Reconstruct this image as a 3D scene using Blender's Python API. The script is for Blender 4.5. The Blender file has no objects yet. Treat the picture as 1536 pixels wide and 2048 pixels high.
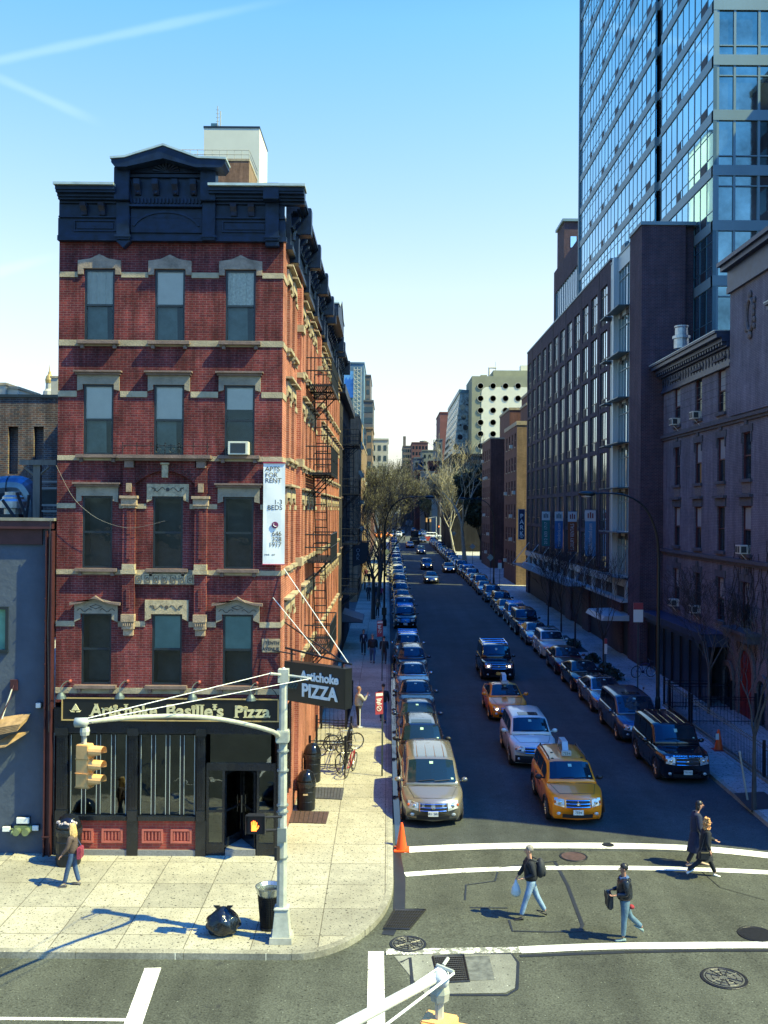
import bpy, bmesh, math, random
from math import sin, cos, pi, radians, atan2, sqrt
from mathutils import Vector, Matrix
random.seed(17)
SC = bpy.context.scene
COL = SC.collection

# ------------------------------------------------------------------ camera
FPX = 1948.0          # focal length in pixels of the 1536x2048 photograph
H = 10.3              # eye height above the street under the camera
SL = 0.0092           # the side street climbs gently away from the river
ROLL, PITCH = 0.0075, 0.006
PPX, PPY = 776.0, 1021.0 - 11.7
cam = bpy.data.cameras.new('camera')
cam.sensor_fit = 'VERTICAL'; cam.sensor_height = 36; cam.lens = 36*FPX/2048
cam.clip_start = 0.1; cam.clip_end = 6000
cam.shift_x = -(PPX-768)/2048.0
cam.shift_y = (PPY-1024)/2048.0
camo = bpy.data.objects.new('camera', cam); COL.objects.link(camo)
RM = Matrix.Rotation(pi/2+PITCH, 3, 'X') @ Matrix.Rotation(ROLL, 3, 'Z')
camo.matrix_world = Matrix.Translation((0, 0, H)) @ RM.to_4x4()
SC.camera = camo
def ray(x, y): return RM @ Vector(((x-PPX)/FPX, (PPY-y)/FPX, -1.0))
def W(x, y, Y):                       # point of the photograph at distance Y down the street
    d = ray(x, y); return Vector((0, 0, H)) + d*(Y/d.y)
def WX(x, y, X):                      # same, on the plane of a wall at X
    d = ray(x, y); return Vector((0, 0, H)) + d*(X/d.x)
def G(x, y, h=0.0):                   # same, on the ground
    d = ray(x, y); t = (h-H)/(d.z-SL*d.y); return Vector((0, 0, H)) + d*t
def gz(Y): return SL*Y

# ------------------------------------------------------------------ sky and sun
SUN_AZ, SUN_EL = radians(108), radians(51.5)     # azimuth clockwise from +Y
wd = bpy.data.worlds.new('World'); SC.world = wd; wd.use_nodes = True
nt = wd.node_tree; nt.nodes.clear(); N = nt.nodes.new; LK = nt.links.new
out = N('ShaderNodeOutputWorld'); bg = N('ShaderNodeBackground'); LK(bg.outputs[0], out.inputs[0])
sky = N('ShaderNodeTexSky'); sky.sky_type = 'NISHITA'; sky.sun_disc = False
sky.sun_elevation = SUN_EL; sky.sun_rotation = SUN_AZ; sky.air_density = 1.3; sky.dust_density = 2.2; sky.ozone_density = 2.5
tint = N('ShaderNodeMix'); tint.data_type = 'RGBA'; tint.blend_type = 'MULTIPLY'; tint.inputs[0].default_value = 1
tc = N('ShaderNodeTexCoord'); sx = N('ShaderNodeSeparateXYZ'); LK(tc.outputs['Generated'], sx.inputs[0])
rp = N('ShaderNodeValToRGB'); LK(sx.outputs[2], rp.inputs[0]); LK(sky.outputs[0], tint.inputs[6]); LK(rp.outputs[0], tint.inputs[7])
for i, (p, c) in enumerate(((0, (.98,1.0,1.1)), (.22,(1.0,.90,.86)), (.45,(.52,.87,.94)), (.62,(.07,.50,1.05)), (1.0,(.01,.35,1.35)))):
    e = rp.color_ramp.elements[i] if i < 2 else rp.color_ramp.elements.new(p)
    e.position = p; e.color = (*c, 1)
bk = N('ShaderNodeMapRange'); LK(sx.outputs[1], bk.inputs[0]); bk.inputs[1].default_value = -.5; bk.inputs[2].default_value = .15
bt = N('ShaderNodeMix'); bt.data_type = 'RGBA'; LK(bk.outputs[0], bt.inputs[0]); bt.inputs[6].default_value = (.50,.78,1.0,1); bt.inputs[7].default_value = (1,1,1,1)
t2 = N('ShaderNodeMix'); t2.data_type = 'RGBA'; t2.blend_type = 'MULTIPLY'; t2.inputs[0].default_value = 1; LK(tint.outputs[2], t2.inputs[6]); LK(bt.outputs[2], t2.inputs[7])
last = t2.outputs[2]
def contrail(a, b, w, k, last):
    A, Bv = ray(*a).normalized(), ray(*b).normalized()
    n = A.cross(Bv).normalized(); m = (A+Bv).normalized(); half = (A-Bv).length/2
    d = N('ShaderNodeVectorMath'); d.operation = 'DOT_PRODUCT'; LK(tc.outputs['Generated'], d.inputs[0]); d.inputs[1].default_value = n
    ab = N('ShaderNodeMath'); ab.operation = 'ABSOLUTE'; LK(d.outputs['Value'], ab.inputs[0])
    nz = N('ShaderNodeTexNoise'); nz.inputs['Scale'].default_value = 14; nz.inputs['Detail'].default_value = 6; LK(tc.outputs['Generated'], nz.inputs[0])
    wn = N('ShaderNodeMath'); wn.operation = 'MULTIPLY_ADD'; LK(nz.outputs[0], wn.inputs[0]); wn.inputs[1].default_value = -w*1.1; LK(ab.outputs[0], wn.inputs[2])
    mr = N('ShaderNodeMapRange'); mr.interpolation_type = 'SMOOTHERSTEP'; LK(wn.outputs[0], mr.inputs[0]); mr.inputs[1].default_value = -w*.6; mr.inputs[2].default_value = w*0.8; mr.inputs[3].default_value = k; mr.inputs[4].default_value = 0
    e = N('ShaderNodeVectorMath'); e.operation = 'DISTANCE'; LK(tc.outputs['Generated'], e.inputs[0]); e.inputs[1].default_value = m
    m2 = N('ShaderNodeMapRange'); m2.interpolation_type = 'SMOOTHSTEP'; LK(e.outputs['Value'], m2.inputs[0]); m2.inputs[1].default_value = half*.35; m2.inputs[2].default_value = half*1.15; m2.inputs[3].default_value = 1; m2.inputs[4].default_value = 0
    mu = N('ShaderNodeMath'); mu.operation = 'MULTIPLY'; LK(mr.outputs[0], mu.inputs[0]); LK(m2.outputs[0], mu.inputs[1])
    mx = N('ShaderNodeMix'); mx.data_type = 'RGBA'; LK(mu.outputs[0], mx.inputs[0]); LK(last, mx.inputs[6]); mx.inputs[7].default_value = (5.5, 6.3, 7.0, 1)
    return mx.outputs[2]
last = contrail((-330, 190), (590, -5), .005, .085, last)
last = contrail((-60, 130), (200, 246), .005, .07, last)
last = contrail((-120, 575), (120, 510), .006, .07, last)
LK(last, bg.inputs[0]); bg.inputs[1].default_value = 0.15
sl = bpy.data.lights.new('sun', 'SUN'); sl.energy = 4.8; sl.angle = radians(0.5); sl.color = (1.0, 0.93, 0.40)
so = bpy.data.objects.new('sun', sl); COL.objects.link(so)
SUND = Vector((sin(SUN_AZ)*cos(SUN_EL), cos(SUN_AZ)*cos(SUN_EL), sin(SUN_EL)))
so.rotation_euler = SUND.to_track_quat('Z', 'Y').to_euler(); so.location = (60, -30, 90)
vs = SC.view_settings; vs.view_transform = 'Standard'; vs.look = 'None'; vs.exposure = 1.15; vs.gamma = 1
SC.render.engine = 'CYCLES'
SC.cycles.max_bounces = 5; SC.cycles.diffuse_bounces = 2; SC.cycles.glossy_bounces = 3; SC.cycles.transmission_bounces = 3; SC.cycles.transparent_max_bounces = 8
SC.cycles.caustics_reflective = False; SC.cycles.caustics_refractive = False; SC.cycles.sample_clamp_indirect = 6

# ------------------------------------------------------------------ materials
MATS = {}
def M(name, col=(.5, .5, .5), rough=.6, metal=0, var=0.12, vs=3.0, bump=0, bs=30, coat=0, emit=0, spec=.5, streak=0):
    if name in MATS: return MATS[name]
    m = bpy.data.materials.new(name); MATS[name] = m; m.use_nodes = True
    t = m.node_tree; p = t.nodes['Principled BSDF']; n = t.nodes.new; l = t.links.new
    p.inputs['Base Color'].default_value = (*col, 1); p.inputs['Roughness'].default_value = rough; p.inputs['Metallic'].default_value = metal
    p.inputs['Specular IOR Level'].default_value = spec
    if coat: p.inputs['Coat Weight'].default_value = coat; p.inputs['Coat Roughness'].default_value = .03
    if emit: p.inputs['Emission Color'].default_value = (*col, 1); p.inputs['Emission Strength'].default_value = emit
    if var or bump:
        g = n('ShaderNodeNewGeometry')
        z = n('ShaderNodeTexNoise'); z.inputs['Scale'].default_value = vs; z.inputs['Detail'].default_value = 5; z.inputs['Roughness'].default_value = .65
        mp = n('ShaderNodeMapping'); l(g.outputs['Position'], mp.inputs[0])
        if streak: mp.inputs['Scale'].default_value = (1, 1, .12)
        l(mp.outputs[0], z.inputs[0])
        mr = n('ShaderNodeMapRange'); l(z.outputs[0], mr.inputs[0]); mr.inputs[1].default_value = .3; mr.inputs[2].default_value = .7
        mr.inputs[3].default_value = 1-var; mr.inputs[4].default_value = 1+var
        mx = n('ShaderNodeMix'); mx.data_type = 'RGBA'; mx.blend_type = 'MULTIPLY'; mx.inputs[0].default_value = 1
        mx.inputs[6].default_value = (*col, 1); l(mr.outputs[0], mx.inputs[7]); l(mx.outputs[2], p.inputs['Base Color'])
        if bump:
            z2 = n('ShaderNodeTexNoise'); z2.inputs['Scale'].default_value = bs; z2.inputs['Detail'].default_value = 3; l(g.outputs['Position'], z2.inputs[0])
            b = n('ShaderNodeBump'); b.inputs['Strength'].default_value = bump; b.inputs['Distance'].default_value = .02; l(z2.outputs[0], b.inputs['Height']); l(b.outputs[0], p.inputs['Normal'])
    return m
def BR(name, c1, c2, mortar, bw=.21, rh=.073, ms=.010, var=.3, bump=.4, off=.5):
    """brickwork in world coordinates, running along whichever way the wall faces"""
    if name in MATS: return MATS[name]
    m = bpy.data.materials.new(name); MATS[name] = m; m.use_nodes = True
    t = m.node_tree; p = t.nodes['Principled BSDF']; n = t.nodes.new; l = t.links.new
    p.inputs['Roughness'].default_value = .85; p.inputs['Specular IOR Level'].default_value = .2
    g = n('ShaderNodeNewGeometry'); s = n('ShaderNodeSeparateXYZ'); l(g.outputs['Position'], s.inputs[0])
    a = n('ShaderNodeMath'); l(s.outputs[0], a.inputs[0]); l(s.outputs[1], a.inputs[1])
    c = n('ShaderNodeCombineXYZ'); l(a.outputs[0], c.inputs[0]); l(s.outputs[2], c.inputs[1])
    b = n('ShaderNodeTexBrick'); l(c.outputs[0], b.inputs[0]); b.offset = off
    b.inputs['Scale'].default_value = 1; b.inputs['Brick Width'].default_value = bw; b.inputs['Row Height'].default_value = rh
    b.inputs['Mortar Size'].default_value = ms; b.inputs['Mortar Smooth'].default_value = .2
    b.inputs['Color1'].default_value = (*c1, 1); b.inputs['Color2'].default_value = (*c2, 1); b.inputs['Mortar'].default_value = (*mortar, 1)
    z = n('ShaderNodeTexNoise'); z.inputs['Scale'].default_value = .9; z.inputs['Detail'].default_value = 6; z.inputs['Roughness'].default_value = .7; l(g.outputs['Position'], z.inputs[0])
    mr = n('ShaderNodeMapRange'); l(z.outputs[0], mr.inputs[0]); mr.inputs[1].default_value = .3; mr.inputs[2].default_value = .7; mr.inputs[3].default_value = 1-var; mr.inputs[4].default_value = 1+var
    mx = n('ShaderNodeMix'); mx.data_type = 'RGBA'; mx.blend_type = 'MULTIPLY'; mx.inputs[0].default_value = 1
    l(b.outputs[0], mx.inputs[6]); l(mr.outputs[0], mx.inputs[7])
    mp = n('ShaderNodeMapping'); mp.inputs['Scale'].default_value = (1.3, 1.3, .16); l(g.outputs['Position'], mp.inputs[0])
    z3 = n('ShaderNodeTexNoise'); z3.inputs['Scale'].default_value = 1.6; z3.inputs['Detail'].default_value = 7; z3.inputs['Roughness'].default_value = .75; l(mp.outputs[0], z3.inputs[0])
    m3 = n('ShaderNodeMapRange'); l(z3.outputs[0], m3.inputs[0]); m3.inputs[1].default_value = .42; m3.inputs[2].default_value = .62; m3.inputs[3].default_value = 1-var*1.1; m3.inputs[4].default_value = 1.08
    x3 = n('ShaderNodeMix'); x3.data_type = 'RGBA'; x3.blend_type = 'MULTIPLY'; x3.inputs[0].default_value = 1; l(mx.outputs[2], x3.inputs[6]); l(m3.outputs[0], x3.inputs[7]); l(x3.outputs[2], p.inputs['Base Color'])
    bm = n('ShaderNodeBump'); bm.invert = True; bm.inputs['Strength'].default_value = bump; bm.inputs['Distance'].default_value = .01; l(b.outputs['Fac'], bm.inputs['Height']); l(bm.outputs[0], p.inputs['Normal'])
    return m

# ------------------------------------------------------------------ mesh builder
ORG = {}
class B:
    def __init__(s): s.v = []; s.f = []; s.mi = []; s.m = 0; s.smooth = False; s.sm = []
    def add(s, vs, fs):
        o = len(s.v); s.v += [tuple(v) for v in vs]
        for f in fs: s.f.append([o+i for i in f]); s.mi.append(s.m); s.sm.append(s.smooth)
        return s
    def box(s, x0, y0, z0, x1, y1, z1):
        return s.add([(x0,y0,z0),(x1,y0,z0),(x1,y1,z0),(x0,y1,z0),(x0,y0,z1),(x1,y0,z1),(x1,y1,z1),(x0,y1,z1)],
                     [(3,2,1,0),(4,5,6,7),(0,1,5,4),(1,2,6,5),(2,3,7,6),(3,0,4,7)])
    def pbox(s, P, u0, u1, v0, v1, d0, d1):
        c = [P(u,v,d) for d in (d0, d1) for u, v in ((u0,v0),(u1,v0),(u1,v1),(u0,v1))]
        return s.add(c, [(0,1,2,3),(7,6,5,4),(0,4,5,1),(1,5,6,2),(2,6,7,3),(3,7,4,0)])
    def quad(s, a, b, c, d): return s.add([a,b,c,d], [(0,1,2,3)])
    def pprism(s, P, pts, d0, d1):                 # polygon in wall coords pushed from d0 to d1
        n = len(pts); c = [P(u,v,d0) for u, v in pts]+[P(u,v,d1) for u, v in pts]
        return s.add(c, [tuple(range(n)), tuple(range(2*n-1, n-1, -1))]+[(i,(i+1)%n,n+(i+1)%n,n+i) for i in range(n)])
    def rings(s, R, caps=True, closed=True):
        n = len(R[0]); c = [p for r in R for p in r]; f = []
        for k in range(len(R)-1):
            for i in range(n if closed else n-1):
                f.append((k*n+i, k*n+(i+1)%n, (k+1)*n+(i+1)%n, (k+1)*n+i))
        if caps: f += [tuple(range(n-1,-1,-1)), tuple(range((len(R)-1)*n, len(R)*n))]
        return s.add(c, f)
    def tube(s, pts, r, n=6, caps=True):
        pts = [Vector(p) for p in pts]; R = []; up = None
        for i, p in enumerate(pts):
            t = (pts[min(i+1, len(pts)-1)]-pts[max(i-1, 0)])
            t = t.normalized() if t.length > 1e-9 else Vector((0,0,1))
            if up is None: up = Vector((0,0,1)) if abs(t.z) < .9 else Vector((1,0,0))
            a = t.cross(up); a = a.normalized() if a.length > 1e-6 else Vector((1,0,0)); b = t.cross(a).normalized(); up = -b if b.length else up
            rr = r[i] if isinstance(r, (list, tuple)) else r
            R.append([p+a*cos(2*pi*k/n)*rr+b*sin(2*pi*k/n)*rr for k in range(n)])
        return s.rings(R, caps)
    def cyl(s, a, b, r0, r1=None, n=12): return s.tube([a, b], [r0, r0 if r1 is None else r1], n)
    def lathe(s, prof, c=(0,0,0), n=20, ax='z', a0=0):
        R = []
        for r, z in prof:
            ring = []
            for k in range(n):
                t = 2*pi*k/n+a0; x, y = r*cos(t), r*sin(t)
                if ax == 'z': q = (c[0]+x, c[1]+y, c[2]+z)
                elif ax == 'x': q = (c[0]+z, c[1]+x, c[2]+y)
                else: q = (c[0]+x, c[1]+z, c[2]+y)
                ring.append(q)
            R.append(ring)
        return s.rings(R)
    def ell(s, c, rx, ry, rz, n=12, m=8):
        pr = []
        for k in range(m+1):
            t = -pi/2+pi*k/m; pr.append((max(cos(t), .001), sin(t)))
        R = [[(c[0]+rx*r*cos(2*pi*i/n), c[1]+ry*r*sin(2*pi*i/n), c[2]+rz*z) for i in range(n)] for r, z in pr]
        return s.rings(R)
    def build(s, name, mats, parent=None, bevel=0, keep=False, M4=None):
        if not isinstance(mats, (list, tuple)): mats = [mats]
        me = bpy.data.meshes.new(name)
        o0 = ORG.get(parent.name, (0,0,0)) if parent else (0,0,0)
        vs = s.v
        if M4 is not None: vs = [tuple(M4 @ Vector(v)) for v in vs]
        if o0 != (0,0,0): vs = [(a-o0[0], b-o0[1], c-o0[2]) for a, b, c in vs]
        me.from_pydata(vs, [], s.f)
        for m in mats: me.materials.append(m)
        for p, mi, sm in zip(me.polygons, s.mi, s.sm): p.material_index = mi; p.use_smooth = sm
        bm = bmesh.new(); bm.from_mesh(me)
        if not keep: bmesh.ops.recalc_face_normals(bm, faces=bm.faces)
        if bevel:
            bmesh.ops.bevel(bm, geom=[e for e in bm.edges if len(e.link_faces) == 2 and e.calc_face_angle(0) > .5], offset=bevel, segments=2, affect='EDGES', clamp_overlap=True)
        bm.to_mesh(me); bm.free()
        o = bpy.data.objects.new(name, me); COL.objects.link(o)
        if parent: o.parent = parent; ORG[o.name] = o0
        return o
def wall(b, P, u0, u1, v0, v1, holes, depth=.25):
    """a wall face with real openings and reveals"""
    us = sorted({round(x, 4) for x in [u0, u1]+[h[0] for h in holes]+[h[1] for h in holes] if u0-1e-6 <= x <= u1+1e-6})
    vv = sorted({round(x, 4) for x in [v0, v1]+[h[2] for h in holes]+[h[3] for h in holes] if v0-1e-6 <= x <= v1+1e-6})
    for i in range(len(us)-1):
        run = None
        for j in range(len(vv)-1):
            cu, cv = (us[i]+us[i+1])/2, (vv[j]+vv[j+1])/2
            inh = any(h[0] < cu < h[1] and h[2] < cv < h[3] for h in holes)
            if inh:
                if run is not None: b.quad(P(us[i],run,0),P(us[i+1],run,0),P(us[i+1],vv[j],0),P(us[i],vv[j],0)); run = None
            elif run is None: run = vv[j]
        if run is not None: b.quad(P(us[i],run,0),P(us[i+1],run,0),P(us[i+1],vv[-1],0),P(us[i],vv[-1],0))
    for a, c, d, e in [h[:4] for h in holes]:
        b.quad(P(a,d,0),P(a,d,depth),P(a,e,depth),P(a,e,0)); b.quad(P(c,d,0),P(c,e,0),P(c,e,depth),P(c,d,depth))
        b.quad(P(a,d,0),P(c,d,0),P(c,d,depth),P(a,d,depth)); b.quad(P(a,e,0),P(a,e,depth),P(c,e,depth),P(c,e,0))
def thing(name, label, cat, loc=(0,0,0), group=None, rz=0, local=False):
    o = bpy.data.objects.new(name, None); COL.objects.link(o); o.location = loc; o.rotation_euler = (0,0,rz); o.empty_display_size = .3
    o['label'] = label; o['category'] = cat
    if group: o['group'] = group
    ORG[o.name] = (0,0,0) if local else tuple(loc)
    return o
def tag(o, label, cat, group=None):
    o['label'] = label; o['category'] = cat
    if group: o['group'] = group
    return o
def rebase(o):                        # move the origin of a single-mesh thing to its base
    vs = [v.co for v in o.data.vertices]
    c = Vector(((min(v.x for v in vs)+max(v.x for v in vs))/2, (min(v.y for v in vs)+max(v.y for v in vs))/2, min(v.z for v in vs)))
    o.data.transform(Matrix.Translation(-c)); o.location = c; return o
def struct(o): o['kind'] = 'structure'; return o
def copy_tree(o, parent=None):
    c = o.copy(); COL.objects.link(c); c.parent = parent
    for ch in o.children: copy_tree(ch, c)
    return c
def text(name, s, size, mat, parent, M4, ext=.01, ax='CENTER', bold=0, sx=1.0, space=1.0):
    cu = bpy.data.curves.new(name, 'FONT'); cu.body = s; cu.size = size; cu.extrude = ext; cu.align_x = ax; cu.align_y = 'CENTER'
    cu.offset = bold; cu.space_line = space; cu.resolution_u = 3
    o = bpy.data.objects.new(name, cu); COL.objects.link(o)
    bpy.context.view_layer.update()
    me = bpy.data.meshes.new_from_object(o.evaluated_get(bpy.context.evaluated_depsgraph_get()))
    bpy.data.objects.remove(o); me.name = name
    me.transform(M4 @ Matrix.Diagonal((sx,1,1,1)))
    if parent is not None:
        q = ORG.get(parent.name, (0,0,0)); me.transform(Matrix.Translation((-q[0],-q[1],-q[2])))
    me.materials.clear(); me.materials.append(mat)
    o = bpy.data.objects.new(name, me); COL.objects.link(o)
    if parent is not None: o.parent = parent; ORG[o.name] = ORG.get(parent.name, (0,0,0))
    return o
def MF(c, yaw=0):      # text frame facing -Y (towards the camera) at c, turned by yaw
    return Matrix.Translation(c) @ Matrix.Rotation(yaw, 4, 'Z') @ Matrix.Rotation(pi/2, 4, 'X')
# ------------------------------------------------------------------ ground, roads, pavements
def ground_mat(name, col, speck, sc=40, joints=None, spots=0, rough=.85, patch=.15, wear=None):
    m = bpy.data.materials.new(name); MATS[name] = m; m.use_nodes = True
    t = m.node_tree; p = t.nodes['Principled BSDF']; n = t.nodes.new; l = t.links.new
    p.inputs['Roughness'].default_value = rough; p.inputs['Specular IOR Level'].default_value = .3
    g = n('ShaderNodeNewGeometry'); pos = g.outputs['Position']
    def mul(a, fac, lo, hi, f0=.3, f1=.7):
        mr = n('ShaderNodeMapRange'); l(fac, mr.inputs[0]); mr.inputs[1].default_value = f0; mr.inputs[2].default_value = f1; mr.inputs[3].default_value = lo; mr.inputs[4].default_value = hi
        mx = n('ShaderNodeMix'); mx.data_type = 'RGBA'; mx.blend_type = 'MULTIPLY'; mx.inputs[0].default_value = 1
        if isinstance(a, tuple): mx.inputs[6].default_value = (*a, 1)
        else: l(a, mx.inputs[6])
        l(mr.outputs[0], mx.inputs[7]); return mx.outputs[2]
    def noise(s, d=4, r=.6):
        z = n('ShaderNodeTexNoise'); z.inputs['Scale'].default_value = s; z.inputs['Detail'].default_value = d; z.inputs['Roughness'].default_value = r; l(pos, z.inputs[0]); return z.outputs[0]
    c = mul(col, noise(sc, 2, .8), 1-speck, 1+speck)
    c = mul(c, noise(.35, 6, .65), 1-patch, 1+patch)
    c = mul(c, noise(2.6, 6, .7), 1-patch*.6, 1+patch*.6)
    if joints:
        b = n('ShaderNodeTexBrick'); b.offset = 0; l(pos, b.inputs[0]); b.inputs['Scale'].default_value = 1; b.inputs['Brick Width'].default_value = joints; b.inputs['Row Height'].default_value = joints
        b.inputs['Mortar Size'].default_value = .012; b.inputs['Color1'].default_value = (.82,.82,.82,1); b.inputs['Color2'].default_value = (1.12,1.1,1.06,1); b.inputs['Mortar'].default_value = (.35,.33,.3,1)
        mx = n('ShaderNodeMix'); mx.data_type = 'RGBA'; mx.blend_type = 'MULTIPLY'; mx.inputs[0].default_value = 1; l(c, mx.inputs[6]); l(b.outputs[0], mx.inputs[7]); c = mx.outputs[2]
    if spots:
        for s_, th in ((spots, .10), (spots*.37, .055), (spots*2.1,.12)):
            v = n('ShaderNodeTexVoronoi'); v.inputs['Scale'].default_value = s_; l(pos, v.inputs[0]); v.voronoi_dimensions = '2D'
            c = mul(c, v.outputs['Distance'], .25, 1, th*.75, th)
    if not joints and not spots:                      # pale aggregate and litter flecks
        v = n('ShaderNodeTexVoronoi'); v.inputs['Scale'].default_value = 1.9; l(pos, v.inputs[0]); v.voronoi_dimensions = '2D'
        c = mul(c, v.outputs['Distance'], 3.2, 1, .018, .024)
        v = n('ShaderNodeTexVoronoi'); v.inputs['Scale'].default_value = 2.7; l(pos, v.inputs[0]); v.voronoi_dimensions = '2D'
        c = mul(c, v.outputs['Distance'], .45, 1, .05, .075)
        z = n('ShaderNodeMapping'); z.inputs['Scale'].default_value = (.9, .05, 1); l(pos, z.inputs[0]); w = n('ShaderNodeTexNoise'); w.inputs['Scale'].default_value = 1; w.inputs['Detail'].default_value = 5; l(z.outputs[0], w.inputs[0]); c = mul(c, w.outputs[0], .8, 1.15, .35, .65)
    if wear:                                          # stains, or patches where paint has worn off
        mr = n('ShaderNodeMapRange'); l(noise(wear[0], 8, .8), mr.inputs[0]); mr.inputs[1].default_value = wear[1]; mr.inputs[2].default_value = wear[1]+wear[2]; mr.inputs[3].default_value = 0; mr.inputs[4].default_value = wear[4]
        mx = n('ShaderNodeMix'); mx.data_type = 'RGBA'; l(mr.outputs[0], mx.inputs[0]); l(c, mx.inputs[6]); mx.inputs[7].default_value = (*wear[3], 1); c = mx.outputs[2]
    l(c, p.inputs['Base Color'])
    b = n('ShaderNodeBump'); b.inputs['Strength'].default_value = .35; b.inputs['Distance'].default_value = .01; l(noise(sc*1.5, 2), b.inputs['Height']); l(b.outputs[0], p.inputs['Normal'])
    return m
asph = ground_mat('asphalt', (.066,.072,.056), .5, 22, patch=.24, wear=(1.7,.60,.06,(.025,.027,.028),.7))
asph2 = ground_mat('street_asphalt', (.048,.056,.054), .4, 22, patch=.25, wear=(1.1,.60,.08,(.022,.025,.03),.7))
conc = ground_mat('pavement_concrete', (.35,.335,.265), .16, 60, joints=1.52, spots=4.6, patch=.24, wear=(2.2,.59,.10,(.20,.19,.155),.6))
conc2 = ground_mat('far_pavement', (.36,.36,.33), .12, 60, joints=1.52, spots=2.5, patch=.2)
kerbm = ground_mat('kerb_stone', (.25,.24,.19), .3, 20, patch=.35)
earth = ground_mat('city_ground', (.10,.10,.09), .3, 8)
whitep = ground_mat('road_paint', (.74,.74,.66), .14, 60, patch=.12, wear=(6.5,.585,.03,(.12,.125,.11),.85))
patchm = ground_mat('concrete_patch', (.19,.195,.165), .25, 30, patch=.25)
sealm = M('crack_sealant', (.018,.02,.024), .5, var=.2)
def sheet(name, pts, h, mat, kind=True):
    b = B(); b.add([(x, y, gz(y)+h) for x, y in pts], [tuple(range(len(pts)))]); o = b.build(name, mat, keep=True)
    if o.data.polygons[0].normal.z < 0: o.data.flip_normals()
    return struct(o) if kind else o
# the ground: one sheet out to the horizon
sheet('ground', [(-1500,-400),(1500,-400),(1500,3500),(-1500,3500)], -.03, earth)
KX0, KX1 = .22, 12.2            # kerbs of the side street
KY = 21.9                       # kerb of the avenue
sheet('avenue_road', [(-120,-60),(140,-60),(140,KY+7),(-120,KY+7)], -.008, asph)
sheet('street_road', [(KX0-.02,KY+7),(KX1+.6,KY+7),(KX1+.6,1500),(KX0-.02,1500)], -.006, asph2)
sheet('cross_avenue_road', [(-160,262),(160,262),(160,284),(-160,284)], -.002, asph)
# left pavement with the rounded corner and a stone kerb
def arc(cx, cy, rx, ry, a0, a1, n=14): return [(cx+rx*cos(a0+(a1-a0)*k/n), cy+ry*sin(a0+(a1-a0)*k/n)) for k in range(n+1)]
edge = [(-70, KY+.0)]+arc(KX0-2.3, KY+4.3, 2.3, 4.3, -pi/2, 0)+[(KX0, 262)]
KH = .15
def pavement(name, edge, inner, mat):
    ins = []
    n = len(edge)
    for i, (x, y) in enumerate(edge):
        a = Vector(edge[max(i-1,0)]); b_ = Vector(edge[min(i+1,n-1)]); t = (b_-a).normalized(); nrm = Vector((-t.y, t.x))
        ins.append((x+nrm.x*.16, y+nrm.y*.16))
    b = B(); b.add([(x,y,gz(y)+KH) for x, y in ins+inner], [tuple(range(n+len(inner)))]); o = b.build(name, mat, keep=True)
    if o.data.polygons[0].normal.z < 0: o.data.flip_normals()
    struct(o)
    k = B()
    for i in range(n-1):
        (x0,y0),(x1,y1) = edge[i], edge[i+1]; (a0,b0),(a1,b1) = ins[i], ins[i+1]
        L = max(1, int(math.hypot(x1-x0, y1-y0)/2.4))
        for q in range(L):
            s0, s1 = q/L, (q+1)/L-(.010/math.hypot(x1-x0,y1-y0) if L > 1 else 0)
            def L2(p, r, s): return (p[0]+(r[0]-p[0])*s, p[1]+(r[1]-p[1])*s)
            e0, e1, f0, f1 = L2((x0,y0),(x1,y1),s0), L2((x0,y0),(x1,y1),s1), L2((a0,b0),(a1,b1),s0), L2((a0,b0),(a1,b1),s1)
            z = lambda p, h: (p[0], p[1], gz(p[1])+h)
            k.add([z(e0,-.05),z(e1,-.05),z(f1,-.05),z(f0,-.05),z(e0,KH-.012),z(e1,KH-.012),z(f1,KH+.006),z(f0,KH+.006)],
                  [(0,1,2,3),(4,5,6,7),(0,1,5,4),(1,2,6,5),(2,3,7,6),(3,0,4,7)])
    struct(k.build('kerb', kerbm))
pavement('corner_pavement', edge, [(-3.0,262),(-3.0,70),(-70,70)], conc)
edge2 = [(KX1, 262),(KX1, 26)]+arc(KX1+4, 26, 4, 4, pi, 1.5*pi)+[(80, 22)]
pavement('street_pavement', edge2, [(80,60),(40,60),(17.0,262)], conc2)
edge3 = [(-70,284.2),(KX0,284.2),(KX0,900)]
struct(sheet('far_pavement', [(-60,284),(KX0,284),(KX0,1200),(-60,1200)], .1, conc2))
struct(sheet('far_pavement', [(60,284),(KX1,284),(KX1,1200),(60,1200)], .1, conc2))
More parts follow.
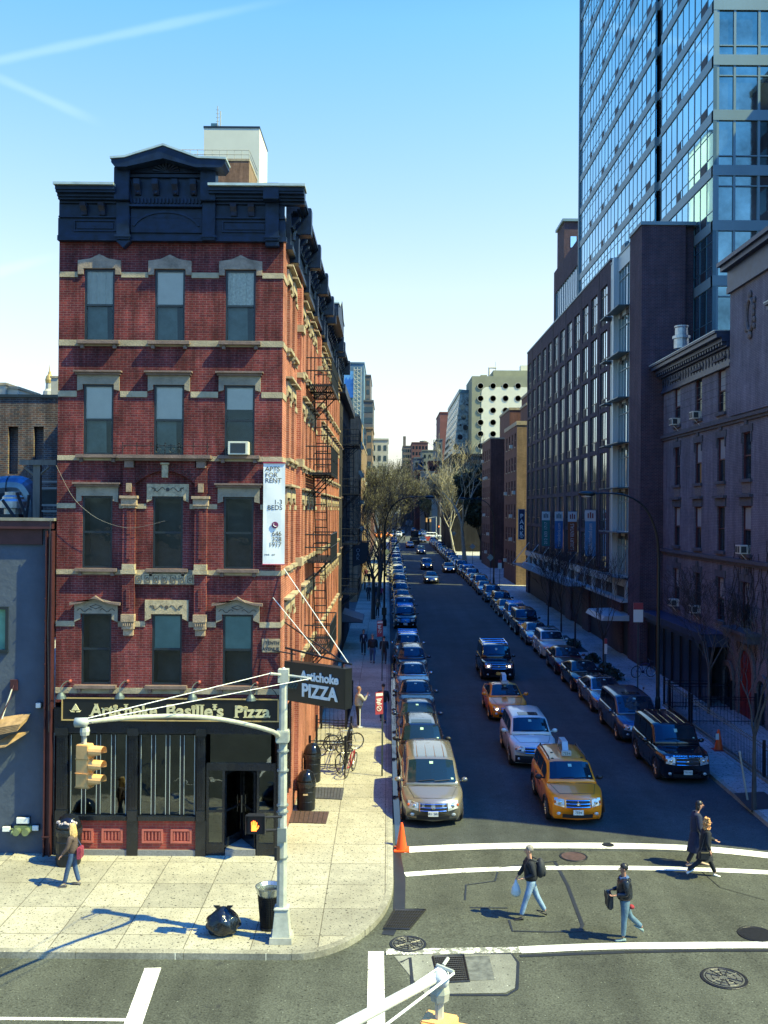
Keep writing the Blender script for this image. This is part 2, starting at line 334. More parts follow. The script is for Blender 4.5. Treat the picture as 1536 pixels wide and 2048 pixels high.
# painted markings
def stripe(name, pts, wdt, h=.004, mat=whitep):
    b = B(); v = []; n = len(pts)
    for i, p in enumerate(pts):
        a, c = Vector(pts[max(i-1,0)]), Vector(pts[min(i+1,n-1)]); t = (c-a).normalized(); nr = Vector((-t.y,t.x))
        w2 = (wdt[i] if isinstance(wdt, (list,tuple)) else wdt)/2
        v += [(p[0]+nr.x*w2, p[1]+nr.y*w2, gz(p[1])+h), (p[0]-nr.x*w2, p[1]-nr.y*w2, gz(p[1])+h)]
    b.add(v, [(2*i,2*i+1,2*i+3,2*i+2) for i in range(n-1)]); o = b.build(name, mat, keep=True)
    for p in o.data.polygons:
        if p.normal.z < 0: o.data.flip_normals(); break
    return struct(o)
def gp(*l): return [tuple(G(x,y)[:2]) for x, y in l]
def smooth(pts, k=6):
    r = []
    for i in range(len(pts)-1):
        p0, p1, p2, p3 = pts[max(i-1,0)], pts[i], pts[i+1], pts[min(i+2,len(pts)-1)]
        for j in range(k):
            t = j/k; r.append(tuple(.5*((2*p1[c])+(-p0[c]+p2[c])*t+(2*p0[c]-5*p1[c]+4*p2[c]-p3[c])*t*t+(-p0[c]+3*p1[c]-3*p2[c]+p3[c])*t**3) for c in range(len(p1))))
    return r+[tuple(pts[-1])]
stripe('road_marking', smooth(gp((806,1700),(930,1694),(1090,1691),(1300,1693),(1430,1700),(1560,1714),(1700,1735))), .5)
stripe('road_marking', smooth(gp((810,1749),(930,1741),(1080,1736),(1250,1736),(1400,1739),(1560,1746),(1750,1756))), .32)
wornp = ground_mat('worn_road_paint', (.68,.68,.60), .14, 60, wear=(4.5,.47,.04,(.15,.155,.13),.95))
stripe('road_marking', gp((772,1904),(1040,1900)), .30, .005, wornp)
stripe('road_marking', smooth(gp((1040,1900),(1200,1893),(1360,1891),(1560,1890),(1760,1893))), .34)
stripe('road_marking', gp((752,1903),(752,2060),(758,2300)), .36)
stripe('road_marking', gp((306,1936),(262,2060),(190,2300)), .36)
stripe('road_marking', gp((-30,2037),(100,2038),(252,2040)), .11)
# concrete patches, sealed cracks, covers
sheet('concrete_apron', gp((788,1912),(1022,1904),(1034,1922),(1030,1976),(1010,1986),(850,1988)), .002, patchm)
def crack(pts, w): stripe('crack_seal', gp(*pts), w, .003, sealm)
crack([(770,1908),(1022,1907),(1036,1925),(1034,1978),(1015,1990),(850,1990)], .07)
crack([(1040,1912),(1250,1904),(1420,1901),(1560,1901)], .12)
crack([(930,1800),(932,1770),(990,1762),(998,1735),(1115,1722)], .05)
crack([(1110,1724),(1135,1770),(1150,1810),(1165,1850),(1160,1862)], .09)
crack([(940,1815),(1015,1816)], .05); crack([(1018,1840),(1025,1862),(1100,1864),(1165,1862)], .06)
crack([(800,1925),(820,1915),(826,1980)], .07)
crack([(1400,1740),(1440,1775),(1530,1800)], .02)
crack([(790,1700),(800,1760),(798,1830),(775,1870)], .3)
iron = M('cast_iron', (.035,.036,.04), .45, .6, var=.3, vs=14)
rust = M('rusty_iron', (.10,.062,.055), .6, .4, var=.3, vs=9)
def disc_cover(x, y, r, label, mat, ribs):
    c = G(x, y); t = thing('manhole_cover', label, 'manhole', (c.x, c.y, gz(c.y)))
    b = B(); b.lathe([(r*1.14,.002),(r*1.12,.012),(r*1.02,.012),(r*1.0,.006)], (c.x,c.y,gz(c.y)), 36); b.build('frame', iron, t)
    b = B(); z = gz(c.y)
    b.lathe([(r*.97,.003),(r*.97,.010),(.01,.010)], (c.x,c.y,z), 36)
    if ribs:
        rbm = B()
        for k in range(12):
            a = 2*pi*k/12; rbm.tube([(c.x+r*.2*cos(a),c.y+r*.2*sin(a),z+.014),(c.x+r*.88*cos(a),c.y+r*.88*sin(a),z+.014)], .016, 4)
        for q in (.3,.6,.88):
            rbm.tube([(c.x+r*q*cos(2*pi*k/24),c.y+r*q*sin(2*pi*k/24),z+.014) for k in range(25)], .012, 4)
    b.build('lid', mat if not ribs else M('worn_cover',(.10,.105,.09),.6,.2,var=.3,vs=14), t)
    if ribs: rbm.build('ribs', iron, t)
disc_cover(1147,1713,.36,'smooth rusty round manhole cover between the two upper crosswalk lines','M' and rust,False)
disc_cover(816,1888,.38,'ribbed round manhole cover near the corner storm grate',iron,True)
disc_cover(1448,1956,.44,'ribbed round manhole cover in the avenue at lower right',iron,True)
disc_cover(1512,1868,.38,'dark round manhole cover at the right edge of the crosswalk',iron,False)
disc_cover(1216,1690,.16,'small valve cover set in the wide white stop line',iron,False)
def grate(name, pts, label, nx, ny, mat=iron):
    P = [G(*p) for p in pts]; c = sum(P, Vector())/4; t = thing(name, label, 'grate', (c.x,c.y,gz(c.y)))
    def q(u, v, h): a = P[0].lerp(P[1],u); d = P[3].lerp(P[2],u); r = a.lerp(d,v); return (r.x,r.y,gz(r.y)+h)
    b = B(); b.add([q(0,0,.004),q(1,0,.004),q(1,1,.004),q(0,1,.004)],[(0,1,2,3)]); b.build('pit', M('black_void',(.004,.004,.006),.9,var=0), t)
    b = B()
    for i in range(nx+1): b.tube([q(i/nx,0,.012),q(i/nx,1,.012)], .008, 4)
    for j in range(ny+1): b.tube([q(0,j/ny,.013),q(1,j/ny,.013)], .009, 4)
    b.build('bars', mat, t)
    b = B(); ring = [q(-.03,-.04,.012),q(1.03,-.04,.012),q(1.03,1.04,.012),q(-.03,1.04,.012),q(-.03,-.04,.012)]; b.tube(ring, .03, 4); b.build('frame', mat, t)
grate('storm_drain_grate', [(790,1822),(848,1822),(818,1858),(770,1857)], 'slotted storm drain grate against the curved corner kerb', 11, 6)
grate('vault_grate', [(868,1916),(926,1914),(936,1962),(880,1965)], 'fine mesh vault grate in the concrete apron', 16, 12)
o = sheet('steel_vault_cover', gp((928,1914),(978,1912),(990,1960),(938,1962)), .009, M('worn_steel',(.16,.165,.14),.55,.3,var=.45,vs=5), False)
tag(rebase(o), 'worn steel plate next to the vault grate in the apron', 'cover')
# wet gutter strip
stripe('gutter_water', [(KX0+.16, 27), (KX0+.2, 34), (KX0+.17, 45), (KX0+.16, 62)], [.1,.34,.3,.2], .002, M('gutter_water',(.02,.03,.05),.04,var=.2,vs=8))
# ------------------------------------------------------------------ the corner brick building and its row
YF = 27.9                                   # facade plane on the avenue
XL = W(114, 1000, YF).x; XR = W(563, 1000, YF).x    # its two edges
def zf(y, x=340): return W(x, y, YF).z      # facade heights read at a pixel row
brick = BR('red_brick', (.205,.038,.036), (.125,.026,.032), (.20,.10,.095), bw=.205, rh=.067, ms=.009, var=.5)
brickS = BR('sun_toned_brick', (.43,.14,.09), (.32,.09,.06), (.50,.29,.21), bw=.205, rh=.067, ms=.008, var=.34)  # street-face brick, lighter and warmer: its sunlight is put into the colour
stone = M('sandstone', (.36,.30,.20), .85, var=.28, vs=2.5, bump=.5, bs=25)
stoneD = M('brown_stone', (.17,.12,.10), .8, var=.3, vs=3, bump=.4, bs=25)
navy = M('painted_iron_cornice', (.005,.014,.040), .38, spec=.3, var=.6, vs=3.5, bump=.12, bs=9)
gut = M('zinc_flashing', (.42,.50,.48), .4, .3, var=.2)
blackp = M('black_storefront_paint', (.010,.013,.018), .25, var=.3)
frameM = M('dark_window_frame', (.012,.02,.028), .35, var=.2)
def glassmat(name, tint, rough=.02, refl=1.5, alpha=.55):
    m = bpy.data.materials.new(name); MATS[name] = m; m.use_nodes = True; t = m.node_tree; t.nodes.clear(); n = t.nodes.new; l = t.links.new
    o = n('ShaderNodeOutputMaterial'); a = n('ShaderNodeBsdfTransparent'); a.inputs[0].default_value = (*tint, 1); g = n('ShaderNodeBsdfGlossy'); g.inputs['Roughness'].default_value = rough; g.inputs[0].default_value = (.9,.97,1,1)
    f = n('ShaderNodeFresnel'); f.inputs[0].default_value = refl; ge = n('ShaderNodeNewGeometry')
    z = n('ShaderNodeTexNoise'); z.inputs['Scale'].default_value = 1.3; l(ge.outputs['Position'], z.inputs[0]); b = n('ShaderNodeBump'); b.inputs['Strength'].default_value = .08; b.inputs['Distance'].default_value = .12; l(z.outputs[0], b.inputs['Height']); l(b.outputs[0], g.inputs['Normal'])
    x = n('ShaderNodeMixShader'); l(f.outputs[0], x.inputs[0]); l(a.outputs[0], x.inputs[1]); l(g.outputs[0], x.inputs[2]); l(x.outputs[0], o.inputs[0]); return m
glass = glassmat('window_glass', (1,1,1), refl=1.6)
darkglass = M('dark_glass', (.010,.022,.032), .04, var=.3, vs=.6, bump=.04, bs=1.2, spec=.9)
blindM = M('white_blind', (.92,.94,.90), .8, var=.06)
curtM = M('grey_curtain', (.66,.70,.66), .9, var=.12, vs=4, bump=.6, bs=6)
roomM = M('dim_room', (.055,.075,.085), .9, var=.5, vs=.8)
cb = thing('brick_building', 'four storey red brick corner building with black iron cornice and pizza storefront', 'building', (0.5*(XL+XR), YF, gz(YF)))
PF = lambda u, v, d: (u, YF+d, v)           # avenue face
PS = lambda u, v, d: (XR-d, u, v)           # street face
WC = [W(x, 900, YF).x for x in (196, 337, 478.5)]      # window columns
WW = .43                                               # half width
rows = [(683,539),(910,770),(1137,993),(1370,1228)]
holes = []
for (yb, yt) in rows:
    for cx in WC: holes.append((cx-WW, cx+WW, zf(yb), zf(yt)))
zsign = zf(1392)
b = B(); wall(b, PF, XL, XR, zsign-.2, zf(470), holes, .22)
b.build('front_wall', brick, cb, keep=True)
# windows of the avenue front
blinds = [['c','b','p'], ['b','b','s'], [None,None,None], [None,'t','t']]
teal = M('teal_blind', (.22,.42,.42), .8, var=.2, vs=1.5)
pale = M('patterned_sheet', (.78,.82,.76), .9, var=.25, vs=14)
for r, (yb, yt) in enumerate(rows):
    for ci, cx in enumerate(WC):
        z0, z1 = zf(yb), zf(yt); zm = (z0+z1)/2
        b = B(); t_ = .055
        b.pbox(PF, cx-WW, cx-WW+t_, z0, z1, .03, .10); b.pbox(PF, cx+WW-t_, cx+WW, z0, z1, .03, .10)
        b.pbox(PF, cx-WW+t_, cx+WW-t_, z1-t_, z1, .03, .10); b.pbox(PF, cx-WW+t_, cx+WW-t_, z0, z0+t_, .03, .10)
        b.pbox(PF, cx-WW+t_, cx+WW-t_, zm-.03, zm+.03, .025, .09)
        fr = b.build('window', frameM, cb)
        b = B(); b.quad(PF(cx-WW+t_,z0+t_,.07),PF(cx+WW-t_,z0+t_,.07),PF(cx+WW-t_,zm-.03,.07),PF(cx-WW+t_,zm-.03,.07)); b.quad(PF(cx-WW+t_,zm+.03,.05),PF(cx+WW-t_,zm+.03,.05),PF(cx+WW-t_,z1-t_,.05),PF(cx-WW+t_,z1-t_,.05)); b.build('pane', glass, fr, keep=True)
        b = B(); b.quad(PF(cx-WW,z0,.75),PF(cx+WW,z0,.75),PF(cx+WW,z1,.75),PF(cx-WW,z1,.75))
        for u in (cx-WW, cx+WW): b.quad(PF(u,z0,.22),PF(u,z0,.75),PF(u,z1,.75),PF(u,z1,.22))
        b.quad(PF(cx-WW,z0,.22),PF(cx+WW,z0,.22),PF(cx+WW,z0,.75),PF(cx-WW,z0,.75)); b.build('room', roomM, fr)
        k = blinds[r][ci]
        if k:
            zb = zm+.02 if k != 's' else zm+.32
            b = B(); n = 14; top = z1-.03
            for i in range(n):
                u0, u1 = cx-WW+.02+(2*WW-.04)*i/n, cx-WW+.02+(2*WW-.04)*(i+1)/n
                dd = (lambda q: .105+(.02*sin(q*2.3) if k in 'cp' else 0)+(.012*sin(q*5) if k == 'p' else 0))
                b.quad(PF(u0,zb,dd(i)),PF(u1,zb,dd(i+1)),PF(u1,top,dd(i+1)),PF(u0,top,dd(i)))
            b.build('blind', {'b':blindM,'s':blindM,'c':curtM,'p':pale,'t':teal}[k], fr)
            if k in 'bcp':
                b = B(); b.quad(PF(cx-WW+.05,z0,.20),PF(cx+WW*.45,z0,.20),PF(cx+WW*.4,zb,.20),PF(cx-WW+.05,zb,.20)); b.build('curtain', M('dim_curtain',(.13,.2,.2),.9,var=.3,vs=2), fr)
        # sill with two little brackets
        b = B(); b.m = 0; b.pbox(PF, cx-WW-.17, cx+WW+.17, z0-.10, z0-.002, -.16, .10)
        for s_ in (-1, 1): b.pbox(PF, cx+s_*(WW+.03)-.05, cx+s_*(WW+.03)+.05, z0-.22, z0-.102, -.10, .0)
        b.build('sill', stoneD, fr, bevel=.008)
        # lintels
        z = z1; L = B()
        if r == 0:   # shallow gable with ears
            L.pprism(PF, [(cx-WW-.19,z-.17),(cx-WW-.02,z-.17),(cx-WW-.02,z+.003),(cx+WW+.02,z+.003),(cx+WW+.02,z-.17),(cx+WW+.19,z-.17),(cx+WW+.19,z+.24),(cx+WW*.62,z+.29),(cx,z+.42),(cx-WW*.62,z+.29),(cx-WW-.19,z+.24)], -.055, .0)
            L.build('lintel', M('weathered_lintel',(.27,.21,.16),.85,var=.4,vs=3,bump=.4), fr, bevel=.01)
        elif r == 1 or (r == 2 and ci != 1):
            L.pprism(PF, [(cx-WW-.17,z-.18),(cx-WW-.02,z-.14),(cx-WW-.02,z+.003),(cx+WW+.02,z+.003),(cx+WW+.02,z-.14),(cx+WW+.17,z-.18),(cx+WW+.17,z+.27),(cx-WW-.17,z+.27)], -.05, 0)
            L.build('lintel', M('grey_lintel_stone',(.25,.22,.17),.85,var=.25,vs=3,bump=.4), fr)
            c_ = B(); c_.pbox(PF, cx-WW-.25, cx+WW+.25, z+.34, z+.385, -.20, 0); c_.pbox(PF, cx-WW-.21, cx+WW+.21, z+.272, z+.338, -.13, 0); c_.build('lintel_hood', stoneD, fr)
        elif r == 2:
            L.pprism(PF, [(cx-WW-.17,z-.17),(cx-WW-.02,z-.1),(cx-WW-.02,z+.003),(cx+WW+.02,z+.003),(cx+WW+.02,z-.1),(cx+WW+.17,z-.17),(cx+WW+.17,z+.36),(cx-WW-.17,z+.36)], -.05, 0)
            L.build('lintel', M('carved_sandstone',(.38,.31,.20),.85,var=.35,vs=9,bump=.5,bs=30), fr)
        elif ci != 1:
            L.pprism(PF, [(cx-WW-.19,z-.24),(cx-WW-.02,z-.16),(cx-WW-.02,z+.003),(cx+WW+.02,z+.003),(cx+WW+.02,z-.16),(cx+WW+.19,z-.24),(cx+WW+.19,z+.29),(cx,z+.46),(cx-WW-.19,z+.29)], -.06, 0)
            L.build('lintel', M('grey_lintel_stone'), fr)
            c_ = B(); c_.pprism(PF, [(cx-WW-.29,z+.25),(cx-WW-.29,z+.33),(cx-WW*.55,z+.36),(cx,z+.52),(cx+WW*.55,z+.36),(cx+WW+.29,z+.33),(cx+WW+.29,z+.25),(cx+WW-.02,z+.3),(cx,z+.44),(cx-WW,z+.3)], -.20, -.061); c_.build('lintel_hood', stoneD, fr)
        else:
            L.pprism(PF, [(cx-WW-.19,z-.2),(cx-WW-.02,z-.12),(cx-WW-.02,z+.003),(cx+WW+.02,z+.003),(cx+WW+.02,z-.12),(cx+WW+.19,z-.2),(cx+WW+.19,z+.40),(cx-WW-.19,z+.40)], -.07, 0)
            L.build('lintel', M('carved_sandstone'), fr)
        if r >= 2:     # incised scroll work
            s_ = B(); zc = z+.20 if r == 3 else z+.2
            if ci == 1:
                s_.lathe([(.055,-.005),(.06,.012),(.02,.02)], (cx, YF-.075 if r == 3 else YF-.055, zc), 10, ax='y')
                for sg in (-1, 1):
                    s_.tube([(cx+sg*(.08+.055*k), YF-(.075 if r==3 else .055), zc+.06*sin(k*1.15)) for k in range(8)], .010, 4)
                    s_.tube([(cx+sg*(.40+.05*cos(k*.8)), YF-(.075 if r==3 else .055), zc+.05*sin(k*.8)) for k in range(7)], .009, 4)
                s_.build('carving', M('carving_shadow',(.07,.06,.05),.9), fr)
            elif r == 3:
                s_.tube([(cx+dx*.17, YF-.068, zc+dz*.06) for dx, dz in ((-1,0),(0,1),(1,0),(0,-1),(-1,0))], .008, 4)
                for sg in (-1,1): s_.tube([(cx+sg*(.12+.06*k), YF-.068, zc-.10+.05*sin(k*1.4)) for k in range(8)], .008, 4)
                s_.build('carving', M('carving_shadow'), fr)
# window air conditioner
ac = thing('air_conditioner', 'white air conditioner in the lower sash of the third floor right window', 'air conditioner', W(478, 908, YF-.2))
a0, a1, zz0, zz1 = W(459,0,YF).x, W(499,0,YF).x, zf(910), zf(883)
a0, a1 = W(459,900,YF).x, W(499,900,YF).x
b = B(); b.box(a0, YF-.30, zz0+.01, a1, YF+.12, zz1); b.build('case', M('cream_metal',(.6,.6,.5),.5,var=.08), ac, bevel=.012)
b = B(); b.box(a0+.07, YF-.304, zz0+.05, a1-.07, YF-.3005, zz1-.05); b.build('grille', M('ac_grille',(.03,.04,.045),.5), ac)
b = B()
for k in range(9): b.box(a0+.08, YF-.309, zz0+.06+k*.03, a1-.08, YF-.3045, zz0+.064+k*.03)
b.build('fin', M('ac_fin',(.10,.12,.13),.5), ac)
# stone belt courses
for (yt, yb) in ((545,556),(681,693),(783,795),(912,922),(1008,1018),(1140,1150),(1243,1254),(1376,1388)):
    z1, z0 = zf(yt), zf(yb); u = XL
    hs = [h for h in holes if h[2] < (z0+z1)/2 < h[3]]
    cuts = []
    for h in sorted(hs): cuts.append((u, h[0]-(.19))); u = h[1]+.19
    cuts.append((u, XR))
    for q0, q1 in cuts:
        if q1-q0 > .05: b = B(); b.pbox(PF, q0, q1+.0, z0, z1, -.022, 0); b.build('belt_course', stone, cb, bevel=.006)
# centre bay: pilasters, arch, balcony
bay0, bay1 = W(260,1050,YF).x, W(403,1050,YF).x; pw = .17
for cx in (bay0, bay1):
    b = B(); b.pbox(PF, cx-pw, cx+pw, zf(1230), zf(935), -.14, 0); b.pbox(PF, cx-.05, cx+.05, zf(1118), zf(1022), -.17, -.141); b.pbox(PF, cx-.05, cx+.05, zf(1215), zf(1176), -.17, -.141)
    pl = b.build('pilaster', brick, cb)
    b = B()
    b.pbox(PF, cx-pw-.05, cx+pw+.05, zf(1012), zf(998), -.20, 0); b.pbox(PF, cx-pw-.09, cx+pw+.09, zf(998)+.001, zf(992), -.24, 0); b.pbox(PF, cx-pw-.02, cx+pw+.02, zf(1017), zf(1012)-.001, -.17, 0)
    b.pbox(PF, cx-.08, cx+.08, zf(985), zf(967), -.19, -.1401)
    b.build('capital', M('capital_stone',(.33,.24,.16),.85,var=.3,vs=6,bump=.4), pl, bevel=.008)
    b = B(); b.pbox(PF, cx-pw-.04, cx+pw+.04, zf(1148), zf(1140), -.22, 0); b.pbox(PF, cx-pw-.01, cx+pw+.01, zf(1140)+.001, zf(1128), -.19, 0); b.build('base', stone, pl, bevel=.008)
    b = B(); b.pbox(PF, cx-pw-.02, cx+pw+.02, zf(1243), zf(1228), -.21, 0); b.pbox(PF, cx-pw+.0, cx+pw-.0, zf(1258), zf(1243)-.001, -.17, 0); b.pbox(PF, cx-pw+.03, cx+pw-.03, zf(1271), zf(1258)-.001, -.12, 0)
    for k in range(5): b.pbox(PF, cx-.13+.058*k, cx-.10+.058*k, zf(1251), zf(1244), -.20, -.171)
    b.build('corbel', M('capital_stone'), pl, bevel=.006)
b = B(); n = 14; u0, u1 = bay0+pw, bay1-pw; zA, zB = zf(968), zf(942); hw = (u1-u0)/2; cc = (u0+u1)/2
for k in range(n):
    t0, t1 = -1+2*k/n, -1+2*(k+1)/n; f = lambda t: zA+(zB-zA)*(1-t*t)
    b.pprism(PF, [(cc+hw*t0,f(t0)),(cc+hw*t1,f(t1)),(cc+hw*t1,zf(921)),(cc+hw*t0,zf(921))], -.12, -.001)
b.build('arch', brick, cb)
b = B()
for k in range(-11, 12):
    t0 = k/11.5; zc = zA+(zB-zA)*(1-t0*t0); a = t0*.9
    b.tube([(cc+hw*t0, YF-.125, zc+.01), (cc+hw*t0+sin(a)*.2, YF-.125, zc+.01+cos(a)*.2)], .006, 4)
b.build('arch_joints', M('mortar_dark',(.05,.03,.03),.9), cb)
b = B(); b.pbox(PF, cc-.09, cc+.09, zf(956), zf(930), -.2, -.121); b.pbox(PF, cc-.13, cc+.13, zf(930)+.001, zf(926), -.23, -.121); b.build('keystone', M('carved_sandstone'), cb, bevel=.015)
b = B(); zt, zb = zf(911), zf(918)
b.pbox(PF, bay0-pw-.12, bay1+pw+.12, zb, zt, -.34, 0); b.pbox(PF, bay0-pw-.04, bay1+pw+.04, zf(922), zb-.001, -.26, 0)
for cx in (bay0, bay1): b.pbox(PF, cx-.13, cx+.13, zf(936), zf(922)-.001, -.20, 0)
b.build('balcony_ledge', stoneD, cb, bevel=.006)
b = B(); zr = zf(893)
ra, rb = bay0-.15, bay1+.2
b.tube([(ra,YF,zr),(ra,YF-.29,zr),(rb,YF-.29,zr),(rb,YF,zr)], .010, 4)
for k in range(7):
    u = ra+(rb-ra)*k/6; b.tube([(u,YF-.29,zt),(u,YF-.29,zr+.05)], .010, 4); b.ell((u,YF-.29,zr+.07),.018,.018,.03,6,4)
for k in range(6):
    u = ra+(rb-ra)*(k+.5)/6
    if k in (2,3): b.tube([(u+.07*cos(q*.7),YF-.29,(zt+zr)/2+.07*sin(q*.7)) for q in range(10)], .006, 4)
b.build('balcony_railing', M('wrought_iron',(.015,.017,.02),.5,.4), cb)
b = B(); b.pbox(PF, u0, u1, zf(1168), zf(1148), -.10, 0); b.build('carved_panel', M('carved_sandstone'), cb)
b = B()
for k in range(7):
    cx = u0+(u1-u0)*(k+.5)/7
    b.tube([(cx+dx,YF-.105,zf(1158)+dz) for dx, dz in ((-.07,-.1),(.07,-.1),(.07,.1),(-.07,.1),(-.07,-.1))], .008, 4)
    b.tube([(cx+.035*cos(q),YF-.105,zf(1158)+.05*sin(q)) for q in range(7)], .010, 4)
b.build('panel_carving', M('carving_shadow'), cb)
# --- cornice on the avenue
zc0, zc1 = zf(484), zf(384)
b = B()
b.pbox(PF, XL, XR+.1, zc0-.02, zc0+.12, -.20, 0)                       # architrave
b.pbox(PF, XL, XR+.06, zc0+.121, zf(440), -.13, 0)
b.pbox(PF, XL+.03, XR+.05, zf(440)+.001, zf(437), -.2, 0)
b.pbox(PF, XL+.03, XR+.03, zf(437)+.001, zf(410), -.14, 0)
crown = [(.0,-.22),(.07,-.34),(.13,-.42),(.21,-.55),(.27,-.60),(.38,-.66)]
for (q0, q1) in ((XL+.06, W(240,400,YF).x), (W(424,400,YF).x, XR+.62)):
    zz = zf(412)
    for i in range(len(crown)-1): b.pbox(PF, q0, q1, zz+crown[i][0]+.0005, zz+crown[i+1][0], crown[i][1], 0)
cor = b.build('cornice', navy, cb)
b = B()
for q0, q1 in ((XL+.03, W(240,400,YF).x), (W(424,400,YF).x, XR+.66)): b.pbox(PF, q0, q1, zf(412)+.381, zf(412)+.45, -.70, 0)
b.build('flashing', gut, cor)
for x in (176,200,212-300,449,483,490-300):
    if x < 0: continue
for x in (173, 209, 470, 505):
    u = W(x, 430, YF).x; b = B()
    b.pprism(lambda a, c, d: (u+d, YF-a, c), [(.0,zf(436)),(.24,zf(436)),(.26,zf(428)),(.38,zf(420)),(.40,zf(413)),(0,zf(413))], -.09, .09); b.build('bracket', navy, cor, bevel=.01)
# recessed frieze panels
for xa, xb in ((151,236),(446,537)):
    b = B(); ua, ub = W(xa,460,YF).x, W(xb,460,YF).x; za, zb_ = zf(467), zf(444)
    for q in ((ua,ub,zb_-.04,zb_),(ua,ub,za,za+.04),(ua,ua+.04,za+.041,zb_-.041),(ub-.04,ub,za+.041,zb_-.041)): b.pbox(PF, q[0],q[1],q[2],q[3],-.17,-.131)
    b.pbox(PF, ua+.09, ub-.09, za+.08, zb_-.08, -.16, -.131)
    b.build('frieze_panel', navy, cor)
# big consoles, pediment
for xa, xb in ((238,264),(408,434),(533,560)):
    ua, ub = W(xa,430,YF).x, W(xb,430,YF).x; top = zf(345) if xa < 500 else zf(378)
    b = B(); b.pbox(PF, ua, ub, zf(485), zf(410), -.30, 0); b.pbox(PF, ua-.03, ub+.03, zf(410)+.001, top, -.62 if xa>500 else -.46, 0)
    b.pbox(PF, ua-.05, ub+.05, zf(481), zf(476), -.34, -.301)
    if xa == 238: b.pprism(PF, [(ua-.03,zf(486)),(ub+.03,zf(486)),((ua+ub)/2,zf(501))], -.26, -.0)
    if xa > 500: b.pbox(PF, ua, ub, zf(495), zf(485)-.001, -.22, 0)
    b.build('console', navy, cor, bevel=.015)
ua, ub = W(264,400,YF).x, W(408,400,YF).x
b = B(); b.pbox(PF, ua, ub, zf(418), zf(345), -.22, 0); b.pbox(PF, ua, ub, zf(420), zf(416), -.34, -.221); b.pbox(PF, ua, ub, zf(362), zf(356), -.32, -.221)
b.pbox(PF, ua+.02, ub-.02, zf(469), zf(422), -.19, -.131)
b.build('pediment_base', navy, cor)
b = B()
for k in range(20): u = ua+.05+(ub-ua-.1)*k/19; b.pbox(PF, u-.022, u+.022, zf(412), zf(402), -.28, -.221)
b.build('dentils', navy, cor)
for k in range(4):
    u = ua+(ub-ua)*(k+.5)/4+(-.02 if k < 2 else .02); b = B()
    b.pprism(lambda a, c, d: (u+d, YF-a, c), [(.22,zf(396)),(.30,zf(396)),(.34,zf(388)),(.46,zf(378)),(.46,zf(368)),(.22,zf(368))], -.085, .085)
    b.ell((u,YF-.3,zf(392)),.06,.05,.06,8,6); b.build('bracket', navy, cor)
b = B(); n = 12                                    # blind arch moulding
cA = (ua+ub)/2
for k in range(n):
    a0_, a1_ = pi*(.1+.8*k/n), pi*(.1+.8*(k+1)/n); R_ = (ub-ua)/2-.02
    b.pprism(PF, [(cA+cos(a0_)*R_, zf(469)+sin(a0_)*.62), (cA+cos(a1_)*R_, zf(469)+sin(a1_)*.62), (cA+cos(a1_)*(R_-.07), zf(469)+sin(a1_)*.56), (cA+cos(a0_)*(R_-.07), zf(469)+sin(a0_)*.56)], -.23, -.191)
b.build('arch_moulding', navy, cor)
pa, pb_ = W(222,340,YF-.72).x, W(450,340,YF-.72).x; za = zf(343); apx = zf(308); cx0 = W(328,310,YF-.6).x
q1, q2 = W(262,330,YF).x, W(405,330,YF).x
prof = [(pa,za),(pa,za+.12),(q1,za+.16),(cx0,apx),(q2,za+.16),(pb_,za+.12),(pb_,za)]
b = B(); b.pprism(PF, [(pa+.1,za-.12),(pa,za),(pa,za+.10),(q1,za+.13),(cx0,apx-.03),(q2,za+.13),(pb_,za+.10),(pb_,za),(pb_-.1,za-.12),(q2-.05,za-.12),(cx0,apx-.38),(q1+.05,za-.12)], -.72, -.0)
b.build('pediment', navy, cor)
b = B(); b.pprism(PF, [(q1-.1,za-.14),(q2+.1,za-.14),(cx0,apx-.3)], -.30, -.02)
b.build('tympanum', navy, cor)
b = B()
for k in range(9):
    a = pi*(k+.5)/9; b.tube([(cx0+.08*cos(a),YF-.31,za-.12+.06*sin(a)),(cx0+.38*cos(a),YF-.33,za-.12+.28*sin(a))], [.012,.045], 5)
b.build('fan_ornament', navy, cor)
b = B()
P_ = [(pa-.03,za+.101),(pa-.03,za+.16),(q1,za+.19),(cx0,apx+.03),(q2,za+.19),(pb_+.03,za+.16),(pb_+.03,za+.101),(q2,za+.131),(cx0,apx-.029),(q1,za+.131)]
b.pprism(PF, P_, -.76, .0); b.build('flashing', gut, cor)
b = B(); b.box(XL+.3, YF+.02, zf(384)-.1, XR-.2, YF+14, zf(384)+.0); b.build('roof', M('tar_roof',(.05,.05,.05),.9), cb)

